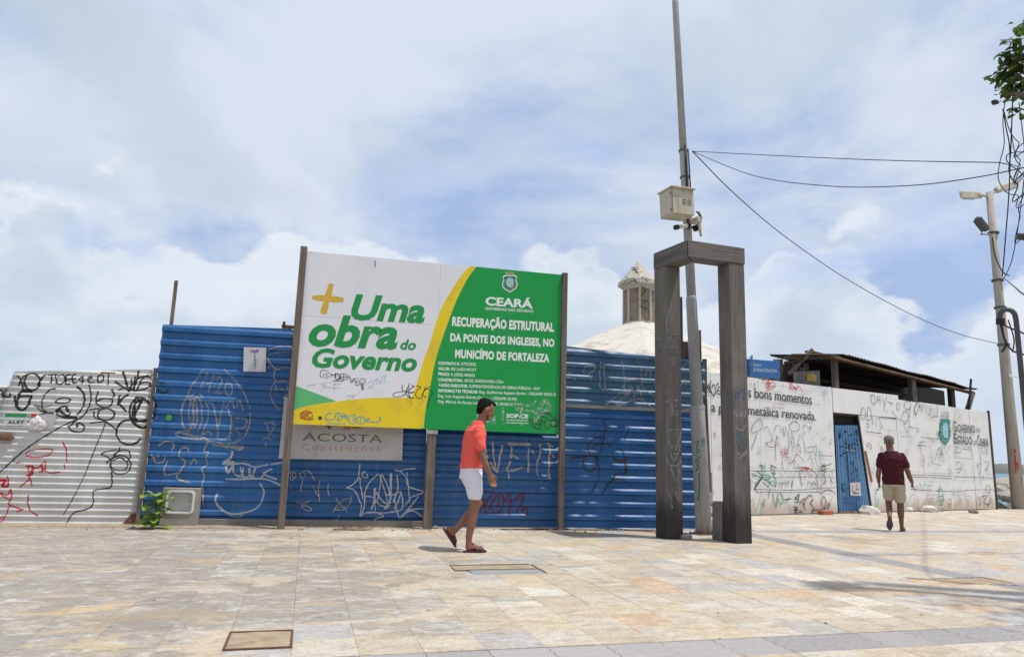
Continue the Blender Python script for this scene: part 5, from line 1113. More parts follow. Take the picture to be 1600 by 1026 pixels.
mb.build('state_lettering', mat('print_grey', (.10, .105, .11), .6, var=.2, bump=0), hb)
x_, y_ = h7(665, 362); shield(HSo, hb, x_, y_, 8.6, 21, 1, .003, (P_TEAL, mat('shield_green', (.02, .21, .17), .5, var=.1, bump=0, dirt=(.2, .4, .35), dirt_amt=.4), mat('shield_blue', (.25, .50, .60), .5, var=.15, bump=0), mat('shield_pale', (.50, .50, .45), .5, var=.15, bump=0), P_TXT))
mb = MB()
for xx in range(-3, 4): HSo.ribbon(mb, [HSo.px(x_+xx*1.7, y_-23.5), HSo.px(x_+xx*1.9, y_-31)], .03, off=.004)
HSo.ribbon(mb, [HSo.px(x_-6, y_-24), HSo.px(x_+6, y_-23)], .04, off=.0045); mb.build('crown_band', S_FAINT, hb)
# lines and tags traced from the photograph
graf(hb, H6, S_BLACKT, .018, [
    [(65, 540), (180, 545), (320, 540), (480, 545), (640, 545), (820, 545)], [(80, 585), (180, 598), (320, 603), (480, 598), (660, 600), (820, 600)], [(90, 705), (300, 712), (500, 712), (700, 700), (830, 690)], [(150, 730), (400, 735), (690, 730)],
    circ(460, 150, 46, 42), [(135, 85), (165, 95), (170, 160), (130, 190), (80, 205), (75, 170), (110, 110), (140, 85)], [(130, 190), (100, 290), (75, 350)], [(180, 180), (215, 150), (245, 210), (262, 270), (200, 300)], [(290, 140), (330, 145)], [(290, 145), (280, 200)],
    [(340, 160), (345, 200)], [(360, 150), (362, 230)], [(385, 155), (370, 240)], [(400, 180), (410, 300), (395, 380), (375, 390), (378, 320)], [(200, 295), (240, 330), (290, 320), (300, 240), (325, 270)], [(305, 225), (290, 330), (295, 460)],
    [(430, 190), (460, 290), (450, 330)], [(425, 230), (445, 380)], [(505, 215), (490, 330), (515, 390)], [(515, 220), (545, 290), (560, 390)], [(450, 340), (500, 310), (520, 380)], [(440, 470), (480, 400), (530, 440), (550, 460)], [(480, 400), (470, 350)],
    [(545, 180), (560, 210)], [(530, 190), (545, 230)], [(570, 345), (600, 330), (640, 330)], [(640, 330), (655, 310), (650, 410)], [(570, 380), (620, 375)], [(595, 385), (620, 470), (620, 540)], [(350, 450), (360, 525)], [(420, 480), (470, 450), (460, 510), (540, 510)], [(490, 480), (520, 540), (560, 500)], [(700, 405), (800, 412)], [(640, 410), (660, 480), (690, 540)]])
graf(hb, H6, S_BLACK, .026, [
    [(690, 480), (740, 520), (700, 550)], [(730, 480), (700, 530), (745, 555)], [(690, 510), (760, 490), (790, 480)], [(600, 530), (650, 565), (660, 620), (670, 700)], [(500, 545), (515, 620), (525, 675)], [(720, 560), (735, 640), (700, 660)], [(690, 750), (740, 715), (790, 720), (825, 750)], [(440, 625), (435, 690)], [(780, 610), (800, 660)],
    [(460, 800), (500, 750), (490, 800), (460, 770)], [(500, 830), (550, 790), (545, 850), (520, 810)], [(460, 830), (500, 810)], [(560, 790), (600, 760), (625, 800), (600, 830), (635, 880), (610, 920)], [(535, 830), (560, 900)], [(450, 865), (490, 870), (455, 890), (500, 890)], [(490, 885), (465, 915), (530, 905)], [(510, 890), (530, 920)], [(610, 900), (640, 890), (720, 880), (740, 820), (720, 770), (700, 820), (730, 880), (770, 830), (760, 890)],
    [(140, 560), (170, 600), (110, 690), (140, 740)], [(180, 650), (230, 690)], [(370, 800), (430, 790)]])
graf(hb, H6, S_GREEN, .028, [
    [(145, 495), (170, 490), (180, 510), (150, 500)], [(245, 490), (300, 515), (250, 500), (290, 570), (260, 560), (295, 620)], [(295, 620), (290, 680), (230, 650), (270, 640), (290, 690)], [(80, 565), (160, 605), (230, 640), (250, 660)], [(170, 605), (120, 650), (105, 700)], [(120, 550), (200, 545)], circ(205, 600, 38, 20), [(235, 700), (230, 780)], [(265, 740), (285, 830), (300, 850), (310, 740)], [(320, 730), (360, 790), (340, 840), (310, 790)], [(180, 560), (165, 600)]])
graf(hb, H6, S_MINT, .022, [[(160, 760), (130, 870), (105, 940)], [(165, 800), (170, 930)], [(140, 900), (175, 900)], [(95, 900), (100, 940)], [(680, 330), (670, 370), (715, 375)], [(1165, 720), (1200, 715)], [(1175, 740), (1185, 800), (1180, 880)], [(1190, 780), (1215, 820), (1190, 850)]])
graf(hb, H6, S_PINK, .024, [[(330, 345), (400, 360), (340, 375), (410, 390), (350, 405), (415, 425), (370, 440)], [(340, 350), (360, 430)], [(380, 350), (400, 440)]])
graf(hb, H6, S_RED, .035, [[(520, 520), (560, 515), (595, 522), (550, 530)]])
graf(hb, H6, S_FAINT, .03, [[(320, 650), (420, 640)], [(325, 660), (340, 640), (350, 665), (370, 640), (380, 668), (400, 640), (415, 665)], [(575, 655), (590, 640), (610, 668), (630, 640), (650, 665)], [(575, 640), (650, 668)], [(530, 160), (560, 130), (590, 170), (610, 140), (600, 180)]])
graf(hb, H6, S_FAINT, .014, [[(570, 640), (570, 705)], [(660, 640), (662, 700)], [(320, 605), (322, 700)]]+[[(320+k*26, 545+(k % 2)*50), (346+k*26, 595-(k % 2)*50)] for k in range(19)])
graf(hb, H5, S_BLACK, .034, [[(75, 380), (60, 420), (90, 430), (75, 400)], [(70, 450), (110, 470)], [(95, 350), (90, 430), (120, 500), (145, 450), (125, 390), (105, 420)], [(165, 450), (200, 445), (180, 410), (160, 450), (175, 485), (230, 480)], [(150, 400), (175, 370)]])
graf(hb, H5, S_RED, .022, [[(610, 350), (680, 340), (640, 390), (700, 370), (650, 420), (730, 400)], [(670, 340), (680, 430)], [(700, 360), (750, 395), (660, 450)], [(875, 370), (900, 400), (885, 430), (950, 420), (990, 410)], [(890, 360), (950, 440), (970, 400), (1020, 460)], [(930, 405), (960, 450)]])
graf(hb, H5, S_FAINT, .016, [[(480, 400), (500, 375), (505, 410)], [(520, 380), (545, 375), (520, 400), (545, 400)], [(550, 370), (570, 365), (575, 390)], [(770, 405), (850, 408)], [(820, 380), (825, 430)], [(600, 345), (640, 335)], [(690, 480), (750, 460), (820, 470)]])
graf(hb, H5, S_PINK, .014, [[(730, 560), (710, 640)], [(740, 575), (810, 590), (800, 570), (830, 635)], [(725, 620), (820, 625)], [(1140, 540), (1140, 590), (1215, 580)], [(1170, 545), (1175, 590)]])
graf(hb, H5, S_LBLUE, .03, [[(1190, 420), (1290, 440)], [(1200, 460), (1270, 470), (1230, 500)], [(1240, 410), (1240, 500)], [(1290, 410), (1200, 480)], [(1245, 535), (1250, 560)], [(1280, 530), (1290, 575)]])
graf(hb, H7, S_BLACKT, .022, [
    [(95, 85), (105, 140), (130, 150), (125, 90), (95, 85)], [(150, 90), (145, 140)], [(165, 85), (170, 150)], [(145, 120), (170, 118)], [(185, 95), (205, 165)], [(220, 90), (195, 200)], [(225, 130), (265, 150), (240, 140)], [(258, 205), (320, 275), (370, 280)], circ(378, 160, 26, 30), [(360, 200), (400, 190)], [(330, 280), (350, 210), (385, 235), (370, 300), (345, 290)], [(350, 290), (375, 370), (395, 270)], [(400, 180), (390, 260)], [(390, 325), (430, 335)],
    (.03, [(445, 145), (430, 195), (440, 235), (455, 190)]), (.03, [(445, 150), (470, 135), (465, 190)]), [(480, 150), (485, 210), (500, 150), (510, 210)], [(520, 160), (525, 230)], [(530, 165), (550, 200), (535, 240)], [(560, 165), (555, 250), (580, 245), (575, 180)], (.03, [(600, 150), (605, 240), (580, 245)]), [(455, 160), (480, 175)],
    circ(305, 170, 12, 30), [(30, 180), (20, 250), (50, 260), (55, 200), (30, 178)], [(75, 170), (70, 270), (100, 260), (95, 190), (75, 172)], [(110, 250), (115, 310)], [(135, 250), (140, 320)], [(160, 265), (185, 330), (170, 330)], [(60, 300), (85, 305), (70, 340)], [(70, 450), (100, 460), (95, 500)], [(60, 460), (85, 480)],
    [(450, 465), (520, 470)], [(480, 430), (482, 530)], [(460, 445), (510, 440)], [(590, 580), (620, 490), (650, 560)], [(600, 500), (640, 480), (620, 560)], [(610, 540), (655, 530)], [(740, 500), (770, 480), (780, 520), (740, 520)], [(745, 420), (790, 455)], [(720, 330), (760, 460)], [(790, 490), (840, 500)], [(840, 470), (870, 520)], [(920, 480), (940, 590), (900, 630)], circ(960, 500, 15, 30), [(975, 490), (985, 540), (990, 480)], [(740, 620), (770, 590), (790, 640), (760, 680)], [(745, 650), (790, 640)], [(915, 600), (930, 680), (945, 600)], [(960, 590), (1000, 600), (970, 660)], [(925, 700), (940, 780)],
    (.03, [(920, 860), (940, 900), (925, 930)]), (.03, [(940, 860), (985, 850), (960, 900), (1000, 920)]), [(985, 770), (975, 810), (1000, 830), (1010, 790), (990, 770)], (.03, [(1000, 840), (1010, 890), (985, 930)]), [(1020, 850), (1025, 920)], [(690, 650), (715, 660), (700, 680)], [(60, 360), (130, 370), (185, 378)], [(370, 690), (500, 692), (720, 700)], [(400, 705), (600, 712), (720, 720)], [(730, 705), (880, 710), (1030, 715)], [(400, 800), (560, 812), (720, 815)], [(725, 820), (900, 805), (1035, 805)], [(480, 405), (620, 420)]])
graf(hb, H7, S_FAINT, .02, [[(400, 860), (420, 840), (440, 880)], [(450, 850), (470, 900)], [(520, 850), (580, 840), (540, 900)], [(760, 840), (790, 900)], [(800, 830), (830, 900)], [(820, 850), (870, 860)], [(740, 560), (870, 570)], [(860, 600), (880, 680)], [(800, 600), (820, 690)], [(500, 540), (505, 690)], [(560, 600), (640, 620)], [(330, 400), (430, 400)], [(740, 130), (750, 560)], [(100, 630), (120, 700)], [(120, 620), (135, 690)]])
graf(hb, H7, S_MINT, .03, [[(440, 770), (450, 795), (470, 755)], [(500, 790), (510, 740), (530, 790), (545, 750), (575, 745)], [(505, 770), (570, 775)], [(690, 745), (690, 775)], [(125, 810), (150, 805), (130, 850)], [(130, 870), (155, 880), (150, 930), (125, 900)], [(120, 940), (150, 945)]])
graf(hb, H7, S_GREEN, .024, [[(630, 760), (620, 850), (640, 930)], [(605, 860), (650, 850)], [(610, 900), (655, 880)], [(600, 820), (640, 800), (650, 900), (610, 930)]])
graf(hb, H7, S_PINK, .03, [[(480, 540), (505, 545), (500, 620), (475, 615), (480, 545)], [(485, 580), (500, 575)], [(760, 270), (790, 230)], [(880, 260), (910, 270)], [(770, 240), (800, 280)], [(545, 460), (570, 520)], [(520, 870), (570, 880), (540, 920)], [(780, 870), (800, 910)]])
graf(hb, H7, S_RED, .03, [[(690, 880), (710, 880), (705, 950)], [(695, 910), (712, 915)]])
# small illegible scribbles that fill the boards
rs = random.Random(21)
scr = {0: MB(), 1: MB(), 2: MB(), 3: MB()}
for k in range(230):
    x = rs.uniform(1106, 1538)
    if 1298 < x < 1366 : continue
    z = rs.uniform(.12, 2.6) if rs.random() < .35 else rs.uniform(.12, 2.1); u = hu_(x, 700); sz = rs.uniform(.04, .13)
    if x < 1290 and 2.0 < z: continue
    pts = []; cx_, cz_ = u, z
    for j in range(rs.randint(4, 9)):
        cx_ += rs.uniform(-.3, .9)*sz; cz_ = z+rs.uniform(-1, 1)*sz*1.2; pts.append(Vector((cx_, cz_)))
    HSo.ribbon(scr[rs.choice((0, 0, 1, 0, 0, 2, 3, 0))], pts, rs.uniform(.006, .012), step=.03)
for k, m_ in enumerate((S_FAINT, S_BLACKT, S_PINK, S_MINT)): scr[k].build('small_tags', m_, hb, kind='stuff')
DSo = Surf(HS.Y, HS.s, lambda u, z: vert_corr(u, z)-.028); H6d = Fr(DSo, 1160, 640, 5.7)
graf(door, H6d, S_BLACK, .04, [[(865, 180), (875, 260), (880, 170)], [(915, 200), (940, 190), (935, 270)], [(960, 180), (970, 270)], [(950, 230), (985, 220)], [(1000, 200), (1030, 190), (1010, 260), (1050, 280)], [(1030, 200), (1040, 270)], [(870, 330), (910, 325)], (.06, [(925, 290), (960, 320), (1000, 300), (1040, 310)]), (.06, [(930, 340), (1010, 345)]), [(880, 410), (930, 380), (1000, 380), (1040, 420)], [(945, 400), (935, 500), (945, 580), (960, 640)], [(1010, 400), (1000, 490), (1030, 570), (980, 630), (945, 600)], circ(975, 520, 30, 50), [(895, 660), (905, 720), (930, 720)], [(900, 665), (925, 660)], [(940, 670), (960, 690), (935, 700)], [(970, 670), (975, 760)]])
graf(door, H6d, S_BLACKT, .035, [[(905, 790), (940, 785), (910, 830), (945, 830)], circ(965, 810, 16, 24), [(1000, 780), (990, 830), (1020, 830)], [(1010, 790), (1050, 795)]])
graf(door, H6d, S_WHITE, .03, [[(930, 350), (955, 375), (975, 350), (1000, 385)], [(1015, 400), (1030, 460)]])
DF = Surf(HS.Y, HS.s, lambda u, z: -.008)
mb = MB(); DF.poly(mb, [(1160+x/5.7, 640+y/5.7) for x, y in ((965, 762), (1062, 765), (1052, 645), (962, 648))], 0); o = mb.build('notice', mat('notice_paper', (.50, .46, .44), .7, var=.1), door)
graf(door, Fr(Surf(HS.Y, HS.s, lambda u, z: -.006), 1160, 640, 5.7), S_BLACKT, .025, [[(985, 670), (980, 720), (1010, 730)], [(1020, 660), (1015, 710), (1040, 700)], [(990, 745), (1040, 740)]])
# stones, rubble and brick along the hoarding's foot
for i, (px, py, r, m_, lab) in enumerate([
    (1358, 801, .26, RUBBLE, 'flat pale rubble lump at the foot of the blue door'),
    (1414, 797, .22, RUBBLE, 'rounded pale rubble lump just right of the man in maroon'),
    (1440, 796, .30, RUBBLE, 'largest white rubble lump at the foot of the hoarding'),
    (1452, 798, .22, RUBBLE, 'white rubble lump leaning on the largest one'),
    (1464, 797, .20, CONC, 'sandy rubble lump at the right end of the rubble heap'),
    (1521, 800, .13, CONCD, 'small dark stone at the foot of the lettered hoarding')]):
    p = gnd(px, py+2); o = lump((p.x, p.y, r*.28), (r, r*.75, r*.55), i*2.3+9, m_, 'rubble_stone'); tag(o, lab, 'stone', 'stones at the foot of the hoarding')
p = gnd(1290, 804); o = MB().bbox((p.x, p.y, .05), (.36, .16, .10), .012, Matrix.Rotation(.25, 3, 'Z')).build('clay_brick', BRICK); tag(o, 'red clay brick lying at the foot of the white hoarding left of the blue door', 'brick')
for i, (px, w_) in enumerate(((1318, .4), (1336, .3))):
    p = gnd(px, 802); o = MB().bbox((p.x, p.y, .03), (w_, .12, .05), .01, Matrix.Rotation(.25+.1*i, 3, 'Z')).build('wood_scrap', BROWNW); tag(o, ('longer' if i == 0 else 'shorter')+' piece of scrap wood under the blue door', 'wood')
# leaning plank and end of the blue fence
a, b = SB.px(1105, 590), SB.px(1122, 770); mb = MB(); pa, pb_ = Vector((6.83, 11.1, 2.55)), Vector((7.35, 11.2, .72))
mb.bar(HS.O*0+Vector((SB.pt(a.x, 0).x, 11.0, a.y)), Vector((SB.pt(b.x, 0).x, 11.15, b.y)), .11, .035); o = mb.build('leaning_plank', BROWNW); tag(o, 'brown plank leaning at the end of the blue fence behind the grey pole', 'plank')
mb = MB(); a2 = SB.px(1118, 835); mb.bar(Vector((SB.pt(a2.x, 0).x-.12, 10.98, -.0)), Vector((SB.pt(ub(1104, 560), 0).x, 10.93, 2.9)), .06, .06); mb.build('end_post', DARKW, fence)
q = SB.pt(ub(1122, 800), 0); 
low = MB(); low.bbox((q.x+.35, 12.9, .45), (1.4, .15, .9), .02, RH); o = low.build('low_wall', LIME); tag(o, 'low rough whitewashed wall end behind the concrete block', 'wall')

# debris
q = gnd(552, 829); t = thing('rope_coil', 'tangle of pale rope and twigs on the paving under the billboard', 'debris', (q.x, q.y, 0))
rr = random.Random(3)
for k in range(9):
    pts = [(q.x+rr.uniform(-.3, .3), q.y+rr.uniform(-.1, .1), .012+rr.uniform(0, .045)) for _ in range(5)]; mb = MB(); mb.tube([tuple(p) for p in smooth_line([Vector(p) for p in pts], .03)], .006, 5); mb.build('strand', mat('rope_'+str(k % 2), ((.42, .36, .28), (.22, .12, .08))[k % 2], .9), t)
LITTER = [(240, 940, .012), (670, 955, .008), (1122, 960, .01), (1290, 976, .012), (1440, 962, .009), (1125, 1000, .008), (875, 870, .012), (1390, 905, .01), (60, 860, .012), (455, 842, .03), (470, 828, .05), (680, 826, .06)]
lt = MB()
for i, (x, y, r) in enumerate(LITTER):
    p = gnd(x, y); bm = bmesh.new(); bmesh.ops.create_icosphere(bm, subdivisions=1, radius=r)
    for v in bm.verts: v.co *= 1+.5*mnoise.noise(v.co*40+Vector((i, 0, 0))); v.co.z *= .45
    bm.verts.index_update(); lt.add([Vector((p.x, p.y, .014+r*.2))+v.co for v in bm.verts], [tuple(v.index for v in f.verts) for f in bm.faces]); bm.free()
for i in range(260):
    x = rnd.uniform(-6, 7); y = 11.2-.073*x-abs(rnd.gauss(0, .22)); r = rnd.uniform(.006, .02)
    bm = bmesh.new(); bmesh.ops.create_icosphere(bm, subdivisions=0 or 1, radius=r)
    bm.verts.index_update(); lt.add([Vector((x, y, .016))+v.co*rnd.uniform(.7, 1.2) for v in bm.verts], [tuple(v.index for v in f.verts) for f in bm.faces]); bm.free()
lt.build('gravel_litter', CONC, None, kind='stuff')

# ------------------------------------------------------------------ pavilion with lantern, behind the fence
def at_y(px, py, Y): d = ray(px, py); t_ = Y/d.y; return d*t_+Vector((0, 0, CAMH))
YP = 22.0; apex = at_y(998, 408, YP); cx = apex.x
pv = thing('pavilion', 'whitewashed pavilion behind the fence with a pyramid roof and a small roof lantern', 'pavilion', (cx, YP, 0))
zr = at_y(985, 510, YP).z; ze = zr-2.15
def ring(r, z, n=8, a0=math.pi/8): return [Vector((cx+r*math.cos(a0+2*math.pi*k/n), YP+r*math.sin(a0+2*math.pi*k/n), z)) for k in range(n)]
k_ = 22.0/1106
mb = MB(); mb.rings([ring(5.65, ze-.12), ring(5.7, ze), ring(.62, zr+.08), ring(.5, zr+.1)]); roof = mb.build('roof', LIME, pv)
mb = MB(); mb.rings([ring(5.1, 0), ring(5.1, ze-.1)]); mb.build('wall', LIME, pv)
zb2 = zr+.02; zc2 = at_y(985, 448, YP).z; re = .54
mb = MB(); mb.rings([ring(re+.03, zb2-.1), ring(re+.03, zb2+.12), ring(re, zb2+.13)]); mb.build('lantern_base', LIMEC, roof)
mb = MB(); mb.rings([ring(re-.04, zb2+.1), ring(re-.04, zc2)]); mb.build('lantern_wall', LIMEP, roof)
for q in ring(re-.02, 0): 
    mb = MB(); mb.tube([Vector((q.x, q.y, zb2+.12)), Vector((q.x, q.y, zc2-.0))], .042, 6); mb.build('lantern_column', LIMEC, roof)
mb = MB(); mb.rings([ring(re+.02, zc2-.12), ring(re+.03, zc2)]); mb.build('lantern_band', LIMEC, roof)
mb = MB(); mb.rings([ring(re+.02, zc2-.01), ring(re+.20, zc2+.03), ring(re+.17, zc2+.17), ring(.03, apex.z)]); cap_ = mb.build('lantern_cap', LIMEC, roof)
LS = Surf(YP-re-.19, 0); LF = Fr(LS, 880, 390, 6.035)
class Cone(Surf): pass
def capdepth(u, z):                              # scribbles follow the cap and the drum
    r = (re+.165) if z > zc2 and z < zc2+.16 else ((re+.165)+(z-zc2-.16)*(.02-re-.165)/(apex.z-zc2-.16) if z > zc2 else re+.0)
    x = min(abs(u-cx), r*.9); return math.sqrt(r*r-x*x)-(re+.19)+.0
LSd = Surf(YP-re-.19, 0, capdepth); LSd.O = Vector((0, YP-re-.19, 0)); LFd = Fr(LSd, 880, 390, 6.035)
graf(roof, LFd, S_BLACK, .03, [[(610, 305), (650, 260), (690, 258), (700, 300)], [(640, 300), (680, 280), (720, 300), (760, 250), (790, 300)], [(730, 260), (760, 300)], [(790, 250), (830, 290)], [(705, 130), (760, 128)], [(735, 120), (740, 215)], [(720, 185), (775, 188)], [(715, 155), (760, 150)], [(640, 235), (665, 230)], [(715, 375), (735, 340), (770, 335), (800, 370), (770, 410), (740, 465), (815, 470), (750, 515), (800, 550), (795, 600), (810, 670), (840, 675)], [(740, 520), (820, 550), (835, 600)]])

# ------------------------------------------------------------------ shed behind the hoarding
SH = Surf(HS.Y+1.25, .2675); SHf = Surf(HS.Y+.9, .2675)
sh = thing('lean_to_shed', 'open timber shed with a ragged corrugated roof behind the white hoarding', 'shed', (17, 17, 0))
pL, pR = SHf.px(1232, 553), SHf.px(1527, 607)
pM = SHf.px(1325, 553)
W = 2.5
back = HS.n*-1
mb = MB(); vs = []; n = 150; uA, uB = SHf.px(1322, 556).x, pR.x
zA = SHf.px(1330, 556).y; zBq = pR.y
def roofz(u):
    return zA+(zBq-zA)*(u-SHf.px(1330, 556).x)/(uB-SHf.px(1330, 556).x)
for side in (0, 1):
    for j in range(5):
        for i in range(n+1):
            u = uA+(uB-uA)*i/n; v = j/4*W; z = roofz(u)+.022*math.sin(u/.13*2*math.pi)+v*.10+.03*mnoise.noise(Vector((u*.9, v, 0)))
            rag = .10*mnoise.noise(Vector((math.floor(u/.9)*3.7, 0, 0))) if j == 0 else 0
            q = SHf.O+SHf.u*u-SHf.n*(v+rag); vs.append(Vector((q.x, q.y, z-.008*side)))
m1 = n+1; fs = [(j*m1+i, j*m1+i+1, (j+1)*m1+i+1, (j+1)*m1+i) for j in range(4) for i in range(n)]; B = 5*m1
lin = MB(); lin.add([v-Vector((0, 0, .012)) for v in vs[B:]], [f[::-1] for f in fs]); lin.build('roof_shade', SHEDSHADE, sh)  # added near-black sheet stands in for the shade under the roof
fs += [tuple(B+q for q in f)[::-1] for f in fs]; fs += [(i, i+1, B+i+1, B+i) for i in range(n)]
mb.add(vs, fs); rf = mb.build('roof_sheet', ROOFT, sh)
def shp(u, z, off=0): q = SHf.O+SHf.u*u+SHf.n*off; return Vector((q.x, q.y, z))
mb = MB(); mb.bar(shp(SHf.px(1268, 560).x, roofz(SHf.px(1268, 560).x)-.14, -.10), shp(uB-.15, zBq-.14, -.10), .05, .20); mb.build('fascia_beam', BROWNW, sh)
mb = MB(); mb.bar(shp(uA+.2, roofz(uA)-.35, -2.2), shp(uB-.2, zBq-.1, -2.2), .08, .2); mb.build('rear_beam', DARKW, sh)
for x_, wd in ((1318, .13), (1438, .16), (1498, .15)):
    u = SHf.px(x_, 620).x; mb = MB(); mb.bar(shp(u, 0, -.22), shp(u, roofz(u)-.1, -.22), wd, wd); mb.build('post', POSTW if x_ != 1498 else DARKW, sh)
for x_ in (1340, 1410):
    u = SHf.px(x_, 620).x; mb = MB(); mb.bar(shp(u, 0, -2.2), shp(u, roofz(u)+.1, -2.2), .14, .14); mb.build('post', DARKW, sh)
# rear wall with its shade painted in, and left end of old boards
SHr = Surf(SHf.Y+2.35*math.sqrt(1+.2675**2), .2675); ra, rb_ = SHr.px(1238, 620), SHr.px(1477, 633); rt_ = SHr.px(1477, 618)
def rz(px, py): p_ = SHr.px(px, py); return SHr.O+SHr.u*p_.x+Vector((0, 0, p_.y))
q0, q1 = SHr.O+SHr.u*ra.x, SHr.O+SHr.u*rb_.x
mb = MB(); F4 = [q0, q1, Vector((q1.x, q1.y, roofz(uB)+.25)), Vector((q0.x, q0.y, roofz(uA)+.3))]; mb.add(F4+[v-HS.n*.05 for v in F4], [(0, 1, 2, 3), (7, 6, 5, 4), (3, 2, 6, 7)]); mb.build('rear_wall', SHEDSHADE, sh)
for k in range(9):
    u = SHf.px(1224, 590).x+k*.17; zt = roofz(uA)-.35-(.02*k if k % 2 else .05); mb = MB(); mb.bar(shp(u, 1.5, -.35-(k % 3)*.02), shp(u+.03*(k % 2), zt+(k % 3)*.05, -.35), .17, .03); mb.build('wall_board', (DARKW, POSTW, BROWNW)[k % 3 if k % 2 else 0], sh)
# ragged front left corner of the roof: bent sheets and poles
def tri(mb, pts, th=.02): vs = [Vector(p) for p in pts]; n = len(vs); mb.add(vs+[v+Vector((0, 0, -th)) for v in vs], [tuple(range(n)), tuple(range(n, 2*n))[::-1]]+[(i, (i+1) % n, (i+1) % n+n, i+n) for i in range(n)])
uC = SHf.px(1232, 553); uD = SHf.px(1290, 552)
mb = MB(); tri(mb, [shp(uC.x, uC.y, .1), shp(uD.x, uD.y-.02, .15), shp(uA+.5, roofz(uA+.5)+.0, -.3), shp(uC.x+.9, uC.y+.06, -.9)]); mb.build('roof_sheet', ROOFT, sh)
mb = MB(); a, b = SHf.px(1242, 574), SHf.px(1267, 548); mb.bar(shp(a.x, a.y-.15, -.2), shp(b.x, b.y+.03, .05), .09, .07); mb.build('rafter', POSTW, sh)
mb = MB(); a, b = SHf.px(1235, 566), SHf.px(1282, 556); mb.bar(shp(a.x, a.y, -.1), shp(b.x, b.y, -.05), .05, .12); mb.build('rafter', DARKW, sh)
mb = MB(); a, b = SHf.px(1500, 655), SHf.px(1513, 592); mb.bar(shp(a.x, 1.6, .08), shp(b.x, b.y, .08), .05, .05); mb.build('rafter', DARKW, sh)
mb = MB(); a, b = SHf.px(1506, 640), SHf.px(1520, 612); mb.bar(shp(a.x, a.y-.3, 0), shp(b.x, b.y, 0), .12, .10); mb.build('post', POSTW, sh)
a, b, c, d = [SHf.px(x, y) for x, y in ((1246, 580), (1287, 578), (1288, 600), (1246, 597))]
mb = MB(); mb.add([shp(a.x, a.y, -.12), shp(d.x, d.y-.2, -.12), shp(c.x, c.y-.2, -.12), shp(b.x, b.y, -.12)], [(0, 1, 2, 3)]); mb.build('old_panel', mat('patchy_panel', (.16, .14, .13), .8, var=.5, scale=3, dirt=(.45, .42, .38), dirt_amt=.7, dirt_scale=2), sh)
a, b = SHf.px(1266, 583), SHf.px(1281, 596)
mb = MB(); mb.box(shp((a.x+b.x)/2, (a.y+b.y)/2, -.10), (b.x-a.x, .012, a.y-b.y), RH); mb.build('yellow_board', mat('old_yellow', (.48, .30, .04), .7, var=.25, scale=6, dirt=(.5, .48, .42), dirt_amt=.7, dirt_scale=5), sh)

# ------------------------------------------------------------------ right-hand lamp pole
rb = Vector((20.5, 16.66, 0)); T = 9.9
t = thing('concrete_lamp_pole', 'tall tan concrete lamp pole at the right with two lamp heads and a floodlight', 'lamp pole', rb)
mb = MB(); mb.tube([rb+Vector((-.0, 0, z)) for z in (0, 3, 6, T)], [.18, .155, .13, .10], 14); mb.build('pole', POLEC, t, smooth=True)
def RP(px, py, dy=0): d = ray(px, py); t_ = (16.66+dy)/d.y; return d*t_+Vector((0, 0, CAMH))
for (xa, ya, xb, yb, dy) in ((1532, 305, 1501, 304, -.3), (1557, 297, 1590, 286, .3)):
    a, b = RP(xa, ya), RP(xb, yb, dy*2); d = (b-a).normalized(); mb = MB(); mb.bar(a, b, .07, .22, .02, up=(0, 0, 1)); mb.tube([a-d*.05, a+d*.28], .08, 10); o_ = mb.build('lamp_head', BEIGE, t)
    mb = MB(); mb.tube([rb+Vector((0, 0, T-.15)), a], .035, 8); mb.build('arm', GREY_STEEL, t)
    mb = MB(); mb.bar(a.lerp(b, .35)-Vector((0, 0, .06)), b.lerp(a, .08)-Vector((0, 0, .06)), .02, .2, .003, up=(0, 0, 1)); mb.build('diffuser', GLASS, o_)
c = RP(1534, 350, -.25); RFl = Matrix.Rotation(R(35), 3, 'Z') @ Matrix.Rotation(R(-28), 3, 'X') @ Matrix.Rotation(R(-18), 3, 'Y')
mb = MB(); mb.bbox(c, (.36, .20, .52), .05, RFl); fl = mb.build('floodlight', DGREY, t)
mb = MB(); mb.bbox(c+RFl @ Vector((0, -.103, .02)), (.28, .01, .40), .004, RFl); mb.build('glass', GLASS, fl)
for i in range(5): 
    mb = MB(); mb.bbox(c+RFl @ Vector((-.12+.06*i, .11, 0)), (.008, .06, .42), .001, RFl); mb.build('cooling_fin', DGREY, fl)
mb = MB(); a = RP(1533, 366, -.2); b = RP(1548, 366); mb.tube([a, b], .025, 8); mb.tube([a, c+Vector((0, 0, -.15))], .02, 8); mb.build('bracket', GREY_STEEL, t)
for y_ in (364, 437, 479, 537):
    p = RP(1549, y_); z = p.z; mb = MB(); mb.tube([rb+Vector((0, 0, z-.03)), rb+Vector((0, 0, z+.03))], .17, 12); mb.build('clamp', DGREY, t)
mb = MB(); lerp_tube(mb, [rb+Vector((-.17, -.1, RP(1545, 372).z)), rb+Vector((-.15, -.12, RP(1545, 400).z)), rb+Vector((-.02, -.2, RP(1550, 425).z)), rb+Vector((.25, -.2, RP(1560, 432).z))], .018); mb.build('cable', BLACK, t); mb = MB(); lerp_tube(mb, [rb+Vector((.1, -.15, RP(1560, 500).z)), rb+Vector((.22, -.18, RP(1560, 530).z)), rb+Vector((.1, -.18, RP(1560, 550).z))], .02); mb.build('cable', BLACK, t)
mb = MB(); a = RP(1570, 588); mb.bbox(a+Vector((0, -.18, 0)), (.1, .05, .1), .01); mb.tube([a+Vector((.1, -.15, 0)), a+Vector((.33, -.15, -.02))], .012, 6); mb.build('insulator', WHITEP, t)
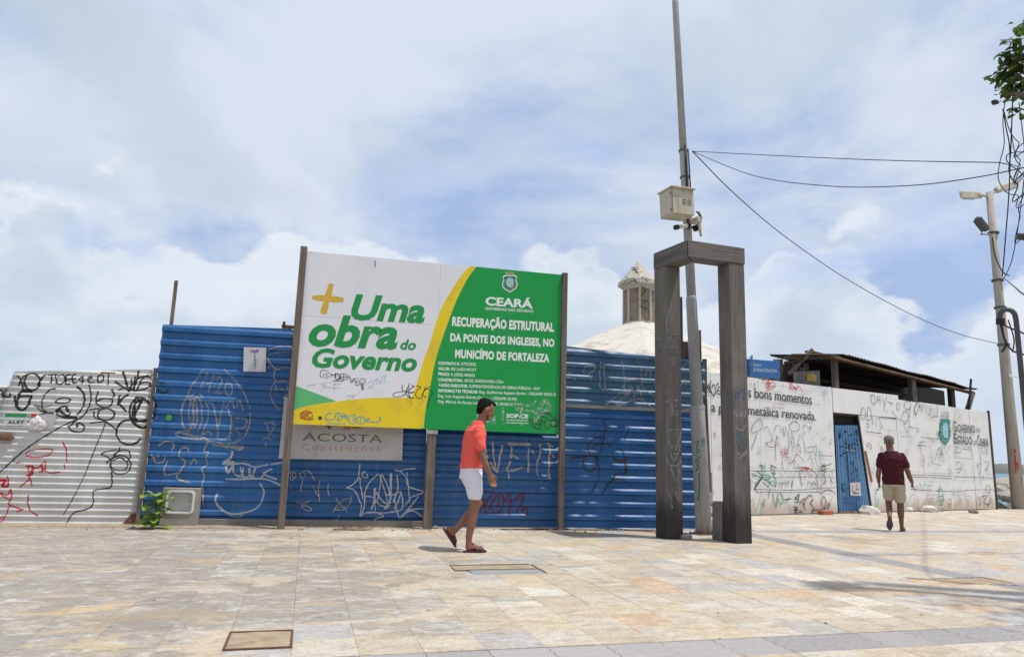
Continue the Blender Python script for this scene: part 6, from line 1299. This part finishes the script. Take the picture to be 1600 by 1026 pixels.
class CyP(Face):
    def pt(s, u, z, off=0.0): uu = max(-.16, min(.16, u)); return Vector((rb.x+uu, rb.y-math.sqrt(.2**2-uu*uu)-off, z))
CP = CyP(rb+Vector((0, -.2, 0)), Vector((1, 0, 0)), Vector((0, -1, 0)))
graf(t, Fr(CP, 1530, 600, 4.457), S_RED, .035, [[(258, 450), (262, 480)], [(262, 490), (265, 560), (270, 620)], [(272, 545), (278, 600)]])

# overhead cables
A0 = PF(1078, 238)+Vector((.02, -.05, 0))
def cable(name, pts, r, lab, cat='cable', m_=BLACK, grp=None):
    mb = MB(); lerp = [tuple(p) for p in smooth_line([Vector(q) for q in pts], .25)]; mb.tube(lerp, r, 6); o = mb.build(name, m_, None, smooth=True); tag(o, lab, cat, grp); return o
NY = 8.0
def NP(px, py, Y=None): d = ray(px, py); t_ = (Y or NY)/d.y; return d*t_+Vector((0, 0, CAMH))
def rayat(px, py, D): d = ray(px, py).normalized(); return d*D+Vector((0, 0, CAMH))
up = rayat(1990, 520, 9.5)
# far ends run to a service pole that stands outside the picture on the right
def span(x, y, f): D = (A0-Vector((0, 0, CAMH))).length; return rayat(x, y, D+(9.0-D)*f)
cable('overhead_cable', [A0, span(1250, 245, .35), span(1400, 251, .65), span(1560, 254, .93), span(1660, 256, 1), Vector((up.x, up.y, 6.9))], .0055, 'topmost thin cable running almost level from the grey pole to the right', grp=None)
cable('overhead_cable', [A0, span(1180, 275, .2), span(1300, 291, .45), span(1420, 290, .68), span(1520, 278, .86), span(1600, 262, .97), span(1660, 250, 1), Vector((up.x, up.y, 7.1))], .006, 'sagging middle cable from the grey pole towards the leafy branch')
E1 = RP(1561, 537, -.2)
def sp2(x, y, f): D0 = (A0-Vector((0, 0, CAMH))).length; D1 = (E1-Vector((0, 0, CAMH))).length; return rayat(x, y, D0+(D1-D0)*f)
cable('overhead_cable', [A0, sp2(1150, 305, .1), sp2(1230, 372, .25), sp2(1330, 440, .45), sp2(1430, 494, .67), sp2(1500, 522, .85), E1], .010, 'thick twisted cable falling from the grey pole to the tan lamp pole', m_=DGREY)

# conduit mast with gooseneck and hanging drop cables, near the camera
D_ = 9.2
G0 = rayat(1563, 503, D_); gs = [rayat(1563, 503, D_), rayat(1562, 492, D_), rayat(1567, 485, D_), rayat(1577, 484, D_), rayat(1585, 490, D_), rayat(1588, 503, D_)]
ft = rayat(1588, 503, D_)
t = thing('conduit_mast', 'black steel conduit mast with a gooseneck top at the right picture edge', 'mast', (ft.x, ft.y, 0))
mb = MB(); mb.tube([tuple(p) for p in smooth_line(gs, .03)]+[(ft.x, ft.y, 0)], .026, 10); mb.build('pipe', DGREY, t, smooth=True)
mb = MB(); a = rayat(1563, 497, D_); b = rayat(1563, 507, D_); mb.tube([a, b], .042, 10); mb.build('mouth_collar', BLACK, t)
mb = MB(); lerp_tube(mb, [rayat(1564, 505, D_), rayat(1580, 513, D_), rayat(1598, 520, D_), rayat(1630, 540, D_)], .009); lerp_tube(mb, [rayat(1563, 505, D_), rayat(1570, 530, D_), rayat(1583, 548, D_), rayat(1610, 556, D_)], .009); lerp_tube(mb, [rayat(1564, 505, D_), rayat(1568, 525, D_), rayat(1572, 538, D_), rayat(1565, 550, D_)], .012); mb.build('tail_cable', BLACK, t)
# utility pole outside the frame carries the bundle
t = thing('utility_pole', 'concrete utility pole beyond the right picture edge that carries the cable bundle', 'pole', (up.x, up.y, 0))
mb = MB(); mb.tube([(up.x, up.y, 0), (up.x, up.y, 9)], [.17, .11], 12); mb.build('pole', POLEC, t, smooth=True)

D2 = 8.6
HC = [([(1570, 160), (1567, 190), (1569, 225), (1562, 255), (1560, 280), (1572, 300), (1590, 305), (1620, 304)], 'leftmost hanging black cable looping back to the right below the branch'),
      ([(1567, 170), (1572, 200), (1577, 225), (1578, 260), (1576, 310), (1572, 360), (1568, 410), (1566, 432)], 'long black cable hanging almost straight down to the tan pole clamp'),
      ([(1583, 140), (1581, 190), (1579, 240), (1577, 270), (1590, 288), (1610, 292)], 'thick black cable hanging from the middle of the branch and bending right'),
      ([(1569, 175), (1578, 205), (1592, 222), (1612, 225)], 'black cable with a shallow sag just under the branch'),
      ([(1579, 200), (1585, 235), (1594, 250), (1610, 258)], 'short black cable sweeping right between two others'),
      ([(1600, 238), (1586, 238), (1574, 242), (1574, 253), (1590, 260), (1610, 258)], 'small loop of black cable around the hanging bundle'),
      ([(1601, 222), (1590, 232), (1586, 246), (1594, 257), (1612, 259)], 'tight curl of black cable at the right edge'),
      ([(1592, 160), (1597, 200), (1601, 240), (1600, 300), (1592, 320), (1594, 335), (1612, 345)], 'outer hanging cable that kinks left at the picture edge'),
      ([(1600, 280), (1594, 330), (1588, 372), (1580, 410), (1569, 434)], 'thin stay wire slanting down to the tan pole clamp')]
a, b_ = rayat(1588, 369, 8.8), rayat(1612, 372, 8.8); mb = MB(); mb.tube([a, a.lerp(b_, .08), a.lerp(b_, .9), b_], [.018, .034, .034, .018], 10); mb.tube([b_, Vector((up.x, up.y, 6.5))], .01, 6); o = mb.build('splice_closure', DGREY, None, smooth=True); tag(o, 'thick black cable closure at the right picture edge above the gooseneck mast', 'cable')
for i, (pts, lab) in enumerate(HC):
    P_ = [rayat(x, y, D2+.03*i) for x, y in pts]
    if pts[-1][0] > 1605: P_.append(Vector((up.x, up.y, 5.6+.2*i)))
    cable('hanging_cable', P_, .006 if i in (1, 2) else .0045, lab, grp='cables hanging under the leafy branch')
cable('overhead_cable', [RP(1567, 433, -.2), rayat(1585, 448, 14), rayat(1600, 460, 10), rayat(1640, 480, 9)], .01, 'short cable from the tan pole clamp out to the right edge')
o = lump(rayat(1555, 160, D2), (.03, .03, .03), 3, BLACK, 'cable_splice'); tag(o, 'black splice knob left of the hanging cables under the branch', 'cable')

# ------------------------------------------------------------------ tree, only its left boughs are in the picture
D3 = 9.4; tb = rayat(1940, 560, 9.6); tb.z = 0
t = thing('street_tree', 'leafy green tree whose boughs reach in at the upper right', 'tree', (tb.x, tb.y, 0))
K1, K2, K3 = rayat(1920, 170, 9.5), rayat(1680, 90, 9.4), rayat(1620, 80, 9.3)
bark = mat('bark', (.14, .11, .09), .9, var=.3, scale=12, bump=.8)
mb = MB(); mb.tube([tb, tb.lerp(K1, .5)+Vector((.1, 0, 0)), K1], [.2, .16, .12], 10); mb.build('trunk', bark, t, smooth=True)
limbs = [[K1, K2, K3, rayat(1575, 100, 9.2)], [K1, rayat(1700, 150, 9.2), rayat(1620, 150, 9.0), rayat(1580, 145, 8.9)], [K1, rayat(1960, 0, 9.6), rayat(1960, -150, 9.8)], [K2, rayat(1640, 20, 9.5), rayat(1600, 30, 9.5)], [K1, rayat(2000, 60, 10), rayat(2050, 0, 10.5)]]
mb = MB()
for l in limbs:
    P_ = smooth_line([Vector(q) for q in l], .2); n_ = len(P_); mb.tube([tuple(p) for p in P_], [.07*(1-k/n_)+.008 for k in range(n_)], 6)
mb.build('limb', bark, t, smooth=True)
mb = MB(); rt = random.Random(11)
def spray(c, n_, spread):
    for k in range(max(2, int(n_*.62))):
        gs = lambda: max(-1.4, min(1.4, rt.gauss(0, 1))); q = Vector(c)+Vector((gs()*spread, gs()*spread, gs()*spread*.8))
        a = rt.uniform(0, 6.28); leaf(mb, q, (math.cos(a), math.sin(a), rt.uniform(-.7, .3)), (rt.uniform(-.3, .3), rt.uniform(-.3, .3), 1), rt.uniform(.07, .12), rt.uniform(.04, .065), .3)
for (x, y, n_, s_) in ((1594, 43, 8, .05), (1598, 38, 10, .05), (1584, 75, 16, .06), (1590, 68, 16, .06), (1580, 88, 14, .06), (1575, 97, 16, .05), (1570, 106, 14, .05), (1566, 113, 10, .04), (1560, 120, 6, .03), (1551, 123, 3, .025), (1585, 100, 40, .09), (1592, 90, 40, .09), (1600, 80, 50, .12), (1580, 115, 40, .08), (1592, 118, 50, .10), (1585, 135, 34, .08), (1578, 145, 22, .06), (1597, 140, 50, .1), (1594, 165, 22, .06), (1596, 178, 6, .03), (1612, 110, 50, .12), (1622, 70, 40, .14), (1640, 100, 20, .2), (1920, 60, 160, .45), (1960, -60, 160, .5), (2040, 40, 180, .5)):
    spray(rayat(x, y, 9.2), n_, s_)
mb.build('foliage', LEAFD, t, smooth=True)
mb = MB(); 
for k in range(9): q = rayat(1565+k*4, 62-.5*k, 9.2); leaf(mb, q, (rt.uniform(-1, 1), 0, -1), (0, 1, 0), .07, .02, 0); 
mb.tube([rayat(1562, 63, 9.2), rayat(1603, 60, 9.2)], .004, 5); mb.build('dry_twig', mat('dry_leaf', (.32, .20, .08), .8), t)

# ------------------------------------------------------------------ people
def remesh_obj(mb, name, m_, parent, vox, smooth_it=4, loc=None, Mx=None, wrinkle=0.0, seed=0):
    me = bpy.data.meshes.new(name); me.from_pydata([tuple(v) for v in mb.v], [], mb.f); me.validate()
    bm = bmesh.new(); bm.from_mesh(me); bmesh.ops.recalc_face_normals(bm, faces=bm.faces); bm.to_mesh(me); bm.free()
    ob = bpy.data.objects.new('tmp', me); C.objects.link(ob)
    md = ob.modifiers.new('r', 'REMESH'); md.mode = 'VOXEL'; md.voxel_size = vox; md.adaptivity = 0
    sm = ob.modifiers.new('s', 'SMOOTH'); sm.iterations = smooth_it; sm.factor = .5
    dg = bpy.context.evaluated_depsgraph_get(); me2 = bpy.data.meshes.new_from_object(ob.evaluated_get(dg)); bpy.data.objects.remove(ob)
    if wrinkle:
        nv = len(me2.vertices)
        for v in me2.vertices:
            c_ = v.co; w1 = mnoise.noise(Vector((c_.x*9+seed, c_.y*9, c_.z*16)))+.5*mnoise.noise(Vector((c_.x*22, c_.y*22+seed, c_.z*30))); v.co = c_+v.normal*w1*wrinkle
    me2.materials.clear(); me2.materials.append(m_); me2.shade_smooth()
    if Mx is not None: me2.transform(Mx)
    o = bpy.data.objects.new(name, me2); C.objects.link(o); o.parent = parent; return o
def limb(mb, pts, rad, n=14):
    """rounded tapering limb; rad may hold (rx, ry) pairs"""
    pts = [Vector(p) for p in pts]; P_ = []; Rr = []
    for i in range(len(pts)-1):
        for k in range(5):
            t_ = k/5; P_.append(pts[i].lerp(pts[i+1], t_)); Rr.append(rad[i]+(rad[i+1]-rad[i])*(3*t_*t_-2*t_**3))
    P_.append(pts[-1]); Rr.append(rad[-1]); mb.tube([tuple(p) for p in P_], Rr, n)
    mb.ell(pts[0], (rad[0],)*3, 12, 8); mb.ell(pts[-1], (rad[-1],)*3, 12, 8)
def torso(mb, rows, n=22):
    """rows: (x, y, z, half depth, half width)"""
    rings_ = []; P_ = []
    for i in range(len(rows)-1):
        for k in range(4):
            t_ = k/4; s_ = 3*t_*t_-2*t_**3; P_.append([a+(b-a)*(t_ if j < 3 else s_) for j, (a, b) in enumerate(zip(rows[i], rows[i+1]))])
    P_.append(list(rows[-1]))
    for (x, y, z, dx, dy) in P_:
        rg = []
        for k in range(n):
            a = 2*math.pi*k/n; c_, s_ = math.cos(a), math.sin(a); e = .82
            rg.append(Vector((x+dx*math.copysign(abs(c_)**e, c_), y+dy*math.copysign(abs(s_)**e, s_), z)))
        rings_.append(rg)
    mb.rings(rings_)
def hand(mb, wrist, d, palmn, size=1.0, curl=.5, thumb_side=1):
    """palm, four fingers of unequal length and a thumb; d points down the hand"""
    w_ = Vector(wrist); d = Vector(d).normalized(); pn = Vector(palmn).normalized(); sd_ = d.cross(pn).normalized()*thumb_side
    M_ = Matrix((sd_, pn, d)).transposed()
    mb.ell(w_+d*.048*size, (.040*size, .017*size, .055*size), 12, 8, M_)
    for i, L_ in enumerate((.072, .082, .076, .060)):
        o_ = (1.5-i)*.0195*size; a = w_+d*.085*size+sd_*o_; pr = a; dd = d.copy(); pts = [w_+d*.05*size+sd_*o_*.8, a]
        for k, q in enumerate((.45, .32, .23)):
            dd = (Matrix.Rotation(-curl*(.5+.35*k), 3, sd_*thumb_side) @ dd) if True else dd
            pr = pr+dd*L_*q*size; pts.append(pr)
        limb(mb, pts, [.010*size, .0098*size, .009*size, .008*size, .0068*size][:len(pts)], 8)
    t0 = w_+d*.025*size+sd_*.028*size; t1 = t0+(d*.7+sd_*.55+pn*.35).normalized()*.045*size; t2 = t1+(d*.95+sd_*.1+pn*.3).normalized()*.035*size
    limb(mb, [t0, t1, t2], [.014*size, .011*size, .009*size], 8)
def head(mb, c, tilt=0.0, s=1.0, beard=False):
    """face looks along +x; c = middle of the head"""
    M_ = Matrix.Rotation(tilt, 3, 'Y'); c = Vector(c)
    def P(x, y, z): return c+M_ @ (Vector((x, y, z))*s)
    mb.ell(P(-.012, 0, .028), (.098*s, .076*s, .092*s), 18, 12, M_)
    mb.ell(P(.018, 0, -.035), (.068*s, .060*s, .082*s), 16, 10, M_)
    mb.ell(P(.050, 0, -.088), (.030*s, .030*s, .024*s), 12, 8, M_)      # chin
    mb.ell(P(.072, 0, .018), (.022*s, .055*s, .016*s), 12, 8, M_)       # brow
    limb(mb, [P(.082, 0, .008), P(.104, 0, -.026)], [.010*s, .0145*s], 10); mb.ell(P(.093, 0, -.032), (.014*s, .017*s, .010*s), 10, 6, M_)
    mb.ell(P(.080, 0, -.056), (.013*s, .026*s, .007*s), 10, 6, M_); mb.ell(P(.078, 0, -.067), (.013*s, .022*s, .008*s), 10, 6, M_)
    for sg in (1, -1):
        mb.ell(P(-.005, sg*.078, -.008), (.018*s, .008*s, .030*s), 10, 8, M_ @ Matrix.Rotation(.25, 3, 'Y')); mb.ell(P(.045, sg*.040, -.03), (.030*s, .022*s, .026*s), 10, 8, M_)
    return P
def eyes(P, parent, M2, s=1.0):
    for sg in (1, -1):
        mb = MB(); mb.ell(P(.072, sg*.031, .004), (.011, .012, .010), 10, 8); mb.v = [tuple(M2 @ Vector(v)) for v in mb.v]; o = mb.build('eye', mat('eye_white', (.6, .56, .52), .3, bump=0), None); o.parent = parent
        mb = MB(); mb.ell(P(.081, sg*.031, .004), (.004, .006, .006), 8, 6); mb.v = [tuple(M2 @ Vector(v)) for v in mb.v]; i_ = mb.build('iris', BLACK, None); i_.parent = o
def sandal(name, heel, toe, up, wd, m_, parent, Mx, strap=True):
    heel, toe, up = Vector(heel), Vector(toe), Vector(up).normalized(); ax = (toe-heel); L_ = ax.length; ax.normalize(); sd_ = up.cross(ax).normalized(); mb = MB(); n = 20; rg = []
    for z in (-.018, -.016, .0, .003):
        r_ = []
        for k in range(n):
            a = 2*math.pi*k/n; x = math.cos(a)*L_/2; w2 = wd/2*(.88+.14*math.cos(a)); r_.append(heel.lerp(toe, .5)+ax*x+sd_*math.sin(a)*w2*1.0*(1.0 if abs(math.cos(a)) < .9 else 1)+up*z)
        rg.append(r_)
    mb.rings(rg); mb.v = [tuple(Mx @ Vector(v)) for v in mb.v]; o = mb.build(name, m_, None); o.parent = parent
    if strap:
        for (f0, f1) in ((.50, .64), (.68, .80)):
            mb = MB(); rg = []
            for k in range(11):
                a = math.pi*k/10; r_ = []
                for (ff, hh) in ((f0, 1), (f1, 1), (f1, .9), (f0, .9)):
                    hgt = .062*(1.15-.55*ff/.8)*1.25; r_.append(heel+ax*L_*ff+sd_*math.cos(a)*wd*.53*(hh*.1+.9)+up*(math.sin(a)*hgt*hh))
                rg.append(r_)
            mb.rings(rg); mb.v = [tuple(Mx @ Vector(v)) for v in mb.v]; s_ = mb.build('strap', m_, None); s_.parent = o
    return o
def foot(mb, ankle, heel, toe, up):
    """foot between heel and toe points lying on the sole"""
    ankle, heel, toe, up = map(Vector, (ankle, heel, toe, up)); up.normalize(); ax = (toe-heel); L_ = ax.length; ax.normalize(); sd_ = up.cross(ax).normalized()
    def Q(f, h, s_=0): return heel+ax*L_*f+up*h+sd_*s_
    limb(mb, [ankle, Q(.2, .045)], [.036, .036]); limb(mb, [Q(.14, .034), Q(.45, .036), Q(.72, .024), Q(.80, .018)], [.034, .034, .024, .018]); limb(mb, [ankle, Q(.5, .042)], [.034, .026])
    mb.ell(Q(.70, .018, 0), (.05, .043, .018), 12, 8, Matrix((ax, sd_, up)).transposed())
    for i in range(5):
        s_ = (-.034+.017*i); limb(mb, [Q(.72, .016, s_), Q(.94-.025*abs(i-(3.4 if True else 0))*.7, .011, s_*1.05)], [.012 if i != 4 else .013, .0095 if i != 4 else .012], 8)

# man in the coral shirt: local frame x forward, -y towards the camera (his right side), z up
man = thing('person', 'walking man in a coral polo shirt, white shorts and dark red sandals, looking down', 'person', (1.93, 8.5, .012))
rz1 = R(0); M1 = Matrix.Rotation(R(3), 4, 'Z')
b = MB()
P = head(b, (.158, 0, 1.672), .42, 1.10)
limb(b, [(.075, 0, 1.46), (.105, 0, 1.53), (.125, 0, 1.60)], [.064, .058, .060])
torso(b, [(.01, 0, .90, .09, .13), (0.0, 0, 1.0, .09, .13), (.02, 0, 1.15, .105, .145), (.03, 0, 1.30, .11, .165), (.035, 0, 1.40, .10, .17), (.06, 0, 1.48, .065, .08)])
# near (right) leg stands, far (left) leg swings behind
limb(b, [(.0, -.085, .90), (.02, -.09, .70), (.035, -.09, .50), (.012, -.085, .36), (-.015, -.08, .20), (-.02, -.08, .10)], [.082, .076, .056, .057, .042, .034])
foot(b, (-.02, -.08, .10), (-.06, -.08, .022), (.195, -.085, .022), (0, 0, 1))
limb(b, [(.01, .085, .90), (.07, .09, .72), (.125, .09, .545), (.04, .088, .44), (-.07, .085, .32), (-.16, .08, .215)], [.082, .076, .055, .055, .044, .034])
ax_ = Vector((.60, 0, -.80)).normalized(); upf = Vector((.80, 0, .60)).normalized(); hl = Vector((-.275, .08, .255))
foot(b, (-.185, .08, .235), hl, hl+ax_*.25, upf)
limb(b, [(.03, -.175, 1.41), (.035, -.205, 1.28), (.06, -.225, 1.13), (.11, -.225, 1.02), (.165, -.215, .915)], [.058, .048, .041, .040, .027])
hand(b, (.168, -.215, .91), (.35, 0, -.94), (0, 1, .1), 1.08, .45, 1)
limb(b, [(.03, .175, 1.41), (-.01, .205, 1.28), (-.02, .225, 1.13), (.02, .225, 1.02), (.06, .215, .92)], [.058, .048, .041, .040, .027])
hand(b, (.06, .215, .91), (.2, 0, -.96), (0, -1, .1), 1.05, .5, -1)
remesh_obj(b, 'body', SKIN, man, .0062, 3, Mx=M1)
s_ = MB()
torso(s_, [(-.005, 0, .965, .128, .168), (.0, 0, .98, .130, .172), (.005, 0, 1.08, .126, .170), (.02, 0, 1.2, .127, .170), (.03, 0, 1.32, .128, .185), (.035, 0, 1.40, .118, .188), (.05, 0, 1.45, .090, .14), (.065, 0, 1.49, .072, .085)])
limb(s_, [(.03, -.165, 1.415), (.03, -.20, 1.33), (.042, -.215, 1.245), (.048, -.218, 1.215)], [.066, .066, .064, .062]); limb(s_, [(.03, .165, 1.415), (.01, .20, 1.33), (-.005, .215, 1.245)], [.066, .066, .063])
# flatten the sleeve ends
shirt = remesh_obj(s_, 'polo_shirt', CORAL, man, .008, 3, Mx=M1, wrinkle=.011, seed=3)
cl = MB(); rg = []
for (z, r_, dx) in ((1.475, .082, .058), (1.515, .074, .072), (1.53, .070, .078), (1.527, .064, .078), (1.48, .06, .06)): rg.append([M1 @ Vector((dx+r_*math.cos(2*math.pi*k/20), r_*math.sin(2*math.pi*k/20), z-.10*(r_*math.cos(2*math.pi*k/20)))) for k in range(20)])
cl.rings(rg, False); o = cl.build('collar', CORAL, None, smooth=True); o.parent = shirt
sh_ = MB(); torso(sh_, [(.0, 0, .84, .128, .178), (.0, 0, .94, .124, .172), (.0, 0, 1.0, .116, .160)])
limb(sh_, [(.005, -.082, .86), (.02, -.088, .74), (.03, -.09, .67)], [.112, .100, .096]); limb(sh_, [(.01, .082, .86), (.055, .088, .76), (.085, .09, .70)], [.110, .096, .090])
def flat_bottom(mb_, zf):                        # cut leg openings level
    mb_.v = [(v[0], v[1], max(v[2], zf)) for v in mb_.v]
flat_bottom(sh_, .60); remesh_obj(sh_, 'shorts', WHITEC, man, .008, 3, Mx=M1, wrinkle=.009, seed=8)
hr = MB(); Mt = Matrix.Rotation(.42, 3, 'Y')
hr.ell(P(-.028, 0, .046), (.103, .087, .092), 20, 12, Mt); hr.ell(P(-.048, 0, .004), (.068, .079, .066), 16, 10, Mt); hr.ell(P(.020, 0, .092), (.070, .064, .034), 14, 8, Mt); hr.ell(P(-.058, 0, -.03), (.050, .066, .058), 14, 8, Mt)
remesh_obj(hr, 'hair', HAIR, man, .006, 2, Mx=M1, wrinkle=.006, seed=1)
bd = MB(); bd.ell(P(.050, 0, -.088), (.036, .036, .026), 12, 8, Mt)
for sg in (1, -1): limb(bd, [P(.030, sg*.050, -.062), P(.048, sg*.034, -.090)], [.016, .016], 8)
remesh_obj(bd, 'beard', mat('short_beard', (.05, .028, .02), .8, var=.3, scale=60, alpha=(150, .52, .0)), man, .005, 2, Mx=M1)
eyes(P, man, M1)
sandal('sandal', (-.085, -.08, .018), (.205, -.087, .018), (0, 0, 1), .105, SANDAL, man, M1)
sandal('sandal', hl-ax_*.02-upf*.004, hl+ax_*.262-upf*.004, upf, .102, SANDAL, man, M1)

# man in the maroon shirt, seen from behind
m2 = thing('person', 'man in a maroon shirt, khaki shorts and grey cap walking away past the hoarding', 'person', (10.25, 10.68, .012))
ang = math.atan2(10.68, 10.25)+R(2); M2 = Matrix.Rotation(ang, 4, 'Z') @ Matrix.Scale(.955, 4)
b = MB(); P = head(b, (.05, .03, 1.635), .12, 1.02)
limb(b, [(.0, .015, 1.43), (.02, .02, 1.50), (.03, .025, 1.57)], [.068, .064, .064])
torso(b, [(.0, 0, .90, .11, .155), (0.0, 0, 1.0, .12, .16), (.0, 0, 1.15, .12, .16), (-.0, 0, 1.30, .105, .165), (-.0, 0, 1.38, .09, .16), (.0, 0, 1.46, .07, .09)])
limb(b, [(.0, -.09, .90), (.015, -.095, .70), (.03, -.095, .48), (.005, -.09, .34), (-.01, -.09, .20), (-.02, -.09, .10)], [.100, .084, .060, .060, .042, .035])
foot(b, (-.02, -.09, .10), (-.06, -.09, .022), (.19, -.115, .022), (0, 0, 1))
limb(b, [(.0, .09, .90), (.05, .095, .72), (.06, .10, .50), (-.05, .10, .40), (-.18, .105, .29), (-.22, .105, .25)], [.10, .082, .058, .058, .040, .036])
ax2 = Vector((.38, .05, -.92)).normalized(); up2 = Vector((.92, 0, .38)).normalized(); hl2 = Vector((-.31, .105, .27))
foot(b, (-.225, .105, .26), hl2, hl2+ax2*.25, up2)
limb(b, [(.0, .16, 1.36), (-.01, .20, 1.25), (-.02, .235, 1.10), (.0, .25, 1.0), (.04, .245, 0.88)], [.048, .046, .044, .043, .030]); hand(b, (.04, .245, .875), (.1, 0, -1), (0, -1, .1), 1.05, .6, -1)
limb(b, [(.0, -.16, 1.36), (-.02, -.205, 1.25), (-.04, -.25, 1.10), (-.03, -.275, 1.0), (.0, -.31, .90)], [.048, .047, .046, .044, .030]); hand(b, (.0, -.31, .895), (.1, -.12, -1), (0, 1, .1), 1.05, .6, 1)
remesh_obj(b, 'body', SKIN2, m2, .007, 3, Mx=M2)
s_ = MB(); torso(s_, [(-.0, 0, .85, .145, .188), (.0, 0, .88, .15, .19), (.0, 0, 1.0, .152, .19), (-.0, 0, 1.15, .148, .188), (-.005, 0, 1.30, .138, .205), (.0, 0, 1.38, .12, .19), (.0, 0, 1.43, .095, .14), (.005, 0, 1.475, .075, .09)])
limb(s_, [(.0, .17, 1.385), (-.01, .205, 1.29), (-.018, .225, 1.20)], [.064, .062, .060]); limb(s_, [(.0, -.17, 1.385), (-.015, -.21, 1.29), (-.03, -.235, 1.20)], [.064, .062, .060])
remesh_obj(s_, 'shirt', MAROON, m2, .010, 3, Mx=M2, wrinkle=.012, seed=5)
sh_ = MB(); torso(sh_, [(.0, 0, .80, .14, .180), (.0, 0, .90, .138, .178), (.0, 0, .95, .13, .17)])
limb(sh_, [(.0, -.088, .82), (.015, -.094, .66), (.02, -.095, .58)], [.112, .102, .100]); limb(sh_, [(.0, .088, .82), (.04, .094, .68), (.05, .095, .62)], [.112, .102, .098]); flat_bottom(sh_, .52)
remesh_obj(sh_, 'shorts', KHAKI, m2, .010, 3, Mx=M2, wrinkle=.010, seed=9)
cp = MB(); Mt = Matrix.Rotation(.12, 3, 'Y'); cp.ell(P(-.008, 0, .055), (.110, .092, .085), 20, 12, Mt); cp.v = [v if (Vector(v)-P(0, 0, .02)).z > 0 else tuple(Vector((v[0], v[1], P(0, 0, .02).z))) for v in cp.v]
cp.ell(P(.125, 0, .03), (.065, .06, .008), 14, 6, Mt @ Matrix.Rotation(.15, 3, 'Y')); remesh_obj(cp, 'cap', CAPC, m2, .006, 2, Mx=M2)
hr = MB(); hr.ell(P(-.040, 0, .0), (.062, .078, .045), 16, 10, Mt); remesh_obj(hr, 'hair', mat('grey_hair', (.12, .11, .10), .8), m2, .006, 2, Mx=M2)
eyes(P, m2, M2)
sandal('sandal', (-.085, -.09, .018), (.205, -.118, .018), (0, 0, 1), .105, SANDALG, m2, M2)
sandal('sandal', hl2-ax2*.02-up2*.004, hl2+ax2*.262-up2*.004, up2, .105, SANDALG, m2, M2)
